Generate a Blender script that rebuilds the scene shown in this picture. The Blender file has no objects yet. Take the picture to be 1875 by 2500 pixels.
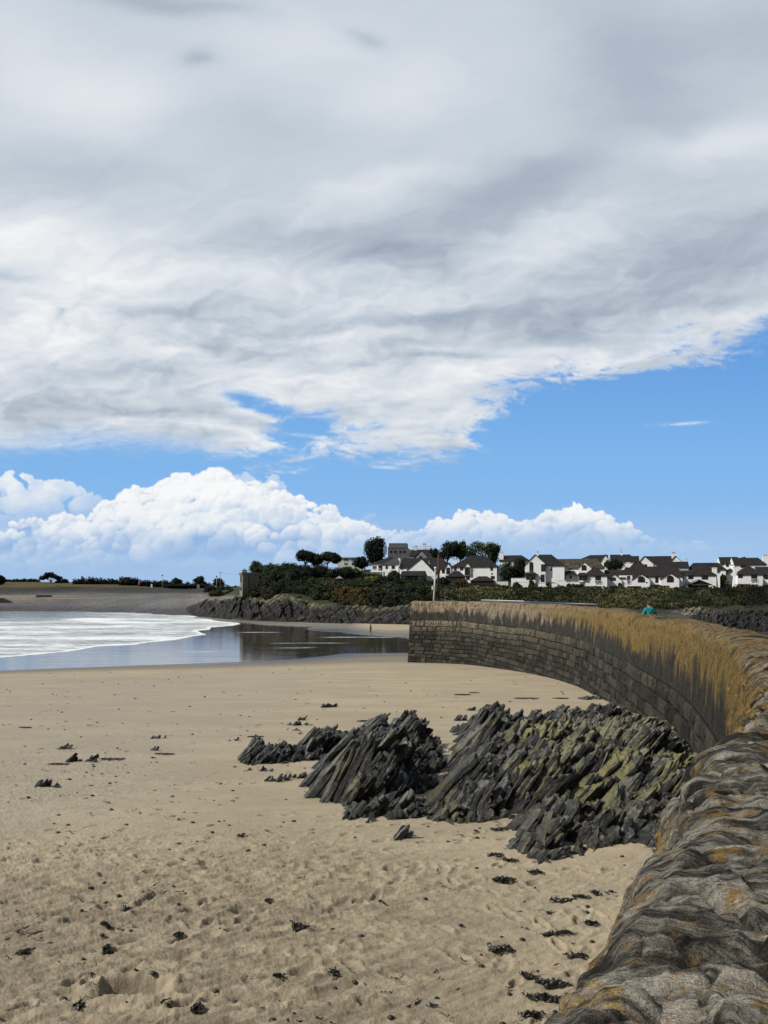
import bpy, bmesh, math, random
import numpy as np
from mathutils import Vector, Matrix
R = math.radians
SC = bpy.context.scene
COL = SC.collection
random.seed(7)
rng = np.random.default_rng(7)

# ------------------------------------------------------------------ camera model
F = 1850.0; CX = 937.5; HY = 1450.0          # focal length (px), centre column, horizon row of the photograph
def at(px, py, Y):                           # a point at depth Y (metres) seen at that pixel
    return ((px-CX)*Y/F, Y, -(py-HY)*Y/F)
def smooth(a, b, x):
    t = np.clip((x-a)/(b-a), 0, 1); return t*t*(3-2*t)

# ------------------------------------------------------------------ numpy noise
def _hash(i, j, k, seed):
    h = (i*374761393 + j*668265263 + k*2147483647 + seed*974634521) & 0xFFFFFFFF
    h = ((h ^ (h >> 13)) * 1274126177) & 0xFFFFFFFF
    h = ((h ^ (h >> 16)) * 2246822519) & 0xFFFFFFFF
    h = h ^ (h >> 15)
    return (h & 0xFFFFFF) / float(0xFFFFFF)
def vnoise(x, y, z=0.0, seed=0):
    x = np.asarray(x, float); y = np.asarray(y, float)+0*x; z = np.asarray(z, float)+0*x
    xi = np.floor(x).astype(np.int64); yi = np.floor(y).astype(np.int64); zi = np.floor(z).astype(np.int64)
    fx, fy, fz = x-xi, y-yi, z-zi
    fx = fx*fx*fx*(fx*(fx*6-15)+10); fy = fy*fy*fy*(fy*(fy*6-15)+10); fz = fz*fz*fz*(fz*(fz*6-15)+10)
    out = 0
    for dx in (0, 1):
        wx = fx if dx else 1-fx
        for dy in (0, 1):
            wy = fy if dy else 1-fy
            for dz in (0, 1):
                wz = fz if dz else 1-fz
                out = out + wx*wy*wz*_hash(xi+dx, yi+dy, zi+dz, seed)
    return out*2-1
def vnoise2(x, y, seed=0):
    x = np.asarray(x, float); y = np.asarray(y, float)+0*x
    xi = np.floor(x).astype(np.int64); yi = np.floor(y).astype(np.int64)
    fx, fy = x-xi, y-yi
    fx = fx*fx*fx*(fx*(fx*6-15)+10); fy = fy*fy*fy*(fy*(fy*6-15)+10)
    a = _hash(xi, yi, 0, seed); b = _hash(xi+1, yi, 0, seed); c = _hash(xi, yi+1, 0, seed); d = _hash(xi+1, yi+1, 0, seed)
    return ((a*(1-fx)+b*fx)*(1-fy)+(c*(1-fx)+d*fx)*fy)*2-1
def fbm(x, y, octv=4, seed=0, gain=.5, lac=2.03):
    s = 0; a = 1; n = 0
    x = np.asarray(x, float); y = np.asarray(y, float)
    for o in range(octv):
        s = s + a*vnoise2(x, y, seed+o*17); n += a; a *= gain
        x = x*lac+3.1; y = y*lac+1.7
    return s/n
def cellnoise(x, y, seed=0):                 # nearest-feature cell: returns (id hash, F1, F2-F1)
    xi = np.floor(x).astype(np.int64); yi = np.floor(y).astype(np.int64)
    f1 = np.full(np.shape(x), 9.); f2 = np.full(np.shape(x), 9.); idh = np.zeros(np.shape(x))
    for dx in (-1, 0, 1):
        for dy in (-1, 0, 1):
            cx, cy = xi+dx, yi+dy
            px = cx+_hash(cx, cy, 1, seed); py = cy+_hash(cx, cy, 2, seed)
            d = np.hypot(x-px, y-py)
            nearer = d < f1
            f2 = np.where(nearer, f1, np.minimum(f2, d))
            idh = np.where(nearer, _hash(cx, cy, 3, seed), idh)
            f1 = np.where(nearer, d, f1)
    return idh, f1, f2-f1

# ------------------------------------------------------------------ object helpers
def children(o): return list(o.children)
def thing(name, label, cat, loc=(0, 0, 0), rz=0.0, group=None):
    o = bpy.data.objects.new(name, None); COL.objects.link(o)
    o.location = loc; o.rotation_euler = (0, 0, rz); o.empty_display_size = .3
    o['label'] = label; o['category'] = cat
    if group: o['group'] = group
    return o
def tag(o, label=None, cat=None, group=None, kind=None):
    if label: o['label'] = label
    if cat: o['category'] = cat
    if group: o['group'] = group
    if kind: o['kind'] = kind
    return o
def npmesh(name, V, Fc, mat, parent=None, smooth_=False, attrs=None, uv=None, loc=None):
    """V (n,3), Fc (m,k) index array with constant k"""
    V = np.asarray(V, np.float32); Fc = np.asarray(Fc, np.int32)
    me = bpy.data.meshes.new(name)
    m, k = Fc.shape
    me.vertices.add(len(V)); me.vertices.foreach_set('co', V.ravel())
    me.loops.add(m*k); me.loops.foreach_set('vertex_index', Fc.ravel())
    me.polygons.add(m); me.polygons.foreach_set('loop_start', np.arange(0, m*k, k, dtype=np.int32))
    me.polygons.foreach_set('loop_total', np.full(m, k, np.int32))
    me.polygons.foreach_set('use_smooth', np.full(m, bool(smooth_)))
    if attrs:
        for an, av in attrs.items():
            av = np.asarray(av, np.float32)
            if av.ndim == 1:
                a = me.attributes.new(an, 'FLOAT', 'POINT'); a.data.foreach_set('value', av)
            else:
                if av.shape[1] == 3: av = np.hstack([av, np.ones((len(av), 1), np.float32)])
                a = me.attributes.new(an, 'FLOAT_COLOR', 'POINT'); a.data.foreach_set('color', av.astype(np.float32).ravel())
    if uv is not None:
        l = me.uv_layers.new(name='UVMap')
        l.data.foreach_set('uv', np.asarray(uv, np.float32)[Fc.ravel()].ravel())
    me.update(calc_edges=True); me.validate()
    me.materials.append(mat)
    o = bpy.data.objects.new(name, me); COL.objects.link(o)
    if parent is not None: o.parent = parent
    if loc is not None: o.location = loc
    return o
def gridfaces(nr, nc):
    i = np.arange(nr-1)[:, None]*nc+np.arange(nc-1)[None, :]
    return np.stack([i, i+1, i+nc+1, i+nc], -1).reshape(-1, 4)

class MB:                                     # collects simple solids into ONE mesh
    def __init__(s): s.v = []; s.f = []; s.sm = []
    def add(s, vs, fs, sm=False):
        n = len(s.v); s.v += [tuple(v) for v in vs]; s.f += [tuple(i+n for i in f) for f in fs]; s.sm += [sm]*len(fs)
        return s
    def box(s, x0, x1, y0, y1, z0, z1):
        return s.add([(x0,y0,z0),(x1,y0,z0),(x1,y1,z0),(x0,y1,z0),(x0,y0,z1),(x1,y0,z1),(x1,y1,z1),(x0,y1,z1)],
              [(3,2,1,0),(4,5,6,7),(0,1,5,4),(1,2,6,5),(2,3,7,6),(3,0,4,7)])
    def prism(s, poly, y0, y1):                # polygon in xz, extruded along y (poly counter-clockwise seen from -y)
        n = len(poly)
        vs = [(p[0], y0, p[1]) for p in poly]+[(p[0], y1, p[1]) for p in poly]
        fs = [tuple(range(n)), tuple(range(2*n-1, n-1, -1))]+[((i+1) % n, i, n+i, n+(i+1) % n) for i in range(n)]
        return s.add(vs, fs)
    def slab(s, quad, th):                     # four 3-d points (any planar quad / tri), thickened downwards by th
        n = len(quad)
        vs = list(quad)+[(q[0], q[1], q[2]-th) for q in quad]
        fs = [tuple(range(n)), tuple(range(2*n-1, n-1, -1))]+[((i+1) % n, i, n+i, n+(i+1) % n) for i in range(n)]
        return s.add(vs, fs)
    def tube(s, pts, radii, n=8, cap=True):
        pts = [Vector(p) for p in pts]
        if not hasattr(radii, '__len__'): radii = [radii]*len(pts)
        vs = []
        for i, p in enumerate(pts):
            d = (pts[min(i+1, len(pts)-1)]-pts[max(i-1, 0)])
            if d.length < 1e-9: d = Vector((0, 0, 1))
            d.normalize()
            a = d.orthogonal().normalized() if abs(d.z) < .9 else Vector((1, 0, 0))
            b = d.cross(a).normalized(); a = b.cross(d).normalized()
            for k in range(n):
                t = 2*math.pi*k/n
                vs.append(p+a*(radii[i]*math.cos(t))+b*(radii[i]*math.sin(t)))
        fs = []
        for i in range(len(pts)-1):
            for k in range(n):
                fs.append((i*n+k, i*n+(k+1) % n, (i+1)*n+(k+1) % n, (i+1)*n+k))
        if cap: fs += [tuple(range(n-1, -1, -1)), tuple((len(pts)-1)*n+k for k in range(n))]
        return s.add(vs, fs, True)
    def ball(s, c, r, n=10, m=6):
        if not hasattr(r, '__len__'): r = (r, r, r)
        vs = [(c[0], c[1], c[2]-r[2])]
        for i in range(1, m):
            p = math.pi*i/m-math.pi/2
            for k in range(n):
                t = 2*math.pi*k/n
                vs.append((c[0]+r[0]*math.cos(p)*math.cos(t), c[1]+r[1]*math.cos(p)*math.sin(t), c[2]+r[2]*math.sin(p)))
        vs.append((c[0], c[1], c[2]+r[2])); fs = []
        for k in range(n): fs.append((0, 1+(k+1) % n, 1+k))
        for i in range(m-2):
            for k in range(n):
                a = 1+i*n; fs.append((a+k, a+(k+1) % n, a+n+(k+1) % n, a+n+k))
        a = 1+(m-2)*n
        for k in range(n): fs.append((a+k, a+(k+1) % n, len(vs)-1))
        return s.add(vs, fs, True)
    def build(s, name, mat, parent=None, loc=None, rz=0):
        me = bpy.data.meshes.new(name); me.from_pydata([tuple(v) for v in s.v], [], s.f); me.update()
        bm = bmesh.new(); bm.from_mesh(me); bmesh.ops.recalc_face_normals(bm, faces=bm.faces); bm.to_mesh(me); bm.free()
        me.polygons.foreach_set('use_smooth', s.sm)
        me.materials.append(mat)
        o = bpy.data.objects.new(name, me); COL.objects.link(o)
        if parent is not None: o.parent = parent
        if loc is not None: o.location = loc; o.rotation_euler = (0, 0, rz)
        return o

# ------------------------------------------------------------------ node helpers
class NT:
    def __init__(s, tree): s.t = tree; s.n = tree.nodes; s.l = tree.links
    def new(s, typ, **kw):
        nd = s.n.new(typ)
        for k, v in kw.items(): setattr(nd, k, v)
        return nd
    def put(s, sock, v):
        if v is None: return
        if hasattr(v, 'is_output') or isinstance(v, bpy.types.NodeSocket): s.l.new(v, sock)
        else:
            if sock.type == 'RGBA' and hasattr(v, '__len__') and len(v) == 3: v = (*v, 1)
            if sock.type in ('RGBA',) and not hasattr(v, '__len__'): v = (v, v, v, 1)
            if sock.type == 'VECTOR' and not hasattr(v, '__len__'): v = (v, v, v)
            sock.default_value = v
    def m(s, op, a, b=None, c=None, clamp=False):
        nd = s.new('ShaderNodeMath', operation=op, use_clamp=clamp)
        for i, v in enumerate((a, b, c)):
            if v is not None: s.put(nd.inputs[i], v)
        return nd.outputs[0]
    def add(s, a, b): return s.m('ADD', a, b)
    def sub(s, a, b): return s.m('SUBTRACT', a, b)
    def mul(s, a, b): return s.m('MULTIPLY', a, b)
    def div(s, a, b): return s.m('DIVIDE', a, b)
    def sm(s, x, a, b, lo=0., hi=1.):          # smoothstep
        nd = s.new('ShaderNodeMapRange', interpolation_type='SMOOTHSTEP')
        s.put(nd.inputs[0], x); s.put(nd.inputs[1], a); s.put(nd.inputs[2], b); s.put(nd.inputs[3], lo); s.put(nd.inputs[4], hi)
        return nd.outputs[0]
    def lin(s, x, a, b, lo=0., hi=1.):
        nd = s.new('ShaderNodeMapRange'); nd.clamp = True
        s.put(nd.inputs[0], x); s.put(nd.inputs[1], a); s.put(nd.inputs[2], b); s.put(nd.inputs[3], lo); s.put(nd.inputs[4], hi)
        return nd.outputs[0]
    def xyz(s, v):
        nd = s.new('ShaderNodeSeparateXYZ'); s.put(nd.inputs[0], v); return nd.outputs
    def vec(s, x, y, z=0.):
        nd = s.new('ShaderNodeCombineXYZ'); s.put(nd.inputs[0], x); s.put(nd.inputs[1], y); s.put(nd.inputs[2], z); return nd.outputs[0]
    def vm(s, op, a, b=None):
        nd = s.new('ShaderNodeVectorMath', operation=op); s.put(nd.inputs[0], a)
        if b is not None: s.put(nd.inputs[1], b)
        return nd.outputs[0]
    def scale(s, v, k):
        return s.vm('MULTIPLY', v, k if hasattr(k, '__len__') else (k, k, k))
    def noise(s, vec, scale, detail=4., rough=.5, dist=0., out=0, ntype='FBM', lac=2.):
        nd = s.new('ShaderNodeTexNoise'); nd.noise_dimensions = '3D'; nd.noise_type = ntype
        s.put(nd.inputs['Vector'], vec); s.put(nd.inputs['Scale'], scale); s.put(nd.inputs['Detail'], detail)
        s.put(nd.inputs['Roughness'], rough); s.put(nd.inputs['Distortion'], dist); s.put(nd.inputs['Lacunarity'], lac)
        return nd.outputs[out]
    def voro(s, vec, scale, feature='F1', detail=0., rough=.5, smoothness=1., out=0, rand=1.):
        nd = s.new('ShaderNodeTexVoronoi', feature=feature)
        s.put(nd.inputs['Vector'], vec); s.put(nd.inputs['Scale'], scale)
        for k, v in (('Detail', detail), ('Roughness', rough), ('Smoothness', smoothness), ('Randomness', rand)):
            if k in nd.inputs: s.put(nd.inputs[k], v)
        return nd.outputs[out]
    def mix(s, a, b, f, blend='MIX'):
        nd = s.new('ShaderNodeMix', data_type='RGBA', blend_type=blend)
        s.put(nd.inputs[0], f); s.put(nd.inputs[6], a); s.put(nd.inputs[7], b); return nd.outputs[2]
    def gain(s, c, k): return s.mix(c, (k, k, k), 1., 'MULTIPLY')
    def fmix(s, a, b, f):
        nd = s.new('ShaderNodeMix', data_type='FLOAT'); s.put(nd.inputs[0], f); s.put(nd.inputs[2], a); s.put(nd.inputs[3], b); return nd.outputs[0]
    def ramp(s, f, stops, interp='LINEAR'):
        nd = s.new('ShaderNodeValToRGB'); nd.color_ramp.interpolation = interp
        el = nd.color_ramp.elements
        while len(el) > 1: el.remove(el[-1])
        for i, (p, c) in enumerate(stops):
            e = el[0] if i == 0 else el.new(p)
            e.position = p; e.color = (*c, 1) if hasattr(c, '__len__') else (c, c, c, 1)
        s.put(nd.inputs[0], f); return nd.outputs[0]
    def attr(s, name, out=2):                  # 0 color, 1 vector, 2 fac
        nd = s.new('ShaderNodeAttribute', attribute_name=name); return nd.outputs[out]
    def bump(s, h, strength=.5, dist=.05, normal=None):
        nd = s.new('ShaderNodeBump'); s.put(nd.inputs['Strength'], strength); s.put(nd.inputs['Distance'], dist); s.put(nd.inputs['Height'], h)
        if normal is not None: s.put(nd.inputs['Normal'], normal)
        return nd.outputs[0]
    def curve(s, x, pts, lo, hi):              # piecewise function through a float curve; values scaled to 0..1 inside
        xs = [p[0] for p in pts]; ys = [p[1] for p in pts]
        x0, x1 = min(xs), max(xs)
        nd = s.new('ShaderNodeFloatCurve'); cv = nd.mapping.curves[0]; nd.mapping.use_clip = False
        q = [((a-x0)/(x1-x0), (b-lo)/(hi-lo)) for a, b in pts]
        cv.points[0].location = q[0]; cv.points[1].location = q[-1]
        for p in q[1:-1]: cv.points.new(*p)
        nd.mapping.update()
        t = s.lin(x, x0, x1); s.put(nd.inputs['Factor'], 1.); s.put(nd.inputs['Value'], t)
        return s.add(s.mul(nd.outputs[0], hi-lo), lo)

def material(name):
    m = bpy.data.materials.new(name); m.use_nodes = True
    t = m.node_tree; t.nodes.clear(); n = NT(t)
    out = n.new('ShaderNodeOutputMaterial'); p = n.new('ShaderNodeBsdfPrincipled')
    t.links.new(p.outputs[0], out.inputs[0])
    return m, n, p
def plain(name, col, rough=.8, spec=.3, var=.25, scale=3., bump=0.):
    m, n, p = material(name)
    tc = n.new('ShaderNodeTexCoord').outputs['Object']
    f = n.noise(tc, scale, 5., .6)
    c = n.mix(tuple(x*(1-var) for x in col), tuple(min(1, x*(1+var)) for x in col), f)
    n.put(p.inputs['Base Color'], c); p.inputs['Roughness'].default_value = rough; p.inputs['Specular IOR Level'].default_value = spec
    if bump: n.put(p.inputs['Normal'], n.bump(f, .6, bump))
    return m
# ------------------------------------------------------------------ sky: cloud field evaluated in az/el tangents
def gnoise2(x, y, seed=0):                    # gradient noise
    xi = np.floor(x).astype(np.int64); yi = np.floor(y).astype(np.int64)
    fx, fy = x-xi, y-yi
    u = fx*fx*fx*(fx*(fx*6-15)+10); v = fy*fy*fy*(fy*(fy*6-15)+10)
    def g(i, j, ax, ay):
        t = _hash(i, j, 5, seed)*2*np.pi
        return np.cos(t)*ax+np.sin(t)*ay
    a = g(xi, yi, fx, fy); b = g(xi+1, yi, fx-1, fy); c = g(xi, yi+1, fx, fy-1); d = g(xi+1, yi+1, fx-1, fy-1)
    return ((a*(1-u)+b*u)*(1-v)+(c*(1-u)+d*u)*v)*1.5
def gfbm(x, y, octv=6, seed=0, gain=.5, lac=2.07):
    s = 0; a = 1.; nn = 0
    for o in range(octv):
        s = s+a*gnoise2(x, y, seed+o*13); nn += a; a *= gain
        x, y = (x*.8-y*.6)*lac+5.3, (x*.6+y*.8)*lac+1.9
    return s/nn
def pw(x, pts):                               # smooth piecewise curve
    xs = np.array([p[0] for p in pts]); ys = np.array([p[1] for p in pts])
    return np.interp(x, xs, ys)
def ramp_np(t, stops):
    xs = [s_[0] for s_ in stops]; cs = np.array([s_[1] for s_ in stops])
    return np.stack([np.interp(t, xs, cs[:, k]) for k in range(3)], -1)
def srgb(*c):
    c = np.array(c, float)/255.; return np.where(c <= .04045, c/12.92, ((c+.055)/1.055)**2.4)
def sky_colour(U, V):
    """U = east tangent, V = height tangent on the dome; linear colour"""
    X = .9375+1.85*U; Y = 1.45-1.85*V
    def ga(cx, cy, rx, ry, rot=0., XX=None, YY=None):
        XX = X if XX is None else XX; YY = Y if YY is None else YY
        c, s_ = math.cos(rot), math.sin(rot); ax, ay = XX-cx, YY-cy
        return np.exp(-((ax*c+ay*s_)/rx)**2-((-ax*s_+ay*c)/ry)**2)
    # clear blue
    blue = ramp_np(Y, [(0., srgb(76, 132, 206)), (.70, srgb(96, 152, 218)), (.90, srgb(108, 163, 225)), (1.10, srgb(126, 180, 234)), (1.25, srgb(138, 186, 236)), (1.36, srgb(158, 193, 233)), (1.45, srgb(168, 197, 231))])
    left = smooth(1.2, .1, X)[..., None]*smooth(1.25, 1.42, Y)[..., None]
    blue = blue*(1-.5*left)+srgb(146, 180, 224)*.5*left
    Vc = np.maximum(V, .05)
    qx = U/Vc; qy = 1/Vc                       # flat deck in perspective
    wx = gfbm(qx*.55, qy*.8, 5, 3); wy = gfbm(qx*.55+9, qy*.8, 5, 4)
    w2x = gfbm(X*5, Y*10, 6, 5); w2y = gfbm(X*5+7, Y*10, 6, 6)
    Xw = X+wx*.16+w2x*.05; Yw = Y+wy*.10+w2y*.030
    # ---- upper sheet
    yb = pw(X+.02*w2x, [(-.6, 1.06), (0, 1.093), (.12, 1.083), (.25, 1.078), (.45, 1.080), (.62, 1.092), (.70, 1.075), (.80, 1.062), (.90, 1.085), (1.02, 1.098), (1.10, 1.07), (1.17, .99), (1.25, .948), (1.35, .915), (1.5, .888), (1.62, .868), (1.75, .825), (1.9, .775), (2.6, .60)])
    edge = yb-Y
    n1 = gfbm(qx*1.1+w2x*.3, qy*1.5, 8, 11, .55)
    n2 = gfbm(X*6+wx*1.5, Y*17+X*2., 8, 12, .60)
    n3 = gfbm(X*20+w2x*2, Y*70+X*8+w2y*2, 6, 13, .6)
    n4 = 1-2.6*np.abs(gfbm(X*5+Y*3+w2x*1.2, Y*30-X*7+w2y*1.5, 5, 14, .55))
    n4b = gfbm(X*30+w2x*3, Y*60+X*10+w2y*3, 5, 15, .6)
    amp = 1-.5*smooth(-.02, .14, edge)
    rag = (n1*.055+n2*.080+n3*.034+n4*.042+n4b*.034)*amp*(.34+.66*smooth(.40, .62, X))
    Xh = X+n2*.055+n3*.012; Yh = Y+n1*.03+n2*.022+n3*.010
    def gh(cx, cy, rx, ry, rot=0.): return ga(cx, cy, rx, ry, rot, Xh, Yh)
    holes = .15*gh(.595, .965, .085, .034, .30)+.07*gh(.68, 1.015, .07, .04, .4)+.10*gh(.745, 1.05, .06, .04)+.09*gh(1.95, .80, .14, .045, -.35)+.02*gh(1.35, .96, .2, .05)+.045*gh(.92, 1.035, .035, .02)
    holes = holes+.05*gh(1.66, .80, .05, .012, -.3)+.07*gh(1.55, .735, .05, .012, -.2)
    extra = .055*gh(1.15, 1.03, .07, .011, -.22)+.10*gh(1.17, 1.098, .10, .011, .20)+.075*gh(1.48, .905, .15, .010, -.12)+.06*ga(.66, 1.03, .10, .016, .25)+.05*ga(.68, 1.085, .1, .008)
    den = np.minimum(edge, .2)-holes+rag+extra
    cover = smooth(-.040, .066, den)**1.2
    wisps = .55*ga(1.66, 1.035, .055, .0035, -.06)+.5*ga(.93, 1.14, .035, .0035, .06)+.45*ga(.845, 1.098, .035, .004, .35)+.4*ga(1.82, .81, .06, .010, -.12)+.3*ga(.76, 1.065, .06, .004, .1)
    wisps = np.clip(wisps*(1+2.2*n3+1.2*n2), 0, 1)
    lum = np.full_like(X, .585)
    for (cx, cy, rx, ry, ro, a) in [
        (.23,.28,.20,.10,0,.15),(.0,.16,.16,.20,0,.10),(.70,.12,.22,.10,0,.09),(.95,.26,.22,.08,-.4,.11),(.87,.47,.24,.05,-.35,.13),(.0,.62,.22,.08,0,.14),
        (.62,.70,.42,.040,.02,.16),(1.22,.66,.26,.05,-.25,.13),(.12,.80,.22,.10,-.5,.17),(.35,.87,.22,.05,-.1,.14),(.93,.80,.16,.035,-.1,.16),(1.70,.33,.28,.05,-.12,.17),
        (1.62,.82,.36,.05,-.3,.15),(1.33,.56,.20,.05,-.3,.09),(.70,.94,.30,.04,.1,.14),(1.10,.93,.2,.05,-.1,.16),(.10,.60,.22,.06,0,.08),(.50,1.06,.30,.022,.05,.16),(.60,.99,.10,.02,.2,.15),
        (.85,.63,.36,.050,.1,-.15),(1.22,.47,.32,.065,-.45,-.17),(.40,.03,.22,.025,.1,-.15),(.46,.17,.045,.025,.2,-.17),(.87,.10,.05,.025,.3,-.14),(1.52,.14,.16,.22,-.5,-.14),
        (1.0,.765,.22,.018,-.12,-.18),(.42,.78,.13,.020,.0,-.17),(.20,1.00,.24,.035,.05,-.15),(1.40,.78,.20,.040,.1,-.15),(1.72,.60,.30,.07,-.3,-.14),(.25,.92,.16,.018,0,-.11),
        (.60,.86,.16,.018,.15,-.12),(1.12,.87,.22,.014,-.05,-.12),(.15,.45,.30,.07,.1,-.09),(.62,.35,.30,.07,.05,-.07),(1.85,.05,.30,.10,0,-.10),(.07,.70,.09,.016,0,-.18),(.15,.80,.016,.035,-.3,-.16),(.55,1.02,.2,.02,.1,-.06)]:
        lum = lum+1.2*a*ga(cx, cy, rx, ry, ro, Xw, Yw)
    d1 = gfbm(qx*.8+wx*.3, qy*.9+wy*.3, 6, 21, .45)
    d2 = gfbm(qx*.8+wx*.3-.06, qy*.9+wy*.3-.05, 6, 21, .45)
    tx = smooth(.30, .85, Y)
    lum = lum+d1*(.06+.06*tx)+(d1-d2)*(.14+.42*tx)
    e1 = gfbm(X*8+w2x*1.1, Y*17+X*2+w2y*1.1, 7, 22, .47); e2 = gfbm(X*8+w2x*1.1+.10, Y*17+X*2+w2y*1.1+.26, 7, 22, .47)
    bil = 1-2*np.abs(gfbm(X*6+w2x*.8, Y*12+w2y*.8+X, 5, 24, .5)); lum = lum+.10*(bil-.45)*smooth(.55, .80, Y)*(1-.4*smooth(1.0, 1.5, X))
    lum = lum+(.06*e1+.17*(e1-e2))*(.10+.90*tx)
    lum = lum+.10*smooth(.08, .0, den)*smooth(-.02, .02, den)-.02*smooth(1.1, 1.9, X)
    sheet = ramp_np(lum, [(.20, srgb(146, 157, 176)), (.42, srgb(174, 185, 200)), (.60, srgb(199, 209, 219)), (.76, srgb(221, 226, 233)), (.92, srgb(240, 242, 243)), (1.1, srgb(250, 250, 249))])
    # ---- cumulus banks: heaps of lit puffs, farther ones first
    xs, ys = X[0], Y[:, 0]                      # X grows with column, Y falls or grows with row
    yo = np.argsort(ys); ysort = ys[yo]
    wa = gfbm(X*16, Y*16, 6, 61, .58)*.0165; wb = gfbm(X*16+6, Y*16, 6, 62, .58)*.0165
    tex = gfbm(X*34, Y*34, 5, 63, .55)
    def heap(curve, seed, count, rmin, rmax, depth, fade, contrast=1., lowx=None):
        rg = np.random.default_rng(seed)
        val = np.zeros_like(X); alp = np.zeros_like(X)
        P = []
        for i in range(count):
            x = rg.uniform(-.45, 2.3); t = rg.random()**1.25
            r = rmin+(rmax-rmin)*rg.random()**2.2
            y = pw(x, curve)+r*.82+t*depth
            P.append((t+rg.uniform(-.12, .12), x, y, r, rg.uniform(-.07, .07)))
        for i in range(count//2):               # small knobs on the outline
            x = rg.uniform(-.45, 2.3); r = rmin*rg.uniform(.35, .9); P.append((rg.uniform(0, .15), x, pw(x, curve)+r*.5+.01*rg.random(), r, rg.uniform(-.05, .05)))
        P.sort()
        for (t, x, y, r, o) in P:
            i0, i1 = np.searchsorted(xs, (x-1.5*r-.012, x+1.5*r+.012)); j0, j1 = np.searchsorted(ysort, (y-1.3*r-.012, y+1.3*r+.012))
            if i1-i0 < 1 or j1-j0 < 1: continue
            rows = yo[j0:j1]; r0, r1 = rows.min(), rows.max()+1
            sl = (slice(r0, r1), slice(i0, i1))
            ux = (X[sl]+wa[sl]-x)/(1.12*r); uy = (Y[sl]+wb[sl]-y)/(.92*r); d2 = ux*ux+uy*uy
            nz = np.sqrt(np.clip(1-d2, 0, 1))
            sh = .5+o+contrast*(.30*(-ux*.50-uy*.72+nz*.30)-.03)
            al = smooth(1.0, .62, d2)*smooth(1.1, -.2, uy)
            val[sl] = val[sl]*(1-al)+sh*al; alp[sl] = np.maximum(alp[sl], smooth(1.0, .70, d2))
        val = val/np.maximum(alp, .02)*np.minimum(1, alp*1.0+.0) if False else val
        return val, alp
    def slope(ff): return np.clip((np.gradient(ff, axis=1)/np.gradient(X, axis=1)*.6+np.gradient(ff, axis=0)/np.gradient(Y, axis=0)*.8), -60, 60)
    tlit = slope(tex)*.0016
    yc = [(-.5, 1.17), (0, 1.285), (.06, 1.262), (.10, 1.272), (.15, 1.252), (.21, 1.258), (.25, 1.225), (.29, 1.218), (.33, 1.180), (.36, 1.19), (.40, 1.172), (.44, 1.150), (.47, 1.158), (.52, 1.142), (.56, 1.160), (.60, 1.178), (.635, 1.170), (.67, 1.175), (.70, 1.200), (.735, 1.206), (.77, 1.235), (.81, 1.232), (.84, 1.256), (.88, 1.280), (.95, 1.298), (1.02, 1.292), (1.06, 1.262), (1.09, 1.262), (1.13, 1.243), (1.17, 1.252), (1.20, 1.246), (1.24, 1.262), (1.30, 1.268), (1.34, 1.248), (1.38, 1.240), (1.41, 1.226), (1.45, 1.240), (1.49, 1.265), (1.51, 1.280), (1.54, 1.276), (1.58, 1.315), (1.6, 1.320), (1.66, 1.33), (1.70, 1.318), (1.75, 1.35), (1.8, 1.395), (2.0, 1.42), (2.4, 1.38)]
    v0, cc = heap(yc, 31, 950, .015, .052, .15, 0)
    cc = cc*smooth(1.42-.05*smooth(.7, 1.1, X), 1.30-.04*smooth(.7, 1.1, X), Y)*(.97-.22*smooth(.72, 1.0, X)*smooth(1.27, 1.33, Y))*np.clip(1.0+.5*gfbm(X*8, Y*22, 5, 49)*smooth(1.22, 1.34, Y), 0, 1)
    cl = .34+.72*v0+tlit*smooth(1.38, 1.2, Y)+.14*smooth(1.30, 1.14, Y)-.30*smooth(1.24, 1.37, Y)+.22*gfbm(X*7, Y*11, 5, 41)
    cl = cl-.20*ga(.61, 1.245, .085, .028)-.12*ga(.40, 1.315, .25, .02)-.10*ga(1.43, 1.30, .06, .02)-.10*ga(.30, 1.30, .08, .02)+.05*ga(.46, 1.19, .12, .03)
    cum = ramp_np(cl, [(.25, srgb(150, 182, 224)), (.45, srgb(176, 200, 230)), (.60, srgb(206, 219, 236)), (.76, srgb(234, 239, 244)), (.95, srgb(250, 250, 250))])
    yc2 = [(-.5, 1.13), (0, 1.160), (.05, 1.155), (.10, 1.165), (.15, 1.172), (.19, 1.175), (.212, 1.20), (.225, 1.27), (.25, 1.38), (.27, 1.26), (.29, 1.215), (.32, 1.195), (.38, 1.19), (.45, 1.18), (.57, 1.17), (.60, 1.15), (.64, 1.17), (.67, 1.155), (.71, 1.205), (.76, 1.28), (.9, 1.265), (.95, 1.33), (1.2, 1.32), (1.5, 1.34), (1.62, 1.35), (1.66, 1.325), (1.72, 1.335), (1.78, 1.38), (2.4, 1.40)]
    wa = wa*1.6+gfbm(X*9, Y*14, 5, 46)*.012; wb = wb*1.6
    g0, bc = heap(yc2, 77, 500, .014, .048, .13, 0, .6)
    bc = bc*smooth(1.41, 1.24, Y)*(.50+.40*smooth(.35, .1, X)+.2*smooth(1.28, 1.15, Y))*(.75+.5*gfbm(X*14, Y*24, 5, 44))
    bc = np.clip(bc, 0, 1)
    bl = .42+.50*g0+.14*smooth(1.26, 1.15, Y)-.22*smooth(1.19, 1.28, Y)+.12*gfbm(X*9, Y*16, 5, 43)
    bk = ramp_np(bl, [(.25, srgb(152, 184, 226)), (.5, srgb(186, 207, 233)), (.75, srgb(228, 234, 241)), (.95, srgb(244, 246, 247))])
    c = blue
    hz = (smooth(1.20, 1.36, Y)*.45)[..., None]; c = c*(1-hz)+srgb(168, 198, 232)*hz
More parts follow.
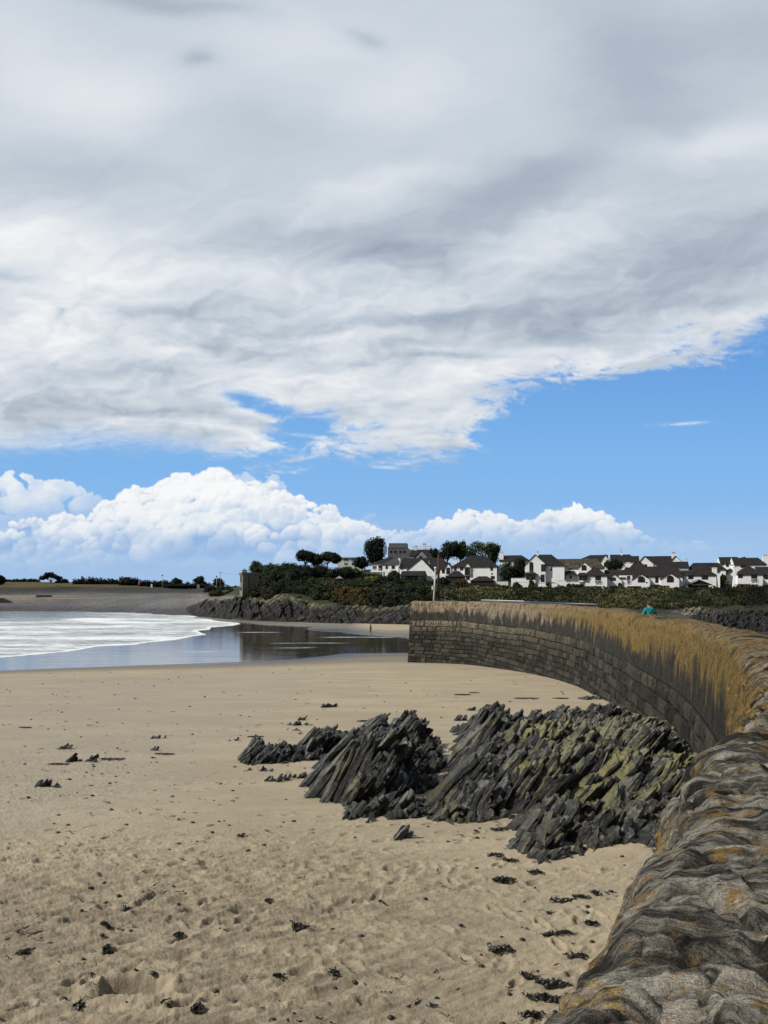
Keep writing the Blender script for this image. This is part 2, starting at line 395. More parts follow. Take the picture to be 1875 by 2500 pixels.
    st = (np.clip(gfbm(X*2.5, Y*26, 6, 51)*1.4, 0, 1)*smooth(1.25, 1.36, Y)*smooth(1.46, 1.40, Y)*.4)[..., None]; c = c*(1-st)+srgb(196, 214, 234)*st
    c = c*(1-bc[..., None])+bk*bc[..., None]
    c = c*(1-cc[..., None])+cum*cc[..., None]
    wv = wisps[..., None]; c = c*(1-wv)+srgb(228, 234, 242)*wv
    cv = cover[..., None]; c = c*(1-cv)+sheet*cv
    return c
# ------------------------------------------------------------------ render settings, camera, sun, world, sky dome
SC.render.engine = 'CYCLES'
SC.view_settings.view_transform = 'Standard'; SC.view_settings.look = 'None'
SC.view_settings.exposure = 0; SC.view_settings.gamma = 1
SC.cycles.use_denoising = True
SC.cycles.max_bounces = 5; SC.cycles.diffuse_bounces = 2; SC.cycles.glossy_bounces = 3; SC.cycles.transparent_max_bounces = 6
cam = bpy.data.cameras.new('camera'); camo = bpy.data.objects.new('camera', cam); COL.objects.link(camo)
camo.location = (0, 0, 0); camo.rotation_euler = (R(90), 0, 0)
cam.sensor_fit = 'AUTO'; cam.sensor_width = 36; cam.lens = 36*F/2500; cam.shift_y = (HY-1250)/2500
cam.clip_start = .05; cam.clip_end = 12000
SC.camera = camo
SUN_AZ, SUN_EL = R(-110), R(42)              # azimuth from +Y (clockwise): left of the view and a little behind it
sd = Vector((math.sin(SUN_AZ)*math.cos(SUN_EL), math.cos(SUN_AZ)*math.cos(SUN_EL), math.sin(SUN_EL)))
sun = bpy.data.lights.new('sun', 'SUN'); sun.energy = 4.3; sun.angle = R(.5); sun.color = (1, .95, .87)
suno = bpy.data.objects.new('sun', sun); COL.objects.link(suno); suno.rotation_euler = sd.to_track_quat('Z', 'Y').to_euler()
W = bpy.data.worlds.new('World'); SC.world = W; W.use_nodes = True
W.node_tree.nodes.clear(); n = NT(W.node_tree)
out = n.new('ShaderNodeOutputWorld'); bg = n.new('ShaderNodeBackground'); n.l.new(bg.outputs[0], out.inputs[0])
bg.inputs[1].default_value = .055
sky = n.new('ShaderNodeTexSky', sky_type='NISHITA'); sky.sun_disc = False
sky.sun_elevation = SUN_EL; sky.sun_rotation = SUN_AZ; sky.air_density = 1.; sky.dust_density = .8; sky.ozone_density = 1.5
D = n.new('ShaderNodeTexCoord').outputs['Generated']
dx, dy, dz = n.xyz(D); zz = n.m('MAXIMUM', dz, .08)
cl = n.noise(n.vec(n.div(dx, zz), n.div(dy, zz), 0.), 1.2, 4., .55)
cover_f = n.mul(n.sm(cl, .40, .58), n.sm(dz, 0., .15))
n.put(bg.inputs[0], n.mix(sky.outputs[0], n.mix((4.2, 4.6, 5.2), (6.5, 6.7, 7.0), n.sm(cl, .5, .75)), n.mul(cover_f, .75)))
W.cycles.sampling_method = 'MANUAL'; W.cycles.sample_map_resolution = 512

def build_sky():
    st = .00133
    u = np.concatenate([np.linspace(-2.4, -.60, 60)[:-1], np.arange(-.60, .60, st), np.linspace(.60, 2.4, 60)])
    v = np.concatenate([np.linspace(-.06, -.012, 4)[:-1], np.arange(-.012, .82, st), np.linspace(.82, 2.2, 50)[1:]])
    Ug, Vg = np.meshgrid(u, v)
    c = np.clip(sky_colour(Ug, Vg), 0, 1)
    d = np.stack([Ug, np.ones_like(Ug), Vg], -1); d /= np.linalg.norm(d, axis=-1, keepdims=True)
    m = bpy.data.materials.new('sky_air'); m.use_nodes = True; m.node_tree.nodes.clear(); k = NT(m.node_tree)
    o_ = k.new('ShaderNodeOutputMaterial'); e = k.new('ShaderNodeEmission'); k.l.new(e.outputs[0], o_.inputs[0])
    k.put(e.inputs[0], k.attr('air', 0)); e.inputs[1].default_value = 1.
    m.cycles.emission_sampling = 'NONE'
    o = npmesh('sky', (d*7000).reshape(-1, 3), gridfaces(len(v), len(u))[:, ::-1], m, attrs={'air': c.reshape(-1, 3)}, smooth_=True)
    tag(o, 'blue sky with a broad grey white cloud sheet above and a cumulus bank low over the horizon', kind='structure')
build_sky()
# ------------------------------------------------------------------ beach and terrain heights
WATER = -8.05
def cr(pts, n):                               # Catmull-Rom resample (2-d)
    P = np.array(pts, float); P = np.vstack([2*P[0]-P[1], P, 2*P[-1]-P[-2]]); o = []
    for i in range(1, len(P)-2):
        t = np.linspace(0, 1, n, endpoint=False)[:, None]
        a, b, c, d = P[i-1], P[i], P[i+1], P[i+2]
        o.append(.5*(2*b+(c-a)*t+(2*a-5*b+4*c-d)*t*t+(3*b-a-3*c+d)*t**3))
    return np.vstack(o+[P[-2][None]])
WALL = cr([(-2.6,-3.2),(-1.3,-1.0),(-.32,.8),(.33,1.85),(1.02,2.94),(1.34,3.75),(1.86,4.6),(2.48,5.5),(3.20,6.8),(4.02,8.4),(5.02,10.6),(6.05,13.1),(7.5,17),(9.4,24),(11.0,34),(12.6,47.5),(12.75,56.5),(11.9,65),(9.4,77),(6.4,81.3),(2.95,83.6)], 60)
for _ in range(60): WALL[1:-1] = .25*WALL[:-2]+.5*WALL[1:-1]+.25*WALL[2:]
def wall_x(Y):                                # inner top edge of the breakwater at depth Y (valid up to Y~80)
    k = WALL[:, 1] < 82
    return np.interp(Y, WALL[k, 1], WALL[k, 0])
def sand_z(X, Y):
    X = np.asarray(X, float); Y = np.asarray(Y, float)
    z = -(3.52+.048*Y)
    z = np.where(Y > 84, -7.55-.49*(1-np.exp(-(Y-84)*.0458/.49)), z)
    z = z-.00034*np.minimum(X+2, 0)**2*smooth(20, 70, Y)
    z = z-.22*smooth(2, -16, X)*smooth(30, 80, Y)
    # shallow trough with standing water behind the beach crest
    px = CX+X*F/Y
    d = (HY-WATER*F/Y)                        # image row of the still water level at that depth
    tr = smooth(100, 104, Y)*smooth(0, -.2, X-8)
    z = np.where(Y > 98, np.maximum(z, -8.2), z)
    z = z-.16*smooth(101, 106, Y)*smooth(190, 150, Y)
    spit = smooth(-.5, .5, (px-np.interp(d, [1508, 1518, 1526, 1531, 1536, 1541, 1548, 1556, 1600], [470, 560, 650, 760, 740, 770, 860, 985, 1100]))/14.)
    z = z+.28*spit*smooth(128, 138, Y)
    z = z+.03*fbm(X*.02, Y*.06, 3, 5)*smooth(90, 105, Y)
    return z
def ground(px, py):                           # point on the beach seen at a pixel
    d = py-HY; Y = 30.
    for _ in range(60):
        X = (px-CX)*Y/F; Y = .5*Y+.5*(-float(sand_z(X, Y))*F/d)
    X = (px-CX)*Y/F
    return X, Y, float(sand_z(X, Y))

# land profiles: image column -> (depth, height)
LAND = {
 -900: [(350,-8.6),(380,-3),(402,2.0),(404,3.9),(430,4.6),(520,9.0),(620,9.5),(4000,9)],
 0:    [(340,-8.6),(350,-7.6),(375,-2.6),(402,2.0),(404,3.9),(430,4.6),(520,9.0),(620,9.5),(4000,9)],
 160:  [(334,-8.6),(344,-7.6),(372,-2.4),(400,2.2),(402,4.0),(430,4.7),(500,7.8),(620,8.6),(4000,9)],
 300:  [(314,-8.6),(326,-7.4),(360,-2.),(390,2.4),(392,4.0),(420,4.4),(480,6.6),(620,7.2),(4000,8)],
 450:  [(276,-8.6),(288,-7.4),(330,-2.),(368,1.6),(371,2.0),(400,2.6),(460,4.),(620,6),(4000,8)],
 530:  [(252,-8.6),(264,-7.4),(300,-3.),(330,.6),(345,1.6),(370,3.2),(460,4.),(620,6),(4000,8)],
 590:  [(224,-8.6),(232,-6.9),(250,-1.6),(260,-1.2),(272,-.6),(295,1.2),(340,3.5),(620,6),(4000,8)],
 620:  [(221,-8.6),(229,-6.8),(248,-.6),(257,.4),(272,3.0),(295,6.0),(340,7),(620,7),(4000,8)],
 700:  [(214,-8.6),(222,-6.7),(243,.9),(252,2.4),(270,4.6),(295,7.6),(340,8.5),(620,8),(4000,8)],
 850:  [(202,-8.6),(210,-6.4),(234,-1.9),(242,-.2),(262,4.0),(300,8.0),(345,11),(620,10),(4000,8)],
 1000: [(190,-8.6),(198,-6.4),(224,-1.7),(232,-.4),(246,1.4),(262,3.4),(298,6.4),(345,11.5),(620,12),(4000,8)],
 1200: [(170,-8.3),(182,-7.0),(222,-4.2),(229,-3.1),(242,.5),(247,.9),(266,1.9),(298,6.0),(345,9.5),(620,10),(4000,8)],
 1350: [(110,-8.2),(135,-7.3),(205,-5.0),(227,-3.8),(242,.6),(247,.9),(256,1.2),(261,4.1),(300,7.2),(345,8.5),(620,9),(4000,8)],
 1440: [(110,-8.2),(130,-7.2),(200,-5.2),(226,-4.2),(242,.6),(247,.8),(262,1.1),(278,3.4),(300,6.),(345,8.5),(620,9),(4000,8)],
 1650: [(110,-8.0),(125,-7.2),(160,-6.4),(212,-4.8),(222,-3.),(240,.55),(247,.75),(266,1.0),(300,6.),(345,7.5),(620,9),(4000,8)],
 1875: [(105,-8.0),(125,-7.2),(150,-6.6),(200,-5.6),(212,-3.8),(238,.7),(247,1.),(266,1.3),(300,6.5),(345,7.5),(620,9),(4000,8)],
 2800: [(105,-8.0),(125,-7.2),(150,-6.6),(200,-5.6),(212,-3.8),(238,.7),(247,1.),(266,1.3),(300,6.5),(345,7.5),(620,9),(4000,8)],
}
_lk = sorted(LAND)
def land_z(X, Y):
    X = np.asarray(X, float); Y = np.asarray(Y, float); px = CX+X*F/Y
    zs = np.stack([np.interp(Y, [p[0] for p in LAND[k]], [p[1] for p in LAND[k]], left=LAND[k][0][1]-1.2) for k in _lk], 0)
    px = np.clip(px, _lk[0], _lk[-1]-1e-3); i = np.clip(np.searchsorted(_lk, px, side='right')-1, 0, len(_lk)-2)
    ks = np.array(_lk, float); t = (px-ks[i])/(ks[i+1]-ks[i]); t = t*t*(3-2*t)
    za = np.take_along_axis(zs, i[None], 0)[0]; zb = np.take_along_axis(zs, (i+1)[None], 0)[0]
    return za*(1-t)+zb*t
def hillY(px, base):                         # depth at which the land profile reaches that image row
    Ys = np.arange(205, 345, .5); zz_ = land_z((px-CX)*Ys/F, Ys); k = np.nonzero(HY-zz_*F/Ys <= base)[0]
    return float(Ys[k[0]]) if len(k) else 300.
def lz(px, Y): return float(land_z(np.array([(px-CX)*Y/F]), np.array([float(Y)]))[0])

# ------------------------------------------------------------------ sand
m_sand, n, p = material('beach_sand')
pos = n.new('ShaderNodeNewGeometry').outputs['Position']
wet = n.attr('wet'); dark = n.attr('dark')
big = n.noise(n.scale(pos, (.25, .5, .5)), 1., 5., .6)
mid = n.noise(n.scale(pos, (1., 1.8, 1.)), 2.2, 6., .62)
fine = n.noise(pos, 42., 4., .7)
grain = n.noise(pos, 160., 2., .7)
c = n.mix((.35, .285, .185), (.46, .378, .245), n.sm(big, .35, .65))
c = n.mix(c, (.26, .22, .16), n.mul(n.sm(mid, .46, .72), .6))
c = n.mix(c, n.mix((.21, .18, .135), (.50, .43, .33), n.sm(fine, .3, .7)), .34)
c = n.mix(c, (.14, .12, .09), n.mul(n.sm(grain, .50, .72), .55))
c = n.mix(c, (.30, .275, .225), n.attr('grey'))
c = n.mix(c, n.mix(c, (.11, .09, .06), .5), n.mul(n.attr('trod'), n.sm(mid, .25, .65)))
c = n.mix(c, (.185, .155, .115), n.mul(dark, .85))
c = n.mix(c, (.052, .046, .038), wet)
n.put(p.inputs['Base Color'], c)
n.put(p.inputs['Roughness'], n.fmix(.95, .22, wet)); p.inputs['Specular IOR Level'].default_value = .25
b1 = n.bump(n.noise(n.scale(pos, (1., 1.9, 1.)), 9., 5., .6, 1.), .35, .05)
b2 = n.bump(fine, n.fmix(.8, .05, wet), .018, b1)
n.put(p.inputs['Normal'], b2)

def build_sand():
    Yr = np.concatenate([3.0*np.exp(np.linspace(0, math.log(110/3.0), 1150)), np.geomspace(110, 262, 70)[1:]])
    t = np.concatenate([np.linspace(-2.2, -.66, 40)[:-1], np.linspace(-.66, .50, 900), np.linspace(.5, 2.0, 40)[1:]])
    T, YY = np.meshgrid(t, Yr); XX = T*YY
    z = sand_z(XX, YY)
    # undulations and wind ripples, strongest in the dry trampled sand near the camera
    near = smooth(16, 9.5, YY+.9*fbm(XX*.25, YY*.25, 3, 8)+.25*np.minimum(XX+3, 0)*0)
    leftmess = smooth(26, 17, YY)*smooth(-3., -8., XX)*.55
    rough = np.clip(np.maximum(near, leftmess)*(.55+.6*smooth(1.2, -2.0, XX)), 0, 1)
    wv = XX*.30+YY
    ru = .86*XX+.5*YY; rv = -.5*XX+.86*YY
    rip = fbm(ru*1.6, rv*6.6, 4, 21)
    rip2 = 1-np.abs(fbm(ru*2.2, rv*10., 3, 22))*2
    rip3 = fbm(ru*3.4+.6*rip, rv*13, 4, 28)
    z = z+rough*(.027*rip+.030*rip2+.012*fbm(XX*1.0, YY*1.3, 3, 23)+.026*rip3+.016*fbm(XX*8, YY*15, 3, 25)+.012*fbm(XX*19, YY*27, 3, 29))
    z = z+.030*fbm(XX*.35, YY*.5, 3, 24)*smooth(60, 20, YY)+.008*fbm(XX*2.5, YY*4.5, 3, 27)*smooth(45, 18, YY)
    rg = np.random.default_rng(11)
    # footprints and scuffs
    prints = []
    def trail(x, y, a, n_):
        for i in range(n_):
            s = -1 if i % 2 else 1
            prints.append((x-s*.11*math.sin(a), y+s*.11*math.cos(a), a+rg.normal(0, .15), .145, .058, rg.uniform(.020, .045)))
            x += .62*math.cos(a)+rg.normal(0, .05); y += .62*math.sin(a)+rg.normal(0, .05); a += rg.normal(0, .06)
    for _ in range(46):
        trail(rg.uniform(-9, 2), rg.uniform(5.6, 13.0), rg.uniform(-.5, .9) if rg.random() < .7 else rg.uniform(0, 6.28), int(rg.integers(5, 16)))
    for _ in range(16):
        trail(rg.uniform(-16, -4), rg.uniform(13, 26), rg.uniform(-.3, .8), int(rg.integers(5, 14)))
    for _ in range(4): trail(rg.uniform(-4, 1), rg.uniform(11, 16), rg.uniform(.2, 1.2), 9)
    for _ in range(120):
        y = rg.uniform(5.5, 11.5); prints.append((rg.uniform(-.6, .28)*y, y, rg.uniform(0, 3.1), rg.uniform(.10, .28), rg.uniform(.05, .13), rg.uniform(.010, .032)))
    prints.append((*ground(318, 2425)[:2], .15, .34, .20, .15)); prints.append((*ground(445, 2462)[:2], .7, .15, .08, .08)); prints.append((*ground(218, 2412)[:2], 2.4, .12, .07, .06))
    dark = np.zeros_like(z)
    for (fx, fy, a, la, lb, dp) in prints:
        if fy > 60 or fy < 3.2: continue
        rr = 2.1*la
        j0, j1 = np.searchsorted(Yr, (fy-rr, fy+rr)); i0, i1 = np.searchsorted(t, ((fx-rr)/fy-.004, (fx+rr)/fy+.004))
        if j1-j0 < 1 or i1-i0 < 1: continue
        ax = XX[j0:j1, i0:i1]-fx; ay = YY[j0:j1, i0:i1]-fy
        c_, s_ = math.cos(a), math.sin(a); u = (ax*c_+ay*s_)/la; v = (-ax*s_+ay*c_)/lb
        u = u+.25*fbm(ax*9+fx, ay*9+fy, 2, 3)
        d = np.sqrt(u*u+v*v)
        z[j0:j1, i0:i1] += -dp*smooth(1.05, .55, d)+.38*dp*np.exp(-((d-1.25)/.30)**2)
        dark[j0:j1, i0:i1] = np.maximum(dark[j0:j1, i0:i1], .35*smooth(1., .5, d))
    # sand banked against the foot of the wall
    z = z+.35*np.exp(-np.maximum(wall_x(YY)-.3-XX, 0)/1.3)*smooth(40, 22, YY)*smooth(8, 14, YY)
    wet = smooth(WATER+.26, WATER+.04, z+.05*fbm(XX*.06, YY*.4, 3, 34))
    dk = smooth(-7.0, -7.9, z)*.55*smooth(55, 85, YY)+.20*smooth(.1, .5, fbm(XX*.05, YY*.16, 4, 31))*smooth(34, 50, YY)+.6*smooth(WATER+.75, WATER+.22, z)
    dk = dk*smooth(160, 120, YY)
    dark = np.clip(np.maximum(dark, dk), 0, 1)
    grey = .45*smooth(-1.5, -9, XX)*smooth(8, 16, YY)*smooth(75, 45, YY)+.1*smooth(12, 8, YY)*smooth(1, -4, XX)
    V = np.stack([XX, YY, z], -1).reshape(-1, 3)
    o = npmesh('sand', V, gridfaces(len(Yr), len(t)), m_sand, attrs={'wet': wet.ravel(), 'dark': dark.ravel(), 'grey': np.clip(grey, 0, 1).ravel(), 'trod': (smooth(13.5, 9, YY)*smooth(2.5, -.5, XX)).ravel()}, smooth_=True)
    tag(o, 'tan beach sand with footprints, wind ripples and a dark wet hollow', kind='structure')
build_sand()

# ------------------------------------------------------------------ land behind the bay
m_land, n, p = material('land_surface')
pos = n.new('ShaderNodeNewGeometry').outputs['Position']
col = n.attr('Col', 0); tex = n.noise(n.scale(pos, (1, 1, 2.)), 1.3, 6., .7); tex2 = n.noise(n.scale(pos, (.12, .5, .9)), 1., 4., .6)
c = n.mix(n.gain(col, .6), n.gain(col, 1.7), n.sm(tex, .32, .68))
c = n.mix(c, n.mix(c, (0, 0, 0), .4), n.sm(tex2, .5, .7))
n.put(p.inputs['Base Color'], c); p.inputs['Roughness'].default_value = .9; p.inputs['Specular IOR Level'].default_value = .15
n.put(p.inputs['Normal'], n.bump(tex, .8, .4))
m_shore, n, p = material('shore_rock')
pos = n.new('ShaderNodeNewGeometry').outputs['Position']; col = n.attr('Col', 0)
ang = R(52); sx, sy, sz = n.xyz(pos)
lay = n.add(n.mul(sx, -math.sin(ang)), n.mul(sz, math.cos(ang)*1.6)); alo = n.add(n.mul(sx, math.cos(ang)), n.mul(sz, math.sin(ang)))
f1 = n.noise(n.vec(n.mul(lay, 1.9), n.mul(alo, .16), n.mul(sy, .22)), 1., 6., .65); f2 = n.noise(pos, 1.4, 5., .7)
c = n.mix(n.gain(col, .25), n.gain(col, 2.6), n.sm(n.add(n.mul(f1, .75), n.mul(f2, .25)), .42, .68))
n.put(p.inputs['Base Color'], c); p.inputs['Roughness'].default_value = .75; p.inputs['Specular IOR Level'].default_value = .2
n.put(p.inputs['Normal'], n.bump(f1, 1., 1.2))

def fan(u, Yr): 
    T, YY = np.meshgrid(u, Yr); return T*YY, YY
def build_land():
    # hillside and fields (everything that is not bare shore rock)
    px = np.concatenate([np.arange(-2200, -200, 100), np.arange(-200, 2200, 5), np.arange(2200, 4200, 100)]).astype(float)
    u = (px-CX)/F
    Yr = np.concatenate([np.arange(100, 420, 1.2), np.arange(420, 640, 4), np.geomspace(640, 6800, 24)])
    X, Y = fan(u, Yr); z = land_z(X, Y); PX = CX+X*F/Y
    rel = z
    z = z+.5*fbm(X*.12, Y*.12, 4, 40)*smooth(-4, 1, z)*smooth(420, 300, Y)
    z = z+(.35*fbm(X*.5, Y*.5, 3, 42)+.8*fbm(X*.16, Y*.10, 4, 49))*smooth(-1., -4., z)*smooth(900, 1100, PX)
    C = np.empty(X.shape+(3,)); C[:] = (.035, .042, .018)
    leftw = np.maximum(smooth(525, 490, PX), smooth(592, 570, PX)*smooth(-.2, -1.2, z))[..., None]
    peb = .74*np.array((.150, .148, .150))+.035*fbm(X*.02, Y*.10, 4, 43)[..., None]
    st = smooth(.05, .35, fbm(X*.012+3, Y*.16, 3, 44))[..., None]*smooth(360, 300, Y)[..., None]*0+smooth(.08, .22, fbm(X*.010+7, z*.9, 3, 45))[..., None]*smooth(-4.5, -2.5, z)[..., None]*smooth(1, -.8, z)[..., None]
    peb = peb*(1-.8*st)+np.array((.20, .165, .115))*.8*st
    low = smooth(-4.2, -7.2, z)[..., None]; peb = peb*(1-low*.45)
    top = smooth(-1.2, 1.6, z+.8*fbm(X*.02, Y*.05, 3, 57))[..., None]; peb = peb*(1-.68*top)
    grass = np.array((.075, .062, .020))+.02*fbm(X*.03, Y*.2, 3, 46)[..., None]
    g = smooth(3.2, 3.8, z)[..., None]*smooth(480, 430, PX)[..., None]
    C = C*(1-leftw)+leftw*(peb*(1-g)+grass*g)
    rt = (smooth(1080, 1200, PX)*smooth(-3.3, -4.2, z))[..., None]      # harbour side: grey shingle and weedy rock
    hb = np.array((.105, .098, .084))*(.55+.7*smooth(-.2, .3, fbm(X*.08, Y*.03, 3, 47)))[..., None]
    wd = (smooth(.0, .25, fbm(X*.10, Y*.05, 4, 48)+.45*smooth(1600, 1760, PX)+.25*smooth(-5.4, -6.4, z)-.02))[..., None]
    hb = hb*(1-wd)+np.array((.030, .030, .020))*wd
    C = C*(1-rt)+hb*rt
    o = npmesh('terrain', np.stack([X, Y, z], -1).reshape(-1, 3), gridfaces(*X.shape), m_land, attrs={'Col': np.clip(C, .005, 1).reshape(-1, 3)}, smooth_=True)
    tag(o, 'land behind the bay: pebble bank, dry grass field, scrubby slope and shingle shore', kind='structure')
    # stratified rock shore below the tower and shrubs
    pxr = np.arange(455, 1085, 1.1); u = (pxr-CX)/F; tt = np.linspace(0, 1, 190)
    PXg, Tg = np.meshgrid(pxr, tt)
    y0 = np.interp(PXg, [455, 480, 520, 560, 640, 700, 850, 1000, 1085], [292, 272, 250, 234, 220, 213, 201, 189, 182])
    ky = [590, 620, 660, 700, 740, 780, 850, 930, 1000, 1085]; kv = [hillY(a, b) for a, b in zip(ky, [1464, 1462, 1460, 1449, 1462, 1474, 1477, 1480, 1478, 1478])]
    y1 = np.interp(PXg, [455, 480, 540]+ky, [296, 285, 268]+kv)
    Y = y0+(y1-y0)*Tg; X = (PXg-CX)/F*Y
    z = land_z(X, Y)
    z = np.where(PXg < 580, np.maximum(z, np.interp(Tg, [0, .15, .6, 1], [-8.7, -7.0, -4.2, -3.0])+np.interp(PXg, [455, 490, 580], [-2.2, .1, 1.6])), z)
    env = smooth(0, .10, Tg)*smooth(1.0, .62, Tg)*smooth(455, 500, PXg)
    lay = X*math.cos(.35)+Y*math.sin(.35)
    s1 = lay*.42+.7*fbm(X*.05, Y*.05, 3, 50); saw = (s1-np.floor(s1)); saw = np.where(saw < .8, saw/.8, (1-saw)/.2)
    s2 = lay*1.15+.9*fbm(X*.09, Y*.07, 3, 51); saw2 = s2-np.floor(s2)
    idh = cellnoise(lay*.35, (Y-X*.3)*.16, 52)[0]
    z = z+env*(.95*saw+.42*saw2+1.5*(idh-.4)+.7*fbm(X*.5, Y*.4, 4, 53)+1.1*fbm(X*.10, Y*.12, 3, 54))
    z = z-(1-smooth(0, .03, Tg))*.6
    lean = .55*np.maximum(z+7.5, 0)*env*.35; X2 = X+lean
    C = np.empty(X.shape+(3,)); C[:] = (.027, .026, .025)
    dry = (smooth(.45, .8, Tg+.25*fbm(X*.08, Y*.08, 3, 55))*.8)[..., None]; C = C*(1-dry)+np.array((.050, .046, .038))*dry
    ol = (smooth(.50, .85, Tg)*smooth(.0, .3, fbm(X*.07, Y*.09, 3, 56)+.25*np.exp(-((PXg-705)/45)**2)))[..., None]; C = C*(1-.8*ol)+np.array((.17, .155, .095))*.8*ol
    o = npmesh('rocky_foreshore', np.stack([X2, Y, z], -1).reshape(-1, 3), gridfaces(*X.shape), m_shore, attrs={'Col': C.reshape(-1, 3)})
    tag(o, 'dark slanting rock ledges along the far shore below the tower', kind='structure')
build_land()
def build_right_shore():
    pxr = np.arange(1380, 2300, 2.2); tt = np.linspace(0, 1, 150); PXg, Tg = np.meshgrid(pxr, tt)
    y0 = np.interp(PXg, [1380, 1500, 1600, 1700, 1875, 2300], [190, 176, 150, 130, 118, 110]); y1 = np.interp(PXg, [1380, 1550, 1650, 1875, 2300], [222, 219, 214, 207, 205])
    Y = y0+(y1-y0)*Tg; X = (PXg-CX)/F*Y; z = land_z(X, Y)
    m_ = smooth(-.12, .22, fbm(X*.06, Y*.04, 4, 110)+.30*smooth(1560, 1760, PXg)-.05)*smooth(0, .1, Tg)*smooth(1, .85, Tg)
    lay = X*math.cos(-.5)+Y*math.sin(-.5); s1 = lay*.5+.9*fbm(X*.06, Y*.05, 3, 111); saw = s1-np.floor(s1); s2 = lay*1.4+fbm(X*.1, Y*.1, 3, 112)*1.2; saw2 = s2-np.floor(s2)
    z = z-.5+m_*(.9+.7*saw+.35*saw2+.8*fbm(X*.4, Y*.3, 4, 113)+1.0*fbm(X*.12, Y*.08, 3, 114))
    C = np.empty(X.shape+(3,)); C[:] = (.050, .047, .040); pl = smooth(.0, .35, fbm(X*.10, Y*.06, 4, 115)-.25*smooth(1700, 1800, PXg)+.25*smooth(.5, .9, Tg)-.08)[..., None]
    C = C*(1-pl)+np.array((.15, .135, .10))*pl; dk = smooth(1690, 1790, PXg)[..., None]; C = C*(1-.6*dk)
    o = npmesh('rocky_foreshore', np.stack([X, Y, z], -1).reshape(-1, 3), gridfaces(*X.shape), m_shore, attrs={'Col': np.clip(C, .004, 1).reshape(-1, 3)})
    tag(o, 'weedy broken rock ledges on the harbour side beyond the wall', kind='structure')
build_right_shore()

# ------------------------------------------------------------------ sea
m_sea, n, p = material('sea_water')
pos = n.new('ShaderNodeNewGeometry').outputs['Position']
foam = n.attr('foam'); calm = n.attr('calm')
st = n.noise(n.scale(pos, (.10, .42, 1.)), 1., 6., .62, .8)
st2 = n.noise(n.scale(pos, (.5, 1.4, 1.)), 1., 5., .65, 1.)
rp0 = n.noise(n.scale(pos, (.03, .5, 1.)), 1., 5., .6, .3)
fm = n.add(n.mul(foam, 1.25), n.add(n.mul(n.sub(st, .5), 2.0), n.mul(n.sub(st2, .5), 1.5)))
fm = n.mul(n.sm(fm, .10, 1.15), n.sm(foam, .01, .12))
c = n.mix(n.mix(n.mix((.030, .024, .017), (.11, .095, .072), n.sm(rp0, .56, .70)), (.19, .205, .20), n.sm(foam, .02, .2)), n.mix((.30, .33, .345), (.78, .81, .82), n.sm(fm, .25, .85)), fm)
n.put(p.inputs['Base Color'], c)
n.put(p.inputs['Roughness'], n.fmix(n.fmix(.17, .06, calm), .85, fm)); p.inputs['IOR'].default_value = 1.33
rp = n.fmix(n.noise(n.scale(pos, (.12, .9, 1.)), 1., 5., .6, .5), n.noise(n.scale(pos, (.035, .55, 1.)), 1., 5., .65, .4), calm)
n.put(p.inputs['Normal'], n.bump(rp, n.fmix(.5, .12, calm), n.fmix(.6, .20, calm)))
FRONT = [(-700,1622),(-200,1612),(0,1606),(90,1599),(160,1592),(240,1578),(330,1574),(360,1569),(430,1562),(470,1554),(505,1549),(492,1545),(478,1539),(510,1537),(515,1532),(560,1528),(588,1524),(580,1521),(553,1519),(520,1514),(490,1506),(440,1501),(300,1495),(0,1489),(-700,1489)]
def inside(px, py, poly):
    r = np.zeros(np.shape(px), bool); k = len(poly)
    for i in range(k):
        x0, y0 = poly[i]; x1, y1 = poly[(i+1) % k]
        if y0 == y1: continue
        c_ = ((y0 > py) != (y1 > py)) & (px < (x1-x0)*(py-y0)/(y1-y0)+x0); r ^= c_
    return r
def segdist(px, py, line, sx=1.):
    d = np.full(np.shape(px), 1e9)
    for (a, b) in zip(line[:-1], line[1:]):
        ax, ay, bx, by = a[0]*sx, a[1], b[0]*sx, b[1]; vx, vy = bx-ax, by-ay
        t = np.clip(((px*sx-ax)*vx+(py-ay)*vy)/(vx*vx+vy*vy+1e-9), 0, 1)
        d = np.minimum(d, np.hypot(px*sx-ax-t*vx, py-ay-t*vy))
    return d
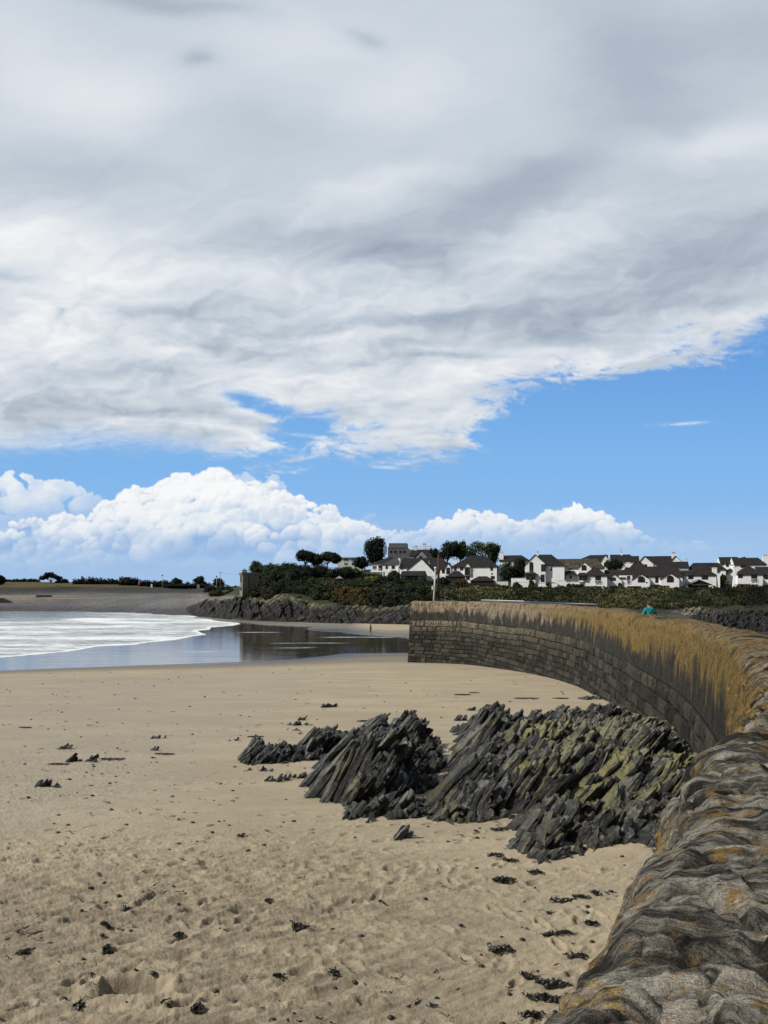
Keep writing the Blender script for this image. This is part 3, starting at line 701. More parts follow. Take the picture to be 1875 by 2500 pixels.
def build_sea():
    d = np.concatenate([np.linspace(38, 190, 420), [215, 260]])[::-1]; Yr = -WATER*F/d
    px = np.concatenate([np.arange(-5200, -200, 120), np.arange(-200, 1010, 2.2)]).astype(float)
    X, Y = fan((px-CX)/F, Yr); PX = CX+X*F/Y; PY = HY-WATER*F/Y
    wob = 2.2*fbm(X*.12, Y*.12, 3, 61); wobx = 8*fbm(X*.1, Y*.1, 3, 62)
    ins = inside(PX+wobx*.4, PY+wob*.5, FRONT); ds = segdist(PX+wobx*.4, PY+wob*.5, FRONT[:-3], .25)
    core = np.clip(ds/22., 0, 1)
    foam = np.where(ins, .53+.40*smooth(0, 4, 4-ds)+.0*core, 0)
    far = smooth(1531, 1505, PY)*smooth(330, 120, PX); foam = np.where(ins, foam-.42*far, foam)
    for (y0, am, wd) in ((1521, .35, 2.2), (1513, .5, 2.), (1533, .25, 3.), (1546, .30, 4.), (1562, .32, 4.), (1577, .25, 4.), (1590, .2, 3)):
        yl = y0+4*fbm(X*.02, X*0+y0, 3, 63)
        foam = np.where(ins, foam+am*np.exp(-((PY-yl)/wd)**2)*(.3+.7*smooth(-.3, .2, fbm(X*.03+y0, Y*.01, 2, 64))), foam)
    for (y0, am, wd, xa, xb) in ((1543, .55, .9, 560, 760), (1557, .6, 1.1, 760, 985), (1571, .5, .9, 640, 980), (1580, .5, 1.6, 470, 790), (1590, .6, 2.2, 430, 720), (1552, .35, .8, 560, 700), (1562, .35, .7, 500, 700)):
        yl = y0+3*fbm(X*.03, X*0+y0, 3, 66); foam = np.where(ins, foam, np.maximum(foam, am*np.exp(-((PY-yl)/wd)**2)*smooth(xa, xa+60, PX)*smooth(xb, xb-60, PX)*smooth(-.25, .25, fbm(X*.06+y0, Y*.02, 2, 67))))
    foam = np.clip(foam, 0, 1)
    calm = np.where(ins, 0., 1.)
    z = np.full_like(X, WATER)+np.where(ins, .05+.10*smooth(0, 14, ds)+.16*fbm(X*.09, Y*.22, 4, 65)*smooth(0, 14, ds), 0)
    cx_, cy_ = 258, 1514
    crest = np.exp(-((PY-1515)/2.2)**2)*np.exp(-((PX-225)/70)**2); z = z+.55*crest; foam = np.clip(foam+.8*crest, 0, 1)
    o = npmesh('sea', np.stack([X, Y, z], -1).reshape(-1, 3), gridfaces(*X.shape), m_sea, attrs={'foam': foam.ravel(), 'calm': calm.ravel()}, smooth_=True)
    tag(o, 'shallow sea with white foam wash and still water reflecting the shore', kind='structure')
build_sea()
# ------------------------------------------------------------------ curved stone breakwater
m_cop, n, p = material('lichen_coping')
uv = n.new('ShaderNodeUVMap', uv_map='UVMap').outputs[0]
su, sv, _ = n.xyz(uv)
och = n.attr('ochre'); whi = n.attr('white'); dst = n.attr('deep')
geo = n.new('ShaderNodeNewGeometry'); pos = geo.outputs['Position']
fib = n.noise(n.vec(n.mul(su, 9.), n.mul(sv, 1.1), 0.), 1., 8., .66, .6)
fib2 = n.noise(n.vec(n.mul(su, 34.), n.mul(sv, 3.5), 2.), 1., 6., .7, .8)
pat = n.noise(n.vec(n.mul(su, 3.6), n.mul(sv, 2.0), 5.), 1., 7., .68, 1.2)
sp = n.noise(pos, 26., 5., .75)
grey = n.mix((.028, .026, .022), (.50, .465, .39), n.sm(n.add(n.mul(fib, .55), n.mul(fib2, .45)), .41, .60))
orange = n.mix((.040, .028, .010), (.43, .285, .085), n.sm(n.add(n.mul(fib2, .6), n.mul(sp, .4)), .40, .60))
om = n.sm(n.add(n.add(n.mul(pat, 1.1), n.mul(fib, .5)), n.mul(n.sub(och, .5), .75)), .74, .98)
tanc = n.mix((.07, .052, .03), (.40, .32, .205), n.sm(n.add(n.mul(fib, .5), n.mul(fib2, .5)), .40, .60))
c = n.mix(n.mix(grey, orange, om), tanc, n.mul(n.attr('tan'), .8))
flk = n.noise(n.vec(n.mul(su, 13.), n.mul(sv, 7.), 4.), 1., 6., .7, 1.)
c = n.mix(c, n.mix((.20, .11, .02), (.45, .27, .06), sp), n.mul(n.sm(flk, .55, .63), .85))
c = n.mix(c, (.52, .48, .42), n.mul(n.sm(n.add(n.mul(fib2, .5), n.mul(whi, 1.)), .78, 1.0), n.sm(sp, .42, .6)))
c = n.mix(c, (.60, .58, .54), n.mul(n.sm(n.noise(n.vec(n.mul(su, 3.), n.mul(sv, 7.), 9.), 1., 5., .7, 1.), .66, .74), .55))
c = n.mix(c, (.020, .018, .014), n.mul(n.sm(dst, .3, .9), n.sm(fib, .62, .42)))
c = n.mix(c, (.02, .018, .015), n.sm(n.noise(n.vec(n.mul(su, 15.), n.mul(sv, 1.6), 3.), 1., 6., .7, 1.), .46, .33))
lowm = n.attr('low'); spk = n.noise(pos, 11., 7., .75)
c = n.mix(c, n.mix((.012, .012, .011), (.085, .078, .062), n.sm(n.add(n.mul(fib, .5), n.mul(sp, .5)), .42, .62)), n.sm(n.add(lowm, n.add(n.mul(n.sub(fib2, .5), 1.1), n.mul(n.sub(fib, .5), .9))), .12, .80))
c = n.mix(c, n.mix(c, (0, 0, 0), .6), n.sm(spk, .48, .34)); c = n.mix(c, n.mix(c, (.55, .5, .42), .5), n.mul(n.sm(spk, .60, .70), .6))
n.put(p.inputs['Base Color'], c); p.inputs['Roughness'].default_value = .85; p.inputs['Specular IOR Level'].default_value = .25
b1 = n.bump(fib, 1., .16); b2 = n.bump(n.add(n.mul(fib2, .6), n.add(n.mul(sp, .6), n.mul(spk, .9))), 1., .06, b1)
n.put(p.inputs['Normal'], b2)
m_mas, n, p = material('breakwater_masonry')
uv = n.new('ShaderNodeUVMap', uv_map='UVMap').outputs[0]; su, sv, _ = n.xyz(uv)
pos = n.new('ShaderNodeNewGeometry').outputs['Position']
tone = n.attr('tone'); joint = n.attr('joint'); lite = n.attr('lite')
f = n.noise(pos, 5., 7., .7); g = n.noise(pos, 24., 4., .7); vs = n.noise(n.vec(n.mul(su, 5.), n.mul(sv, .7), 1.), 1., 6., .65)
c = n.mix((.011, .011, .010), (.092, .084, .066), n.add(n.mul(n.m('POWER', tone, 1.6), .7), n.mul(n.sm(f, .35, .7), .4)))
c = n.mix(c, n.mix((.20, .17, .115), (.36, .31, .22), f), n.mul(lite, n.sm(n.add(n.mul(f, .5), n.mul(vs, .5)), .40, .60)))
c = n.mix(c, (.045, .047, .022), n.mul(n.sm(vs, .52, .68), .6))
c = n.mix(c, (.010, .010, .009), n.mul(joint, .85))
c = n.mix(c, (.62, .60, .56), n.mul(n.sm(n.noise(n.vec(n.mul(su, 6.), n.mul(sv, .55), 7.), 1., 5., .7), .67, .75), .8))
n.put(p.inputs['Base Color'], c); p.inputs['Roughness'].default_value = .85; p.inputs['Specular IOR Level'].default_value = .2
n.put(p.inputs['Normal'], n.bump(g, 1., .05, n.bump(f, 1., .16)))

def build_wall():
    # resample the plan curve with steps that grow with distance
    seg = np.hypot(*np.diff(WALL, axis=0).T); S = np.concatenate([[0], np.cumsum(seg)])
    s = [0.]
    while s[-1] < S[-1]:
        y = np.interp(s[-1], S, WALL[:, 1]); x = np.interp(s[-1], S, WALL[:, 0])
        s.append(s[-1]+np.clip(.0042*math.hypot(x, y), .012, .10))
    s = np.array(s[:-1]+[S[-1]]); P = np.stack([np.interp(s, S, WALL[:, k]) for k in (0, 1)], -1)
    T = np.gradient(P, axis=0); 
    for _ in range(30): T[1:-1] = .25*T[:-2]+.5*T[1:-1]+.25*T[2:]
    T /= np.linalg.norm(T, axis=1, keepdims=True); N = np.stack([T[:, 1], -T[:, 0]], -1)
    dist = P[:, 1]
    drop = np.interp(dist, [0, 8, 30, 55, 84], [.0, 0, .02, -.09, -.13])       # crest rises slightly outwards
    root = thing('breakwater', 'curved stone breakwater with ochre lichen on its rounded coping', 'breakwater', (0, 0, 0))
    # coping profile: (offset to the harbour side, height)
    prof = [(-.17, -3.02), (-.15, -2.6), (-.12, -2.1), (-.07, -1.65), (-.01, -1.38)]
    for a in np.linspace(10, 84, 9): prof.append((.34-.34*math.cos(R(a)), -1.30+.36*math.sin(R(a))))
    prof += [(.52, -.93), (.72, -.915), (.92, -.93), (1.06, -.99), (1.13, -1.12), (1.15, -1.5), (1.16, -2.2)]
    prof = np.array(prof); pl = np.concatenate([[0], np.cumsum(np.hypot(*np.diff(prof, axis=0).T))])
    vv = np.concatenate([np.linspace(0, pl[5], 46)[:-1], np.linspace(pl[5], pl[-4], 92)[:-1], np.linspace(pl[-4], pl[-1], 10)])
    o = np.interp(vv, pl, prof[:, 0]); h = np.interp(vv, pl, prof[:, 1])
    do, dh = np.gradient(o, vv), np.gradient(h, vv); no, nh = -dh, do            # outward normal in the profile plane
    Sg, Vg = np.meshgrid(s, vv, indexing='ij'); Yg = np.broadcast_to(dist[:, None], Sg.shape)
    topm = smooth(pl[6], pl[13], vv)[None, :]
    amp = (.040+.035*topm)
    wob = fbm(Sg*.9, Vg*.5, 4, 71)*1.5; fibre = fbm(Sg*6.5+1.2*fbm(Sg*.8, Vg*1.3, 2, 75), Vg*.9, 4, 72); stone = cellnoise(Sg*1.25+.3*fbm(Sg, Vg, 2, 76), Vg*.55+.2, 73)
    rid = 1-2*np.abs(fbm(Sg*2.4+.5*wob, Vg*1.2, 4, 74))
    PXw = P[:, 0, None]+N[:, 0, None]*o[None, :]; PYw = P[:, 1, None]+N[:, 1, None]*o[None, :]; PZw = h[None, :]+0*Sg
    nearm = smooth(16, 8, Yg)
    r1 = vnoise(PXw*3.1, PYw*3.1, PZw*3.1, 101)+.5*vnoise(PXw*6.7, PYw*6.7, PZw*6.7, 102); r2 = vnoise(PXw*14, PYw*14, PZw*14, 103)+.6*vnoise(PXw*29, PYw*29, PZw*29, 104)
    chip = cellnoise(Sg*3.3+.6*r1, Vg*1.5+.4*r1, 105); chip2 = cellnoise(Sg*7.5+.5*r1, Vg*3.2+.4*r1, 106)
    disp = nearm*(.020*r1+.011*r2+.032*(chip[0]-.5)+.020*(chip2[0]-.5)-.020*smooth(.12, 0, chip[2]))+amp*(.45*wob+.32*fibre)+.05*(stone[0]-.5)*(.6+topm)-.055*smooth(.10, .0, stone[2])*(.4+.8*topm)+.012*rid*topm+.030*fbm(Sg*11+.5*wob, Vg*5, 4, 77)+.05*topm*np.minimum(0, .25-np.abs(fbm(Sg*1.7+.6*wob, Vg*.8, 3, 86)))*0+.014*topm*(1-2*np.abs(fbm(Sg*5+wob, Vg*1.6, 3, 87)))
    disp = disp*smooth(0, .12, vv)[None, :]
    disp = disp*(.75+.45*smooth(12, 5, Yg))
    O = o[None, :]+no[None, :]*disp; H = h[None, :]+nh[None, :]*disp-drop[:, None]
    V = np.empty(Sg.shape+(3,)); V[..., 0] = P[:, 0, None]+N[:, 0, None]*O; V[..., 1] = P[:, 1, None]+N[:, 1, None]*O; V[..., 2] = H
    face = smooth(pl[9], pl[4], vv)[None, :]
    ochre = .44*face*smooth(95, 30, Yg)+.24*(1-face)*smooth(4, 9, Yg)+.44+.10*fbm(Sg*.35, Vg*.5, 3, 78)
    ochre = ochre-.22*smooth(50, 84, Yg)-.55*smooth(pl[2], pl[0], vv)[None, :]*smooth(.2, -.25, fbm(Sg*.5, Vg*.7, 3, 79)-.1)
    white = .25+.30*smooth(25, 60, Yg)*face+.25*(smooth(pl[3], pl[1], vv)[None, :])*smooth(.0, .4, fbm(Sg*1.2, Vg*.6, 3, 80))
    deep = smooth(.09, .0, stone[2])*.9+nearm*smooth(.13, .02, chip[2])*.8+.7*smooth(.1, .5, fbm(Sg*1.1, Vg*1.1, 4, 82))*(1-face)
    npmesh('coping', V.reshape(-1, 3), gridfaces(len(s), len(vv)), m_cop, root, True,
           attrs={'tan': (smooth(38, 74, Yg)*np.ones_like(Sg)*smooth(pl[1], pl[3], vv)[None, :]).ravel(), 'low': np.clip(smooth(pl[3]+.25, pl[0], vv)[None, :]*1.15+1.0*fbm(Sg*1.9, Vg*.9, 5, 88, .6)*smooth(pl[5], pl[3], vv)[None, :]-.05, 0, 1).ravel(), 'ochre': np.clip(ochre, 0, 1).ravel(), 'white': np.clip(white, 0, 1).ravel(), 'deep': np.clip(deep, 0, 1).ravel()}, uv=np.stack([Sg, Vg], -1).reshape(-1, 2))
    # masonry face: squared blocks in courses with recessed joints
    hv = np.linspace(-3.0, -8.6, 140)
    keep = s > 3.0; s2 = s[keep]; P2, N2, d2 = P[keep], N[keep], dist[keep]; dr2 = drop[keep]
    Sg, Hg = np.meshgrid(s2, hv, indexing='ij'); Yg = np.broadcast_to(d2[:, None], Sg.shape)
    edges = [-3.0]
    rg = np.random.default_rng(5)
    while edges[-1] > -8.7: edges.append(edges[-1]-rg.uniform(.36, .56))
    edges = np.array(edges)
    Hw = Hg+.05*fbm(Sg*.8, Hg*.8, 2, 81)+.10*fbm(Sg*.16, Hg*.3, 2, 85)+.012*fbm(Sg*7, Hg*7, 2, 89)
    ci = np.clip(np.searchsorted(-edges, -Hw)-1, 0, len(edges)-2)
    dv = np.minimum(edges[ci]-Hw, Hw-edges[ci+1])
    bl = .75+.5*_hash(ci, ci*0+3, 0, 9); ph = _hash(ci, ci*0, 1, 9)*3
    k = np.floor((Sg+ph)/bl); k = k.astype(np.int64); jit = lambda kk: (_hash(kk, ci, 5, 4)-.5)*.85*bl
    e0 = k*bl+jit(k)-ph; e1 = (k+1)*bl+jit(k+1)-ph
    kk = np.where(Sg < e0, k-1, np.where(Sg > e1, k+1, k))
    dh_ = np.minimum(np.abs(Sg-e0), np.abs(Sg-e1))
    dj = np.minimum(dv, dh_)
    joint = smooth(.045, .012, dj); tone = _hash(kk, ci, 2, 12)
    prot = .10*(_hash(kk, ci, 7, 15)-.3)+.060*fbm(Sg*5, Hg*5, 4, 83)+.03*fbm(Sg*1.5, Hg*1.5, 2, 84)
    out_ = -.19-.10*(-3.0-Hg)-.012*smooth(-3.0, -3.15, Hg)-(prot*(1-joint)-.055*joint)*smooth(-3.0, -3.08, Hg)
    V = np.empty(Sg.shape+(3,)); V[..., 0] = P2[:, 0, None]+N2[:, 0, None]*out_; V[..., 1] = P2[:, 1, None]+N2[:, 1, None]*out_; V[..., 2] = Hg-dr2[:, None]*smooth(-3.4, -3.0, Hg)
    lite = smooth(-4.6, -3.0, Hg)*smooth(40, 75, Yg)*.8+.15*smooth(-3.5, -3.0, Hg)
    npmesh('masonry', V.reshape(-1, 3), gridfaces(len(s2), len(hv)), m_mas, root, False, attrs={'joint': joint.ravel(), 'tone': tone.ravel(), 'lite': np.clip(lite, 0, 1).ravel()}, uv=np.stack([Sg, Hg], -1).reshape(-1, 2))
    # solid back: walkway behind the wall, harbour face and the seaward end
    k = slice(0, len(s), 6); Pk, Nk, sk = P[k], N[k], s[k]
    def strip(name, prof, mat, par):
        pr = np.array(prof); nn_ = len(pr)
        V = np.empty((len(Pk), nn_, 3)); V[..., 0] = Pk[:, 0, None]+Nk[:, 0, None]*pr[None, :, 0]; V[..., 1] = Pk[:, 1, None]+Nk[:, 1, None]*pr[None, :, 0]; V[..., 2] = pr[None, :, 1]
        Sg, Vg = np.meshgrid(sk, np.arange(nn_)*1.3, indexing='ij')
        return npmesh(name, V.reshape(-1, 3), gridfaces(len(Pk), nn_), mat, par, False, attrs={'tone': np.full(V.shape[0]*nn_, .6)}, uv=np.stack([Sg, Vg], -1).reshape(-1, 2))
    strip('walkway', [(1.12, -2.12), (2.0, -2.1), (3.2, -2.1), (4.4, -2.14)], m_walk, root)
    strip('harbour_face', [(4.4, -2.12), (4.5, -2.6), (5.1, -9.)], m_mas, root)
    e, en = P[-1], N[-1]
    pf = [(-.79, -8.7), (-.22, -3.05), (-.12, -2.1), (0, -1.3), (.12, -1.08), (.34, -.95), (.92, -.94), (1.12, -1.1), (1.15, -2.1), (4.4, -2.13), (5.1, -8.9)]
    m = MB(); m.add([(e[0]+en[0]*a-T[-1][0]*.03, e[1]+en[1]*a-T[-1][1]*.03, z+.12*(z > -3)) for a, z in pf], [tuple(range(len(pf)))])
    m.build('end_face', m_mas, root)
    return root
m_walk = plain('walkway_concrete', (.22, .20, .17), .9, .2, .3, 2., .01)
build_wall()
# ------------------------------------------------------------------ slate outcrops on the sand
m_rock, n, p = material('slate_rock')
pos = n.new('ShaderNodeNewGeometry').outputs['Position']; nor = n.new('ShaderNodeNewGeometry').outputs['Normal']
tone = n.attr('tone'); alg = n.attr('algae'); pale = n.attr('pale'); low = n.attr('low')
sx, sy, sz = n.xyz(pos)
STRIKE = R(14); DIP = R(50)
rx = n.add(n.mul(sx, math.cos(STRIKE)), n.mul(sy, math.sin(STRIKE))); ry = n.add(n.mul(sx, -math.sin(STRIKE)), n.mul(sy, math.cos(STRIKE)))
lay = n.add(n.mul(rx, -math.sin(DIP)), n.mul(sz, math.cos(DIP))); alo = n.add(n.mul(rx, math.cos(DIP)), n.mul(sz, math.sin(DIP)))
wob = n.mul(n.sub(n.noise(pos, 1.6, 3., .5), .5), .18)
strat = n.noise(n.vec(n.mul(n.add(lay, wob), 15.), n.mul(alo, 1.0), n.mul(ry, 1.3)), 1., 6., .68)
f = n.noise(pos, 3.2, 7., .7); g = n.noise(pos, 17., 6., .72)
crk = n.noise(n.vec(n.mul(n.add(lay, wob), 34.), n.mul(alo, 2.2), n.mul(ry, 2.6)), 1., 5., .7)
c = n.mix((.005, .005, .006), (.26, .255, .235), n.sm(n.add(n.mul(strat, .4), n.add(n.mul(g, .35), n.mul(crk, .25))), .455, .625))
c = n.mix(c, n.mix((.09, .092, .095), (.20, .20, .195), strat), n.mul(pale, n.sm(f, .38, .62)))
c = n.mix(c, n.mix(c, (0, 0, 0), .7), n.sm(tone, .70, .2))
nx, ny, nz = n.xyz(nor)
up = n.sm(n.add(nz, n.mul(nx, -.55)), .55, .95)
patch = n.noise(pos, 1.1, 4., .6)
am = n.mul(n.mul(alg, up), n.sm(n.add(n.mul(f, .35), n.add(n.mul(g, .35), n.mul(patch, .40))), .48, .66))
c = n.mix(c, n.mix((.060, .062, .022), (.40, .36, .12), n.add(n.mul(g, .6), n.mul(strat, .4))), am)
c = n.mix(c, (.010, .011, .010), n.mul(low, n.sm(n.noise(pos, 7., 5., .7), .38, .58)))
n.put(p.inputs['Base Color'], c); n.put(p.inputs['Roughness'], n.fmix(.55, .30, n.sm(f, .4, .7))); p.inputs['Specular IOR Level'].default_value = .5
n.put(p.inputs['Normal'], n.bump(n.add(n.mul(g, .7), n.mul(crk, .6)), 1., .06, n.bump(n.add(strat, n.mul(f, .5)), 1., .12)))

E1 = np.array((math.cos(STRIKE), math.sin(STRIKE), 0.)); E2 = np.array((-math.sin(STRIKE), math.cos(STRIKE), 0.)); E3 = np.array((0, 0, 1.))
AX = E1*math.cos(DIP)+E3*math.sin(DIP)       # up the dip (leans to the right)
NX = -E1*math.sin(DIP)+E3*math.cos(DIP)      # bedding normal (faces up and left)
class Slabs:
    def __init__(s): s.V = []; s.F = []; s.A = []; s.n = 0
    def slab(s, tip, L, wid, th, rg, alg, pale, na=6, nb=4, nc=3, axis=None, gz=0., tilt=None):
        a = np.linspace(-1, 0, na)[:, None, None]; b = np.linspace(-.5, .5, nb)[None, :, None]; c = np.linspace(-.5, .5, nc)[None, None, :]
        a, b, c = np.broadcast_arrays(a, b, c)
        q1 = rg.normal(0, .5); q2 = rg.normal(0, .35)
        A = a*L+np.where(a > -.01, q1*b*wid*1.1+q2*c*th*1.2-.5*abs(q1)*wid*.6, 0)*1.0
        A = A-np.where(a > -.01, 1, .3)*.35*th*np.abs(2*b)**2.2-(a > -.3)*.22*th*(2*c)**2
        taper = 1-.30*smooth(-.6, 0., a)*rg.uniform(.2, 1.)
        B = b*wid*taper+.25*(a)*wid*rg.normal(0, .4); Cc = c*th*(1-.25*smooth(-.5, 0, a)*rg.random())
        ph = rg.uniform(0, 99)
        jx = .20*vnoise(A*2.2+ph, B*2.6, Cc*5, 91); jy = .18*vnoise(A*2.8+ph, B*2.6+7, Cc*5, 92); jz = .28*vnoise(A*3.2+ph, B*3.5+3, Cc*4, 93)
        sc = min(wid, L)*.9
        A = A+jx*sc*.8+.035*vnoise(A*9+ph, B*9, Cc*9, 94); B = B+jy*sc+.035*vnoise(A*8+ph, B*8+5, Cc*9, 95); Cc = Cc+jz*th+.018*vnoise(A*11+ph, B*11, Cc*3, 96)
        t1 = rg.normal(0, .10); t2 = rg.normal(0, .13); t3 = rg.normal(0, .10)
        if tilt: t1, t3 = tilt[0]+rg.normal(0, .02), tilt[1]+rg.normal(0, .02); t2 *= .4
        ax = AX+t1*NX+t3*E2; ax /= np.linalg.norm(ax); st = E2+t2*E1+.10*rg.normal()*E3; st -= st.dot(ax)*ax; st /= np.linalg.norm(st); nn_ = np.cross(ax, st)*-1
        if nn_.dot(NX) < 0: nn_ = -nn_
        P = np.array(tip)+A[..., None]*ax+B[..., None]*st+Cc[..., None]*nn_
        idx = np.arange(na*nb*nc).reshape(na, nb, nc)+s.n
        def q(g, flip):
            f_ = np.stack([g[:-1, :-1], g[1:, :-1], g[1:, 1:], g[:-1, 1:]], -1).reshape(-1, 4); return f_[:, ::-1] if flip else f_
        s.F += [q(idx[:, :, 0], False), q(idx[:, :, -1], True), q(idx[:, 0, :], True), q(idx[:, -1, :], False), q(idx[0], True), q(idx[-1], False)]
        s.V.append(P.reshape(-1, 3)); m = P.shape[0]*P.shape[1]*P.shape[2]
        hh = P[..., 2].ravel()-gz
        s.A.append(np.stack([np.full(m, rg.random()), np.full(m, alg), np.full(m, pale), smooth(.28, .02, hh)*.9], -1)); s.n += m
    def build(s, name, label, cat, group=None):
        V = np.vstack(s.V); F_ = np.vstack(s.F); A = np.vstack(s.A); A = np.clip(A, 0, 1)
        c0 = V.mean(0); 
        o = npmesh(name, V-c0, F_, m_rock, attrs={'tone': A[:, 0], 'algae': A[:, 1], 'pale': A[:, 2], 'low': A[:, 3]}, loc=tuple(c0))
        return tag(o, label, cat, group)
def poly_world(pxs): return [ground(*q)[:2] for q in pxs]
def outcrop(name, label, pxpoly, height, algae, pale, seed, sp=.155, group='dark slate outcrops on the sand', gaps=.12):
    rg = np.random.default_rng(seed); poly = poly_world(pxpoly); P = np.array(poly); S = Slabs()
    x0, y0 = P.min(0); x1, y1 = P.max(0); nloc = P.shape[0]
    ring = P.tolist()+[P[0].tolist()]
    # large teeth: cells of shared height
    xs, ys = [], []
    y = y0
    while y < y1:
        x = x0
        while x < x1:
            xs.append(x+rg.uniform(-.5, .5)*sp); ys.append(y+rg.uniform(-.5, .5)*sp*1.5); x += sp
        y += sp*1.35
    xs, ys = np.array(xs), np.array(ys); k = inside(xs, ys, poly); xs, ys = xs[k], ys[k]
    dist = segdist(xs, ys, ring); zs = sand_z(xs, ys)
    u = xs*math.cos(STRIKE)+ys*math.sin(STRIKE); v = -xs*math.sin(STRIKE)+ys*math.cos(STRIKE)
    cid, cf, ce = cellnoise(u*.95+seed, v*.62+seed*.3, seed)
    cid2, _, _ = cellnoise(u*2.1+seed, v*1.15+.5, seed+3)
    # peaked teeth: bundles of thin beds that share one crest and step down from it
    def bundle(x, y, hh, wB, TB, al, pl):
        z = float(sand_z(x, y)); t1, t3 = rg.normal(0, .09), rg.normal(0, .14); cpk = rg.uniform(-.25, .15)*TB; c = -TB/2; k1 = rg.uniform(.5, 1.3); k2 = rg.uniform(.7, 2.0)
        while c < TB/2:
            th = rg.uniform(.030, .085)*(1.0+.25*hh)
            d_ = c-cpk; drop = (-d_*k1 if d_ < 0 else d_*k2)+abs(rg.normal(0, .035))
            q = np.array((x, y, z+hh))+NX*c-AX*drop; b_off = rg.normal(0, .10)*wB
            q = q+E2*b_off
            L = (max(.1, q[2]-z)+.30)/math.sin(DIP)+.05
            S.slab(tuple(q), L, wB*rg.uniform(.72, 1.1), th*1.12, rg, np.clip(al+rg.normal(0, .08), 0, 1), pl, 9, 7, 2, gz=z, tilt=(t1, t3)); c += th
    for i in range(len(xs)):
        if rg.random() > .46: continue
        hx = height(xs[i], ys[i]) if callable(height) else height
        e = min(1., .30+dist[i]/.8); a = algae(xs[i], ys[i]) if callable(algae) else algae; pl = pale(xs[i], ys[i]) if callable(pale) else pale
        bundle(xs[i], ys[i], max(.08, hx*e*(.34+.75*cid[i]+.25*rg.normal()*.6)), rg.uniform(.14, .44)*(.6+.4*hx), rg.uniform(.12, .40)*(.6+.4*hx), float(np.clip(a+.7*(cid2[i]-.5), 0, 1)), pl)
    for i in range(0, len(xs), 3):
        hx = height(xs[i], ys[i]) if callable(height) else height
        e = min(1., .28+dist[i]/.85)
        hh = .72*hx*e*(.36+.66*cid[i]+.34*(cid2[i]-.5)+.10*rg.normal())
        if cid2[i] < gaps and dist[i] < 1.2: hh *= .25
        if hh < .05: hh = .05
        big = rg.random() < .6
        wid = (rg.uniform(.12, .34) if big else rg.uniform(.07, .20))*(.72+.35*hx); th = (rg.uniform(.05, .13) if big else rg.uniform(.03, .07))*(.7+.4*hx)
        a = algae(xs[i], ys[i]) if callable(algae) else algae; pl = pale(xs[i], ys[i]) if callable(pale) else pale
        a = np.clip(a+.5*(cid2[i]-.5), 0, 1)
        S.slab((xs[i], ys[i], zs[i]+hh), (hh+.35)/math.sin(DIP)+.1, wid, th, rg, a, pl, gz=zs[i])
    # low rubble filling between the teeth
    for i in range(0, len(xs), 2):
        x = xs[i]+rg.uniform(-.2, .2); y = ys[i]+rg.uniform(-.25, .25); z = float(sand_z(x, y)); hx = height(x, y) if callable(height) else height
        S.slab((x, y, z+hx*rg.uniform(.12, .5)*min(1, .3+dist[i])), .5+.3*hx, rg.uniform(.12, .35), rg.uniform(.05, .12), rg, .25, .3, 4, 3, 2, gz=z)
    return S.build(name, label, 'rock outcrop', group)
def hA(x, y): return (1.05-.50*float(smooth(17, 27, y)))+.22*float(fbm(np.array([x*.3]), np.array([y*.3]), 2, 90)[0])
def aA(x, y): return .10+.95*float(smooth(1.5, 4.0, x-(y-14)*.10))*float(smooth(31, 24, y))
outcrop('rock_outcrop', 'largest outcrop of slanting slate with yellow-green algae, running back to the wall', [(1112,1995),(1140,2008),(1200,2008),(1250,1990),(1330,1985),(1450,1990),(1600,2020),(1650,2025),(1705,1975),(1735,1890),(1680,1850),(1600,1820),(1570,1790),(1530,1762),(1420,1775),(1330,1775),(1230,1783),(1150,1800),(1140,1840),(1132,1900),(1122,1950)], hA, aA, .25, 101)
outcrop('rock_outcrop', 'dark jagged outcrop left of the sandy gap, with the tallest pointed crest', [(800,1905),(830,1945),(870,1968),(940,1958),(1000,1950),(1060,1925),(1078,1890),(1080,1850),(1075,1822),(1000,1808),(930,1815),(875,1840),(845,1872)], 1.12, lambda x, y: .30, .30, 102)
outcrop('rock_outcrop', 'low dark outcrop tapering out to the left over the sand', [(592,1852),(620,1868),(700,1864),(770,1856),(835,1858),(880,1838),(920,1822),(860,1815),(790,1820),(700,1832),(640,1838)], .62, .08, .15, 103, .17, gaps=.3)
outcrop('rock_outcrop', 'front outcrop ending in a pale grey ribbed slab on the sand', [(1296,2106),(1330,2112),(1385,2114),(1430,2098),(1500,2084),(1560,2078),(1620,2098),(1665,2075),(1690,2010),(1500,2000),(1400,2005),(1310,1998),(1290,2030),(1290,2070)], lambda x, y: .62+.28*float(smooth(3.1, 2.5, x))+.15*float(smooth(12.3, 13.2, y)), lambda x, y: .25+.4*float(smooth(12.4, 13.3, y)), lambda x, y: .95*float(smooth(3.3, 2.6, x))+.25, 104, .16)
outcrop('rock_outcrop', 'group of squared dark blocks in front of the tall crest', [(845,1978),(872,2003),(925,2006),(985,2000),(1040,2002),(1068,1988),(1050,1960),(1000,1955),(930,1968),(880,1965)], .62, .15, .35, 105, .18)
outcrop('rock_outcrop', 'narrow leaning slab standing clear at the left of the main rocks', [(792,1905),(815,1912),(850,1895),(880,1880),(872,1862),(840,1868),(815,1885)], .50, .05, .2, 106, .15)
outcrop('rock_outcrop', 'small jumble of blocks between the sandy gap and the big outcrop', [(1062,2000),(1110,2008),(1160,2012),(1200,2012),(1190,1985),(1120,1975),(1070,1975)], .55, .3, .45, 107, .17)
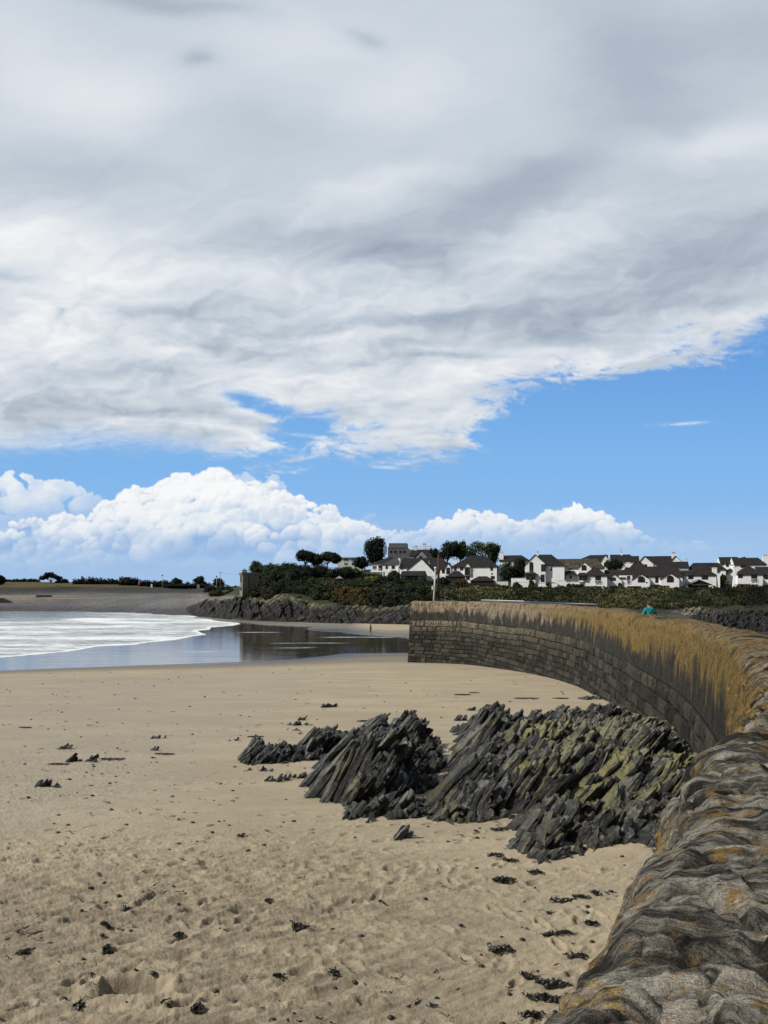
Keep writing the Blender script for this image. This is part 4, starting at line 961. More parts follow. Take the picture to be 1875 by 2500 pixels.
outcrop('rock_outcrop', 'low ribbed ledge of dark rock at the back, short of the wall', [(1115,1790),(1160,1800),(1240,1788),(1340,1780),(1440,1778),(1530,1765),(1580,1775),(1560,1752),(1470,1748),(1360,1756),(1240,1762),(1140,1772)], .58, .10, .15, 108, .2)

def boulder(px, py, w, h, label, seed, nsl=None, pale=.15):
    X0, Y0, z0 = ground(px, py); W_ = w*Y0/F; H_ = h*Y0/F; S = Slabs(); rg = np.random.default_rng(seed)
    nsl = nsl or max(3, int(4+W_/.16))
    for i in range(nsl):
        x = X0+W_*(rg.random()-.5)*.85; y = Y0+rg.uniform(-.25, .25)*W_+.25*W_; hh = H_*(rg.uniform(.55, 1.02) if i % 2 == 0 else rg.uniform(.3, .7))*(1-.5*abs(2*(x-X0)/W_)**2)
        z = float(sand_z(x, y))
        S.slab((x+.3*hh, y, z+hh), (hh+.2)/math.sin(DIP), max(.10, W_*rg.uniform(.25, .5)), max(.05, H_*rg.uniform(.25, .5)), rg, .05, pale, 5, 3, 3, gz=z-.1)
    S.build('beach_rock', label, 'rock', 'small rocks scattered on the sand')
for i, (px, py, w, h, lab) in enumerate([
    (163, 1829, 46, 14, 'flat dark rock at the far left, farther from the camera than its two neighbours'),
    (180, 1861, 36, 22, 'pointed dark rock at the left, left one of a touching pair'),
    (222, 1861, 32, 19, 'dark rock at the left, right one of a touching pair'),
    (105, 1924, 48, 22, 'mossy dark rock half buried in sand near the left edge'),
    (139, 1924, 22, 15, 'small rock against the right side of the half buried mossy rock'),
    (794, 1728, 24, 17, 'left half of a split dark rock standing alone in the middle of the sand'),
    (813, 1727, 20, 15, 'right half of a split dark rock standing alone in the middle of the sand'),
    (741, 1758, 30, 10, 'flattish dark stone below the split rock'),
    (723, 1771, 34, 12, 'low dark stone at the end of a short row, beyond the left outcrop'),
    (757, 1771, 28, 6, 'thin flat stone lying right of a low dark stone, beyond the left outcrop'),
    (723, 1785, 24, 8, 'small low stone directly before the row beyond the left outcrop'),
    (737, 1794, 28, 6, 'flat stone nearest the left outcrop on its far side'),
    (386, 1804, 44, 8, 'long low stone in open sand, left of centre'),
    (380, 1833, 28, 12, 'humped stone with a line of weed before it, left of centre'),
    (570, 1809, 26, 8, 'small rounded stone left of the tip of the low outcrop'),
    (604, 1881, 16, 7, 'tiny dark stone in front of the low outcrop tip'),
    (650, 1883, 34, 12, 'dark stone in front of the low outcrop, right of a tiny one'),
    (655, 1908, 17, 14, 'leftmost of four stones in a close row'),
    (680, 1908, 26, 19, 'second from left and darkest of four stones in a close row'),
    (704, 1903, 27, 15, 'third from left of four stones in a close row'),
    (737, 1899, 36, 16, 'rightmost and widest of four stones in a close row'),
    (1156, 1735, 24, 13, 'small stone between the wall and the tall crest, left of a bigger one'),
    (1195, 1731, 28, 15, 'low stone touching the left side of a pyramid shaped rock'),
    (1220, 1738, 44, 26, 'pyramid shaped dark rock standing before the wall'),
    (1127, 1760, 34, 17, 'rounded weedy rock just behind the crest of the rocks'),
    (1448, 1708, 56, 13, 'dark weed covered rock close to the foot of the wall'),
    (588, 2046, 15, 12, 'lone small dark stone on bare sand in the foreground'),
    (985, 2052, 46, 42, 'pale grey split block standing nearest the camera, before the dark blocks'),
    (1590, 2100, 34, 30, 'dark stone tucked against the wall at the end of the front outcrop'),
    ]):
    boulder(px, py, w, h, lab, 300+i, pale=.9 if px == 985 else .15)

# ------------------------------------------------------------------ seaweed and drift
m_weed = plain('dark_seaweed', (.016, .017, .012), .45, .5, .5, 8.)
def ribbons(mb, x, y, rad_x, rad_y, count, rg, size=.10, zoff=.0):
    for i in range(count):
        r = math.sqrt(rg.random()); a = rg.uniform(0, 6.28)
        px, py = x+rad_x*r*math.cos(a), y+rad_y*r*math.sin(a); a = rg.uniform(-.6, .6)+(0 if rg.random() < .7 else 1.4)
        L = size*rg.uniform(.5, 1.8); w = size*rg.uniform(.12, .34); pts = []
        for k in range(4):
            z = gz(px, py)+zoff+.012+rg.uniform(0, .05)*size*3*(1-r*.6)
            pts.append((px, py, z, w*(1 if k in (1, 2) else .45)))
            px += L/3*math.cos(a); py += L/3*math.sin(a); a += rg.normal(0, .5)
        vs = []
        for (qx, qy, qz, ww) in pts: vs += [(qx-ww*math.sin(a)*.5, qy+ww*math.cos(a)*.5, qz+rg.uniform(-.01, .02)), (qx+ww*math.sin(a)*.5, qy-ww*math.cos(a)*.5, qz+rg.uniform(-.01, .02))]
        mb.add(vs, [(0, 1, 3, 2), (2, 3, 5, 4), (4, 5, 7, 6)])
from mathutils.bvhtree import BVHTree
_so = bpy.data.objects['sand'].data
_sv = np.empty(len(_so.vertices)*3, np.float32); _so.vertices.foreach_get('co', _sv); _sv = _sv.reshape(-1, 3)
_sY = None
def _grid():
    global _sY, _sZ, _sT
    nt = int(np.argmax(np.diff(_sv[:, 1]) > 1e-6))+1
    _sZ = _sv[:, 2].reshape(-1, nt); _sY = _sv[:, 1].reshape(-1, nt)[:, 0]; _sT = _sv[:nt, 0]/_sY[0]
_grid()
def gz(x, y):                                 # height of the finished sand surface
    j = int(np.clip(np.searchsorted(_sY, y), 1, len(_sY)-1)); i = int(np.clip(np.searchsorted(_sT, x/y), 1, len(_sT)-1))
    return float(max(_sZ[j, i], _sZ[j-1, i-1], _sZ[j-1, i], _sZ[j, i-1]))
WEED = [(1305, 2140, 34, 12, 'seaweed lump on the sand below the front outcrop'), (1225, 2155, 62, 16, 'broad dark seaweed patch lower left of the front outcrop'),
 (1366, 2205, 60, 16, 'frayed seaweed patch left part of a double clump near the wall'), (1415, 2200, 40, 9, 'thin seaweed strip right part of a double clump near the wall'),
 (1450, 2192, 20, 8, 'small round seaweed ball near the wall'), (1222, 2323, 64, 28, 'thick tangle of seaweed in the foreground, farther from the wall'),
 (1360, 2287, 90, 13, 'long stringy line of seaweed in the foreground'), (1440, 2262, 38, 10, 'seaweed scrap close to the coping'),
 (1403, 2337, 46, 22, 'seaweed tuft touching the edge of the wall'), (1288, 2387, 38, 22, 'dark upright seaweed knot in the foreground'),
 (1348, 2406, 90, 30, 'largest seaweed heap in the foreground beside the wall'), (1312, 2441, 62, 13, 'flat seaweed line below the largest heap'),
 (1362, 2447, 46, 20, 'rounded seaweed heap against the wall in the bottom corner'), (1295, 2490, 54, 13, 'seaweed scrap at the bottom edge near the wall'),
 (1216, 2030, 44, 14, 'forked seaweed left of the front outcrop'), (1242, 2112, 44, 9, 'seaweed at the toe of the front outcrop'), (1207, 2096, 34, 12, 'wispy seaweed left of the toe of the front outcrop'),
 (52, 2339, 56, 13, 'seaweed line at the left edge of the foreground'), (255, 2274, 38, 10, 'small seaweed sprig in the left foreground'), (428, 2296, 28, 8, 'small seaweed scrap in trampled sand, left of centre'),
 (673, 2397, 30, 11, 'seaweed curl at the bottom centre'), (813, 2385, 22, 9, 'seaweed lump at the bottom, right of centre'), (727, 2271, 62, 13, 'brown seaweed patch on the trampled sand at the centre'),
 (651, 2204, 22, 10, 'seaweed tuft on trampled sand at the centre'), (304, 2226, 22, 9, 'seaweed tuft on rippled sand at the left'), (184, 2470, 24, 9, 'seaweed scrap beside a dug hole at the bottom left'), (472, 2478, 34, 12, 'seaweed scrap at the bottom edge, left of centre'),
 (256, 2332, 22, 14, 'upright curl of seaweed above the dug hole'),
 (1127, 1697, 48, 7, 'flat line of weed on the far sand, left end'), (1282, 1706, 66, 7, 'long flat weed line on the far sand before the wall'), (1368, 1706, 46, 8, 'dark weed strip beside the weed covered rock'), (1155, 1692, 30, 7, 'short weed strip on the far sand, nearest the water'),
 (905, 1762, 80, 7, 'thin weed line just beyond the tall crest'), (620, 1800, 44, 6, 'weed strip beyond the tip of the low outcrop'), (270, 1856, 70, 9, 'stringy weed trailing right from the pair of pointed rocks'), (140, 1868, 60, 6, 'flat weed trailing left from the pair of pointed rocks'), (60, 1777, 34, 4, 'short weed line on the smooth sand at the far left'), (400, 1842, 56, 7, 'weed line in front of the humped stone')]
for i, (px, py, w, h, lab) in enumerate(WEED):
    X0, Y0, z0 = ground(px, py); rg = np.random.default_rng(500+i); wx = w*Y0/F*(.27 if px < 900 and py > 2150 else .44); wy = max(.04, h*Y0/F*.5/max(.10, -z0/Y0)*.55); m = MB()
    ribbons(m, X0, Y0, wx, min(wy, 1.2), int((44+w*1.0)*(1.8 if py < 1780 else 1)), rg, max(.05, min(wx*.24, .22)))
    if h > 9:
        for k in range(int(h/4)): m.ball((X0+rg.normal(0, wx*.35), Y0+rg.normal(0, wy*.3), gz(X0, Y0)+.02), (wx*rg.uniform(.15, .35), wy*.3, max(.02, .3*h*Y0/F)), 7, 4)
    tag(m.build('seaweed_clump', m_weed), lab, 'seaweed', 'seaweed clumps washed up on the beach')
m = MB(); rg = np.random.default_rng(9)
for i in range(1500):
    y = 5.5*math.exp(rg.random()*math.log(80/5.5)); x = rg.uniform(-.6, .5)*y
    if x > wall_x(y)-1.2 or (y > 45 and rg.random() < .6): continue
    if fbm(np.array([x*.3]), np.array([y*.2]), 2, 33)[0] < -.05 and rg.random() < .75: continue
    s_ = rg.uniform(.02, .07)*(1+.03*y)
    if rg.random() < .5: ribbons(m, x, y, s_*1.5, s_, int(rg.integers(1, 4)), rg, s_*1.2)
    else: m.ball((x, y, gz(x, y)+.005), (s_*.5, s_*.4, s_*.25), 6, 4)
tag(m.build('seaweed_litter', m_weed), 'tiny dark scraps of weed and pebbles strewn over the sand', kind='stuff')
# ------------------------------------------------------------------ buildings
def wallmat(name, col, var=.06):
    m, n, p = material(name)
    pos = n.new('ShaderNodeNewGeometry').outputs['Position']
    f = n.noise(n.scale(pos, (1.6, 1.6, .35)), 1., 5., .6); g = n.noise(pos, .5, 3., .5)
    c = n.mix(tuple(x*.80 for x in col), col, n.sm(f, .25, .55)); c = n.mix(c, tuple(x*.9 for x in col), n.sm(g, .5, .7))
    n.put(p.inputs['Base Color'], c); p.inputs['Roughness'].default_value = .85; p.inputs['Specular IOR Level'].default_value = .2
    return m
def roofmat(name, a, b, moss=0.):
    m, n, p = material(name)
    pos = n.new('ShaderNodeNewGeometry').outputs['Position']
    f = n.noise(pos, 1.1, 6., .7); r = n.noise(n.scale(pos, (.4, .4, 5.)), 1., 3., .6)
    c = n.mix(a, b, n.sm(n.add(n.mul(f, .6), n.mul(r, .4)), .3, .7))
    if moss: c = n.mix(c, (.10, .092, .045), n.mul(n.sm(f, .45, .65), moss))
    n.put(p.inputs['Base Color'], c); p.inputs['Roughness'].default_value = .8; p.inputs['Specular IOR Level'].default_value = .2
    n.put(p.inputs['Normal'], n.bump(r, .5, .06))
    return m
M_white = wallmat('white_render', (.85, .85, .84)); M_cream = wallmat('off_white_render', (.66, .65, .62)); M_grey = wallmat('grey_cladding', (.13, .135, .145)); M_grey2 = wallmat('pale_grey_cladding', (.22, .22, .23))
M_roof = roofmat('dark_roof_tiles', (.009, .009, .010), (.026, .024, .024)); M_roof2 = roofmat('brown_roof_tiles', (.011, .010, .010), (.032, .027, .025)); M_moss = roofmat('mossy_roof_tiles', (.022, .019, .016), (.06, .052, .042), .8); M_roofg = roofmat('grey_roof_tiles', (.03, .03, .032), (.065, .064, .063))
M_frame = plain('dark_timber', (.018, .016, .015), .6, .3, .3); M_wframe = plain('white_frame', (.72, .72, .71), .5, .3, .05)
M_pot = plain('chimney_pot_clay', (.06, .035, .025), .8)
m, n, p = material('window_glass'); p.inputs['Base Color'].default_value = (.012, .014, .018, 1); p.inputs['Roughness'].default_value = .08; p.inputs['Specular IOR Level'].default_value = .5
pos = n.new('ShaderNodeNewGeometry').outputs['Position']; n.put(p.inputs['Base Color'], n.mix((.008, .009, .011), (.05, .055, .06), n.sm(n.noise(pos, .9, 2., .5), .5, .7)))
M_glass = m
TURN = R(-15)                                 # fronts turned a little seaward so that they catch the sun

class House:
    """built in its own metres: x along the front, y inwards, z up; picture columns and rows are turned into metres at depth Y"""
    def __init__(s, name, label, Y, px0, base, cat='house', group='white houses above the shore', turn=TURN, wall=None, roof=None, gcol=None):
        s.Y = Y; s.px0 = px0; s.base = base; s.k = Y/F
        x, y, z = at(px0, base, Y)
        s.root = thing(name, label, cat, (x, y, z), turn, group)
        s.wm = wall or M_white; s.rm = roof or M_roof; s.wall = MB(); s.roofs = []; s.ct = math.cos(turn)
    def x(s, px): return (px-s.px0)*s.k/s.ct
    def z(s, py): return (s.base-py)*s.k
    def add_roof(s, mb, mat): s.roofs.append((mb, mat))
    def block(s, x0, x1, eave, d0=0., d1=8., foot=None):
        s.wall.box(s.x(x0), s.x(x1), d0, d1, -2.5 if foot is None else s.z(foot), s.z(eave))
    def ridge_x(s, x0, x1, eave, ridge, d0=0., d1=8., hip=(0., 0.), foot=None, mat=None, over=.35, wall=True):
        """ridge runs along the front; hip = how far (m) each end of the ridge is drawn in (0 = gable)"""
        X0, X1, ze, zr = s.x(x0), s.x(x1), s.z(eave), s.z(ridge); ym = (d0+d1)/2
        if wall: s.block(x0, x1, eave, d0, d1, foot)
        sl = (zr-ze)/(ym-d0); oz = over*sl; th = .16
        xa, xb = X0-over*.6, X1+over*.6; ya, yb = d0-over, d1+over; zo = ze-oz
        ra, rb = X0+hip[0] if hip[0] else xa, X1-hip[1] if hip[1] else xb
        m = MB(); up = .06
        m.slab([(xa, ya, zo+up), (xb, ya, zo+up), (rb, ym, zr+up), (ra, ym, zr+up)], th)
        m.slab([(xb, yb, zo+up), (xa, yb, zo+up), (ra, ym, zr+up), (rb, ym, zr+up)], th)
        for (h, xx, rr) in ((hip[0], xa, ra), (hip[1], xb, rb)):
            if h: m.slab([(xx, ya, zo+up), (xx, yb, zo+up), (rr, ym, zr+up)] if xx > rr else [(xx, yb, zo+up), (xx, ya, zo+up), (rr, ym, zr+up)], th)
            elif wall: s.wall.add([(X0 if xx == xa else X1, d0+.01, ze), (X0 if xx == xa else X1, d1-.01, ze), (X0 if xx == xa else X1, ym, zr-.08)], [(0, 1, 2)]) if False else s._gable_side(X0 if xx == xa else X1, d0, d1, ze, zr)
        s.add_roof(m, mat or s.rm)
    def _gable_side(s, X, d0, d1, ze, zr):
        ym = (d0+d1)/2; t = .12 if X > 0 else -.12
        s.wall.add([(X, d0, ze), (X, d1, ze), (X, ym, zr-.05), (X-.3, d0, ze), (X-.3, d1, ze), (X-.3, ym, zr-.05)] if X > (s.x(s.px0)) else [(X+.3, d0, ze), (X+.3, d1, ze), (X+.3, ym, zr-.05), (X, d0, ze), (X, d1, ze), (X, ym, zr-.05)],
                   [(0, 1, 2), (5, 4, 3), (0, 3, 4, 1), (1, 4, 5, 2), (2, 5, 3, 0)])
    def gable(s, x0, x1, eave, ridge, d0=-.05, d1=6., foot=None, mat=None, over=.28, apex=None, wall=True, eave2=None):
        """gable end faces the front, ridge runs inwards"""
        X0, X1, z0, z1, zr = s.x(x0), s.x(x1), s.z(eave), s.z(eave2 or eave), s.z(ridge); xm = (X0+X1)/2 if apex is None else s.x(apex)
        zf = -2.5 if foot is None else s.z(foot)
        if wall: s.wall.prism([(X0, zf), (X1, zf), (X1, z1), (xm, zr-.04), (X0, z0)], d0, d1)
        m = MB(); th = .16; up = .06
        a = (zr-z0)/(xm-X0); b = (zr-z1)/(X1-xm)
        m.slab([(X0-over, d0-over, z0-over*a+up), (xm, d0-over, zr+up), (xm, d1, zr+up), (X0-over, d1, z0-over*a+up)], th)
        m.slab([(xm, d0-over, zr+up+.002), (X1+over, d0-over, z1-over*b+up), (X1+over, d1, z1-over*b+up), (xm, d1, zr+up+.002)], th)
        s.add_roof(m, mat or s.rm)
    def leanto(s, x0, x1, low, high, d0=-2.2, d1=0., mat=None):
        m = MB(); X0, X1 = s.x(x0), s.x(x1); zl, zh = s.z(low), s.z(high); i = min(.9, (X1-X0)*.2)
        m.slab([(X0-.2, d0, zl), (X1+.2, d0, zl), (X1-i, d1, zh), (X0+i, d1, zh)], .15)
        m.slab([(X1+.2, d0, zl), (X1+.2, d1+.01, zl), (X1-i, d1, zh)], .15); m.slab([(X0-.2, d1+.01, zl), (X0-.2, d0, zl), (X0+i, d1, zh)], .15)
        s.add_roof(m, mat or s.rm)
    def window(s, x0, x1, y0, y1, d=0., arch=False, frame=None, name='window', mull=1, trans=0, pane=None):
        X0, X1, za, zb = s.x(x0), s.x(x1), s.z(y1), s.z(y0); w = X1-X0; fw = .09
        def outline(x0, x1, z0, z1):
            if not arch: return [(x0, z0), (x1, z0), (x1, z1), (x0, z1)]
            r = (x1-x0)/2; cx = (x0+x1)/2
            return [(x0, z0), (x1, z0)]+[(cx+r*math.cos(t), z1-r+r*math.sin(t)) for t in np.linspace(0, math.pi, 9)]
        fr = MB(); o = outline(X0, X1, za, zb); i = outline(X0+fw, X1-fw, za+fw, zb-fw); k = len(o)
        vs = [(q[0], d-.08, q[1]) for q in o]+[(q[0], d-.08, q[1]) for q in i]+[(q[0], d+.05, q[1]) for q in o]+[(q[0], d+.05, q[1]) for q in i]
        fs = []
        for j in range(k):
            j2 = (j+1) % k
            fs += [(j, j2, k+j2, k+j), (2*k+j, 2*k+j2, j2, j), (k+j, k+j2, 3*k+j2, 3*k+j)]
        fr.add(vs, fs)
        for q in range(1, mull+1):
            if w > .5: xx = X0+w*q/(mull+1); fr.box(xx-.03, xx+.03, d-.07, d+.03, za+fw, zb-fw*1.2-(.12*w if arch else 0))
        for q in range(1, trans+1): zz_ = za+(zb-za)*q/(trans+1); fr.box(X0+fw, X1-fw, d-.065, d+.03, zz_-.03, zz_+.03)
        f = fr.build(name, frame or M_frame, s.root)
        g = MB(); q = outline(X0+fw*.9, X1-fw*.9, za+fw*.9, zb-fw*.9); g.add([(a, d-.03, b) for a, b in q], [tuple(range(len(q)))])
        g.build('pane', pane or M_glass, f)
        return f
    def door(s, x0, x1, y0, y1, d=0., mat=None):
        m = MB(); X0, X1, za, zb = s.x(x0), s.x(x1), s.z(y1), s.z(y0); m.box(X0, X1, d-.07, d+.05, za, zb); f = m.build('door', mat or M_frame, s.root)
        h = MB(); h.ball((X1-.15, d-.10, za+(zb-za)*.5), .05, 6, 4); h.build('handle', M_wframe, f)
    def chimney(s, x0, x1, y0, y1, d=4., pots=1, flare=0., depth=.8):
        X0, X1, za, zb = s.x(x0), s.x(x1), s.z(y1), s.z(y0); m = MB()
        m.prism([(X0-flare, za), (X1+flare, za), (X1, za+(zb-za)*.7), (X1, zb), (X0, zb), (X0, za+(zb-za)*.7)], d, d+depth)
        m.box(X0-.08, X1+.08, d-.08, d+depth+.08, zb, zb+.14)
        c = m.build('chimney', s.wm if s.wm in (M_white, M_cream) else M_cream, s.root)
        for i in range(pots):
            t = MB(); xx = X0+(X1-X0)*(i+.5)/pots; t.tube([(xx, d+depth/2, zb+.14), (xx, d+depth/2, zb+.55)], [.16, .12], 8); t.build('chimney_pot', M_pot, c)
    def rail(s, x0, x1, y0, y1, d=-.25):          # balcony rail with a crossed panel
        X0, X1, za, zb = s.x(x0), s.x(x1), s.z(y1), s.z(y0); m = MB()
        m.box(X0, X1, d-.04, d+.04, zb-.08, zb); m.box(X0, X1, d-.04, d+.04, za, za+.08)
        for a, b in ((za, zb), (zb, za)): m.tube([(X0, d, a), (X1, d, b)], .045, 5)
        for xx in (X0, X1): m.box(xx-.04, xx+.04, d-.045, d+.045, za-.002, zb+.002)
        m.build('balcony_rail', M_wframe, s.root)
    def done(s):
        if s.wall.v: s.wall.build('wall', s.wm, s.root)
        for m, mt in s.roofs: m.build('roof', mt, s.root)
        # gutters and downpipes
        return s.root

# ---- left group on the hill
h = House('house', 'white house with hipped roof and a balcony, leftmost of the hill group', 302, 907, 1409)
h.ridge_x(907, 962, 1376, 1359, 0, 9, (6.0, 2.))
h.window(909, 920, 1381, 1392, mull=2, frame=M_wframe); h.window(924, 934, 1380, 1393, mull=1); h.window(936, 958, 1398, 1408, mull=3, frame=M_wframe); h.window(940, 956, 1380, 1391, mull=2, frame=M_wframe)
m = MB(); m.box(h.x(907), h.x(932), -1.3, 0, h.z(1397), h.z(1394)); m.build('balcony', M_white, h.root); h.rail(907, 932, 1389, 1394, -1.3); h.done()
h = House('house', 'small white house with steep hipped roof beside the leftmost hill house', 294, 934, 1408, roof=M_roofg)
h.ridge_x(934, 972, 1377, 1360, 0, 8, (4.2, .8)); h.window(941, 947, 1381, 1389, mull=1); h.window(956, 964, 1381, 1389, mull=1); h.door(936, 939, 1396, 1407); h.chimney(969, 972, 1363, 1376, 2.2); h.done()
h = House('house', 'white house with one wide plain gable facing the water', 288, 972, 1418)
h.ridge_x(974, 1040, 1384, 1362, 1., 9., (0., 0.)); h.gable(995, 1062, 1391, 1364, -.6, 6., apex=1028, eave2=1400)
h.window(1003, 1010, 1396, 1404, -.6); h.window(976, 982, 1377, 1390, .95, mull=1); h.window(1032, 1042, 1404, 1413, -.62, mull=2); h.done()
h = House('house', 'dark roofed house wing tucked behind the wide plain gable', 300, 1034, 1415)
h.ridge_x(1034, 1092, 1388, 1361, 0, 10, (0., 3.)); h.window(1066, 1073, 1391, 1400); h.window(1078, 1085, 1391, 1400); h.door(1060, 1063, 1395, 1410); h.done()
h = House('house', 'broad white house with big hipped roof and two pointed dormers', 286, 1087, 1417)
h.ridge_x(1101, 1208, 1383, 1356, 0, 11, (6.5, 5.5)); h.gable(1132, 1147, 1384, 1374, -.7, 4., foot=1403); h.gable(1087, 1101, 1385, 1374, -.4, 4.)
h.window(1134, 1146, 1385, 1403, -.7, mull=2, trans=1); h.window(1090, 1099, 1386, 1402, -.4, mull=1, trans=1); h.window(1108, 1114, 1384, 1393); h.window(1122, 1130, 1384, 1393, mull=1)
h.window(1193, 1199, 1385, 1394, mull=1); h.door(1136, 1145, 1407, 1416); h.window(1194, 1203, 1407, 1414, mull=1); h.window(1195, 1199, 1400, 1403); h.chimney(1102, 1111, 1366, 1378, 5., 2); h.window(1088, 1098, 1405, 1413, -.4, mull=1); h.done()
h = House('house', 'dark roofed house with a white chimney behind the trees on the hill', 330, 1217, 1384)
h.ridge_x(1219, 1290, 1369, 1355, 0, 10, (0., 4.)); h.chimney(1218, 1228, 1349, 1370, 1., 2); h.window(1240, 1247, 1372, 1379); h.done()
# ---- the row on the right
Yr_ = 262
h = House('house', 'tall white gabled house with a long arched window and roofed bay', Yr_, 1283, 1421)
h.gable(1283, 1329, 1377, 1354, -.2, 9., apex=1305); h.ridge_x(1304, 1372, 1379, 1353, 1.2, 10., (0., 4.5))
h.window(1292, 1301, 1372, 1396, -.2, arch=True, mull=1, trans=2); h.window(1319, 1330, 1378, 1395, -.25, mull=2, trans=1); h.leanto(1280, 1310, 1402, 1397, -1.4, -.2)
h.window(1284, 1306, 1402, 1415, -1.1, mull=3); m = MB(); m.box(h.x(1284), h.x(1306), -1.05, -.2, h.z(1424), h.z(1415)); m.build('bay_base', M_white, h.root)
h.door(1318, 1327, 1403, 1421, -.2); h.chimney(1307, 1311, 1347, 1358, 5., 1); h.window(1340, 1344, 1385, 1394, 1.2); h.done()
h = House('house', 'long white house with mossy roof, two arched gable windows and dark veranda', 264, 1346, 1426, roof=M_moss)
h.ridge_x(1348, 1466, 1386, 1364, 0., 9., (0, 2.5)); h.gable(1353, 1383, 1386, 1371, -.4, 5., apex=1367, foot=1400); h.gable(1406, 1437, 1387, 1372, -.4, 5., apex=1420, foot=1430)
h.window(1363, 1373, 1379, 1392, -.4, arch=True, mull=1, trans=1); h.window(1415, 1426, 1380, 1393, -.4, arch=True, mull=1, trans=1); h.window(1387, 1392, 1387, 1391)
h.leanto(1331, 1404, 1404, 1394, -3., -.02, M_roof); h.window(1334, 1350, 1404, 1415, -2.6, mull=2); h.window(1352, 1357, 1404, 1418, -2.6, mull=0); h.window(1358, 1380, 1404, 1415, -2.6, mull=3); h.window(1388, 1393, 1407, 1413, 0.)
m = MB(); m.box(h.x(1333), h.x(1381), -2.55, -.02, h.z(1426), h.z(1415)); m.build('veranda_base', M_white, h.root); h.window(1379, 1404, 1421, 1427, -.02, mull=3); h.done()
h = House('house', 'white hip roofed corner house with a tall balcony window, standing forward of the row', 256, 1424, 1444, roof=M_roof2)
h.ridge_x(1424, 1478, 1404, 1384, 0, 8, (3.6, 3.6)); h.window(1451, 1464, 1405, 1424, 0, mull=2, trans=1); h.rail(1451, 1464, 1417, 1424); h.window(1427, 1465, 1431, 1443, -.05, mull=5); h.leanto(1411, 1433, 1405, 1398, -.9, 0.)
h.window(1414, 1433, 1405, 1416, -.55, mull=3); m = MB(); m.box(h.x(1414), h.x(1424), -.5, 2, h.z(1421), h.z(1404)); m.build('bay_wall', M_white, h.root); h.done()
h = House('house', 'small white house with one low gable, between corner house and sweeping terrace', 258, 1476, 1444, roof=M_roof2)
h.ridge_x(1476, 1522, 1410, 1391, .4, 8., (0, 0)); h.gable(1481, 1515, 1417, 1401, -.2, 5., apex=1497); h.window(1488, 1501, 1410, 1418, -.2, mull=2); h.window(1487, 1507, 1431, 1441, -.2, mull=2); h.done()
h = House('house', 'long white terrace under one sweeping roof with two arched gable windows', 257, 1510, 1444, roof=M_roof2)
h.ridge_x(1519, 1652, 1406, 1383, .6, 9., (1.2, 1.2)); h.gable(1541, 1580, 1414, 1401, -.3, 5., apex=1560); h.gable(1604, 1644, 1413, 1400, -.3, 5., apex=1625); h.block(1511, 1541, 1405, .2, 8)
h.window(1553, 1569, 1407, 1422, -.3, arch=True, mull=2, trans=1); h.window(1617, 1632, 1406, 1422, -.3, arch=True, mull=2, trans=1)
h.window(1529, 1536, 1406, 1424, .2, mull=0, trans=1); h.rail(1529, 1537, 1416, 1424, -.1); h.window(1592, 1599, 1405, 1423, .6, mull=0, trans=1); h.window(1529, 1560, 1431, 1443, -.32, mull=4); h.window(1591, 1622, 1430, 1443, -.32, mull=3); h.window(1571, 1574, 1421, 1424, -.3, mull=0)
h.chimney(1529, 1538, 1373, 1390, 4.5, 1); h.window(1632, 1635, 1434, 1443, -.31, mull=0); h.leanto(1582, 1603, 1429, 1427, -.6, .6); h.done()
h = House('house', 'white end house with hip roof, row of upstairs windows and stepped chimney stack', 256, 1645, 1444, roof=M_roof2)
h.ridge_x(1648, 1682, 1410, 1392, .6, 7., (0, 0)); h.gable(1650, 1676, 1412, 1401, .2, 4., apex=1664); h.ridge_x(1674, 1738, 1403, 1381, 0, 8., (4.2, 4.2)); h.chimney(1731, 1741, 1387, 1445, 1.5, 1, .5, 1.)
h.window(1654, 1667, 1408, 1416, .2, mull=2); h.window(1677, 1688, 1404, 1414, 0, mull=1); h.window(1706, 1720, 1404, 1415, 0, mull=2); h.window(1653, 1668, 1430, 1443, .18, mull=2); h.done()
h = House('house', 'narrow white gable wing behind the stepped chimney stack', 270, 1740, 1436, roof=M_roof)
h.ridge_x(1700, 1757, 1394, 1373, 1., 9., (3.5, 2.5)); h.window(1742, 1746, 1396, 1403, 1.); h.done()
# back rows
h = House('house', 'white gabled house of the back row with a black square window', 296, 1402, 1405)
h.ridge_x(1402, 1478, 1370, 1354, 2., 11., (6., 0.)); h.gable(1459, 1486, 1376, 1355, 0., 9., apex=1471); h.window(1469, 1478, 1374, 1385, 0., mull=1); h.done()
h = House('house', 'back row house with half white gable and an aerial on its chimney', 304, 1477, 1400)
h.ridge_x(1490, 1552, 1371, 1353, 1., 10., (0., 3.)); h.gable(1474, 1496, 1374, 1353, 0., 8., apex=1478); h.chimney(1513, 1518, 1348, 1358, 5., 1); h.window(1500, 1507, 1376, 1384, 1.)
m = MB(); x_, z_ = h.x(1514), h.z(1348); m.tube([(x_, 5.4, z_), (x_, 5.4, z_+1.9)], .03, 5); m.tube([(x_-.5, 5.4, z_+1.7), (x_+.5, 5.4, z_+1.7)], .02, 5); m.tube([(x_-.35, 5.4, z_+1.4), (x_+.35, 5.4, z_+1.4)], .02, 5); m.build('aerial', M_frame, h.root); h.done()
h = House('house', 'back row house with white gables at both ends and a white end chimney', 300, 1548, 1400)
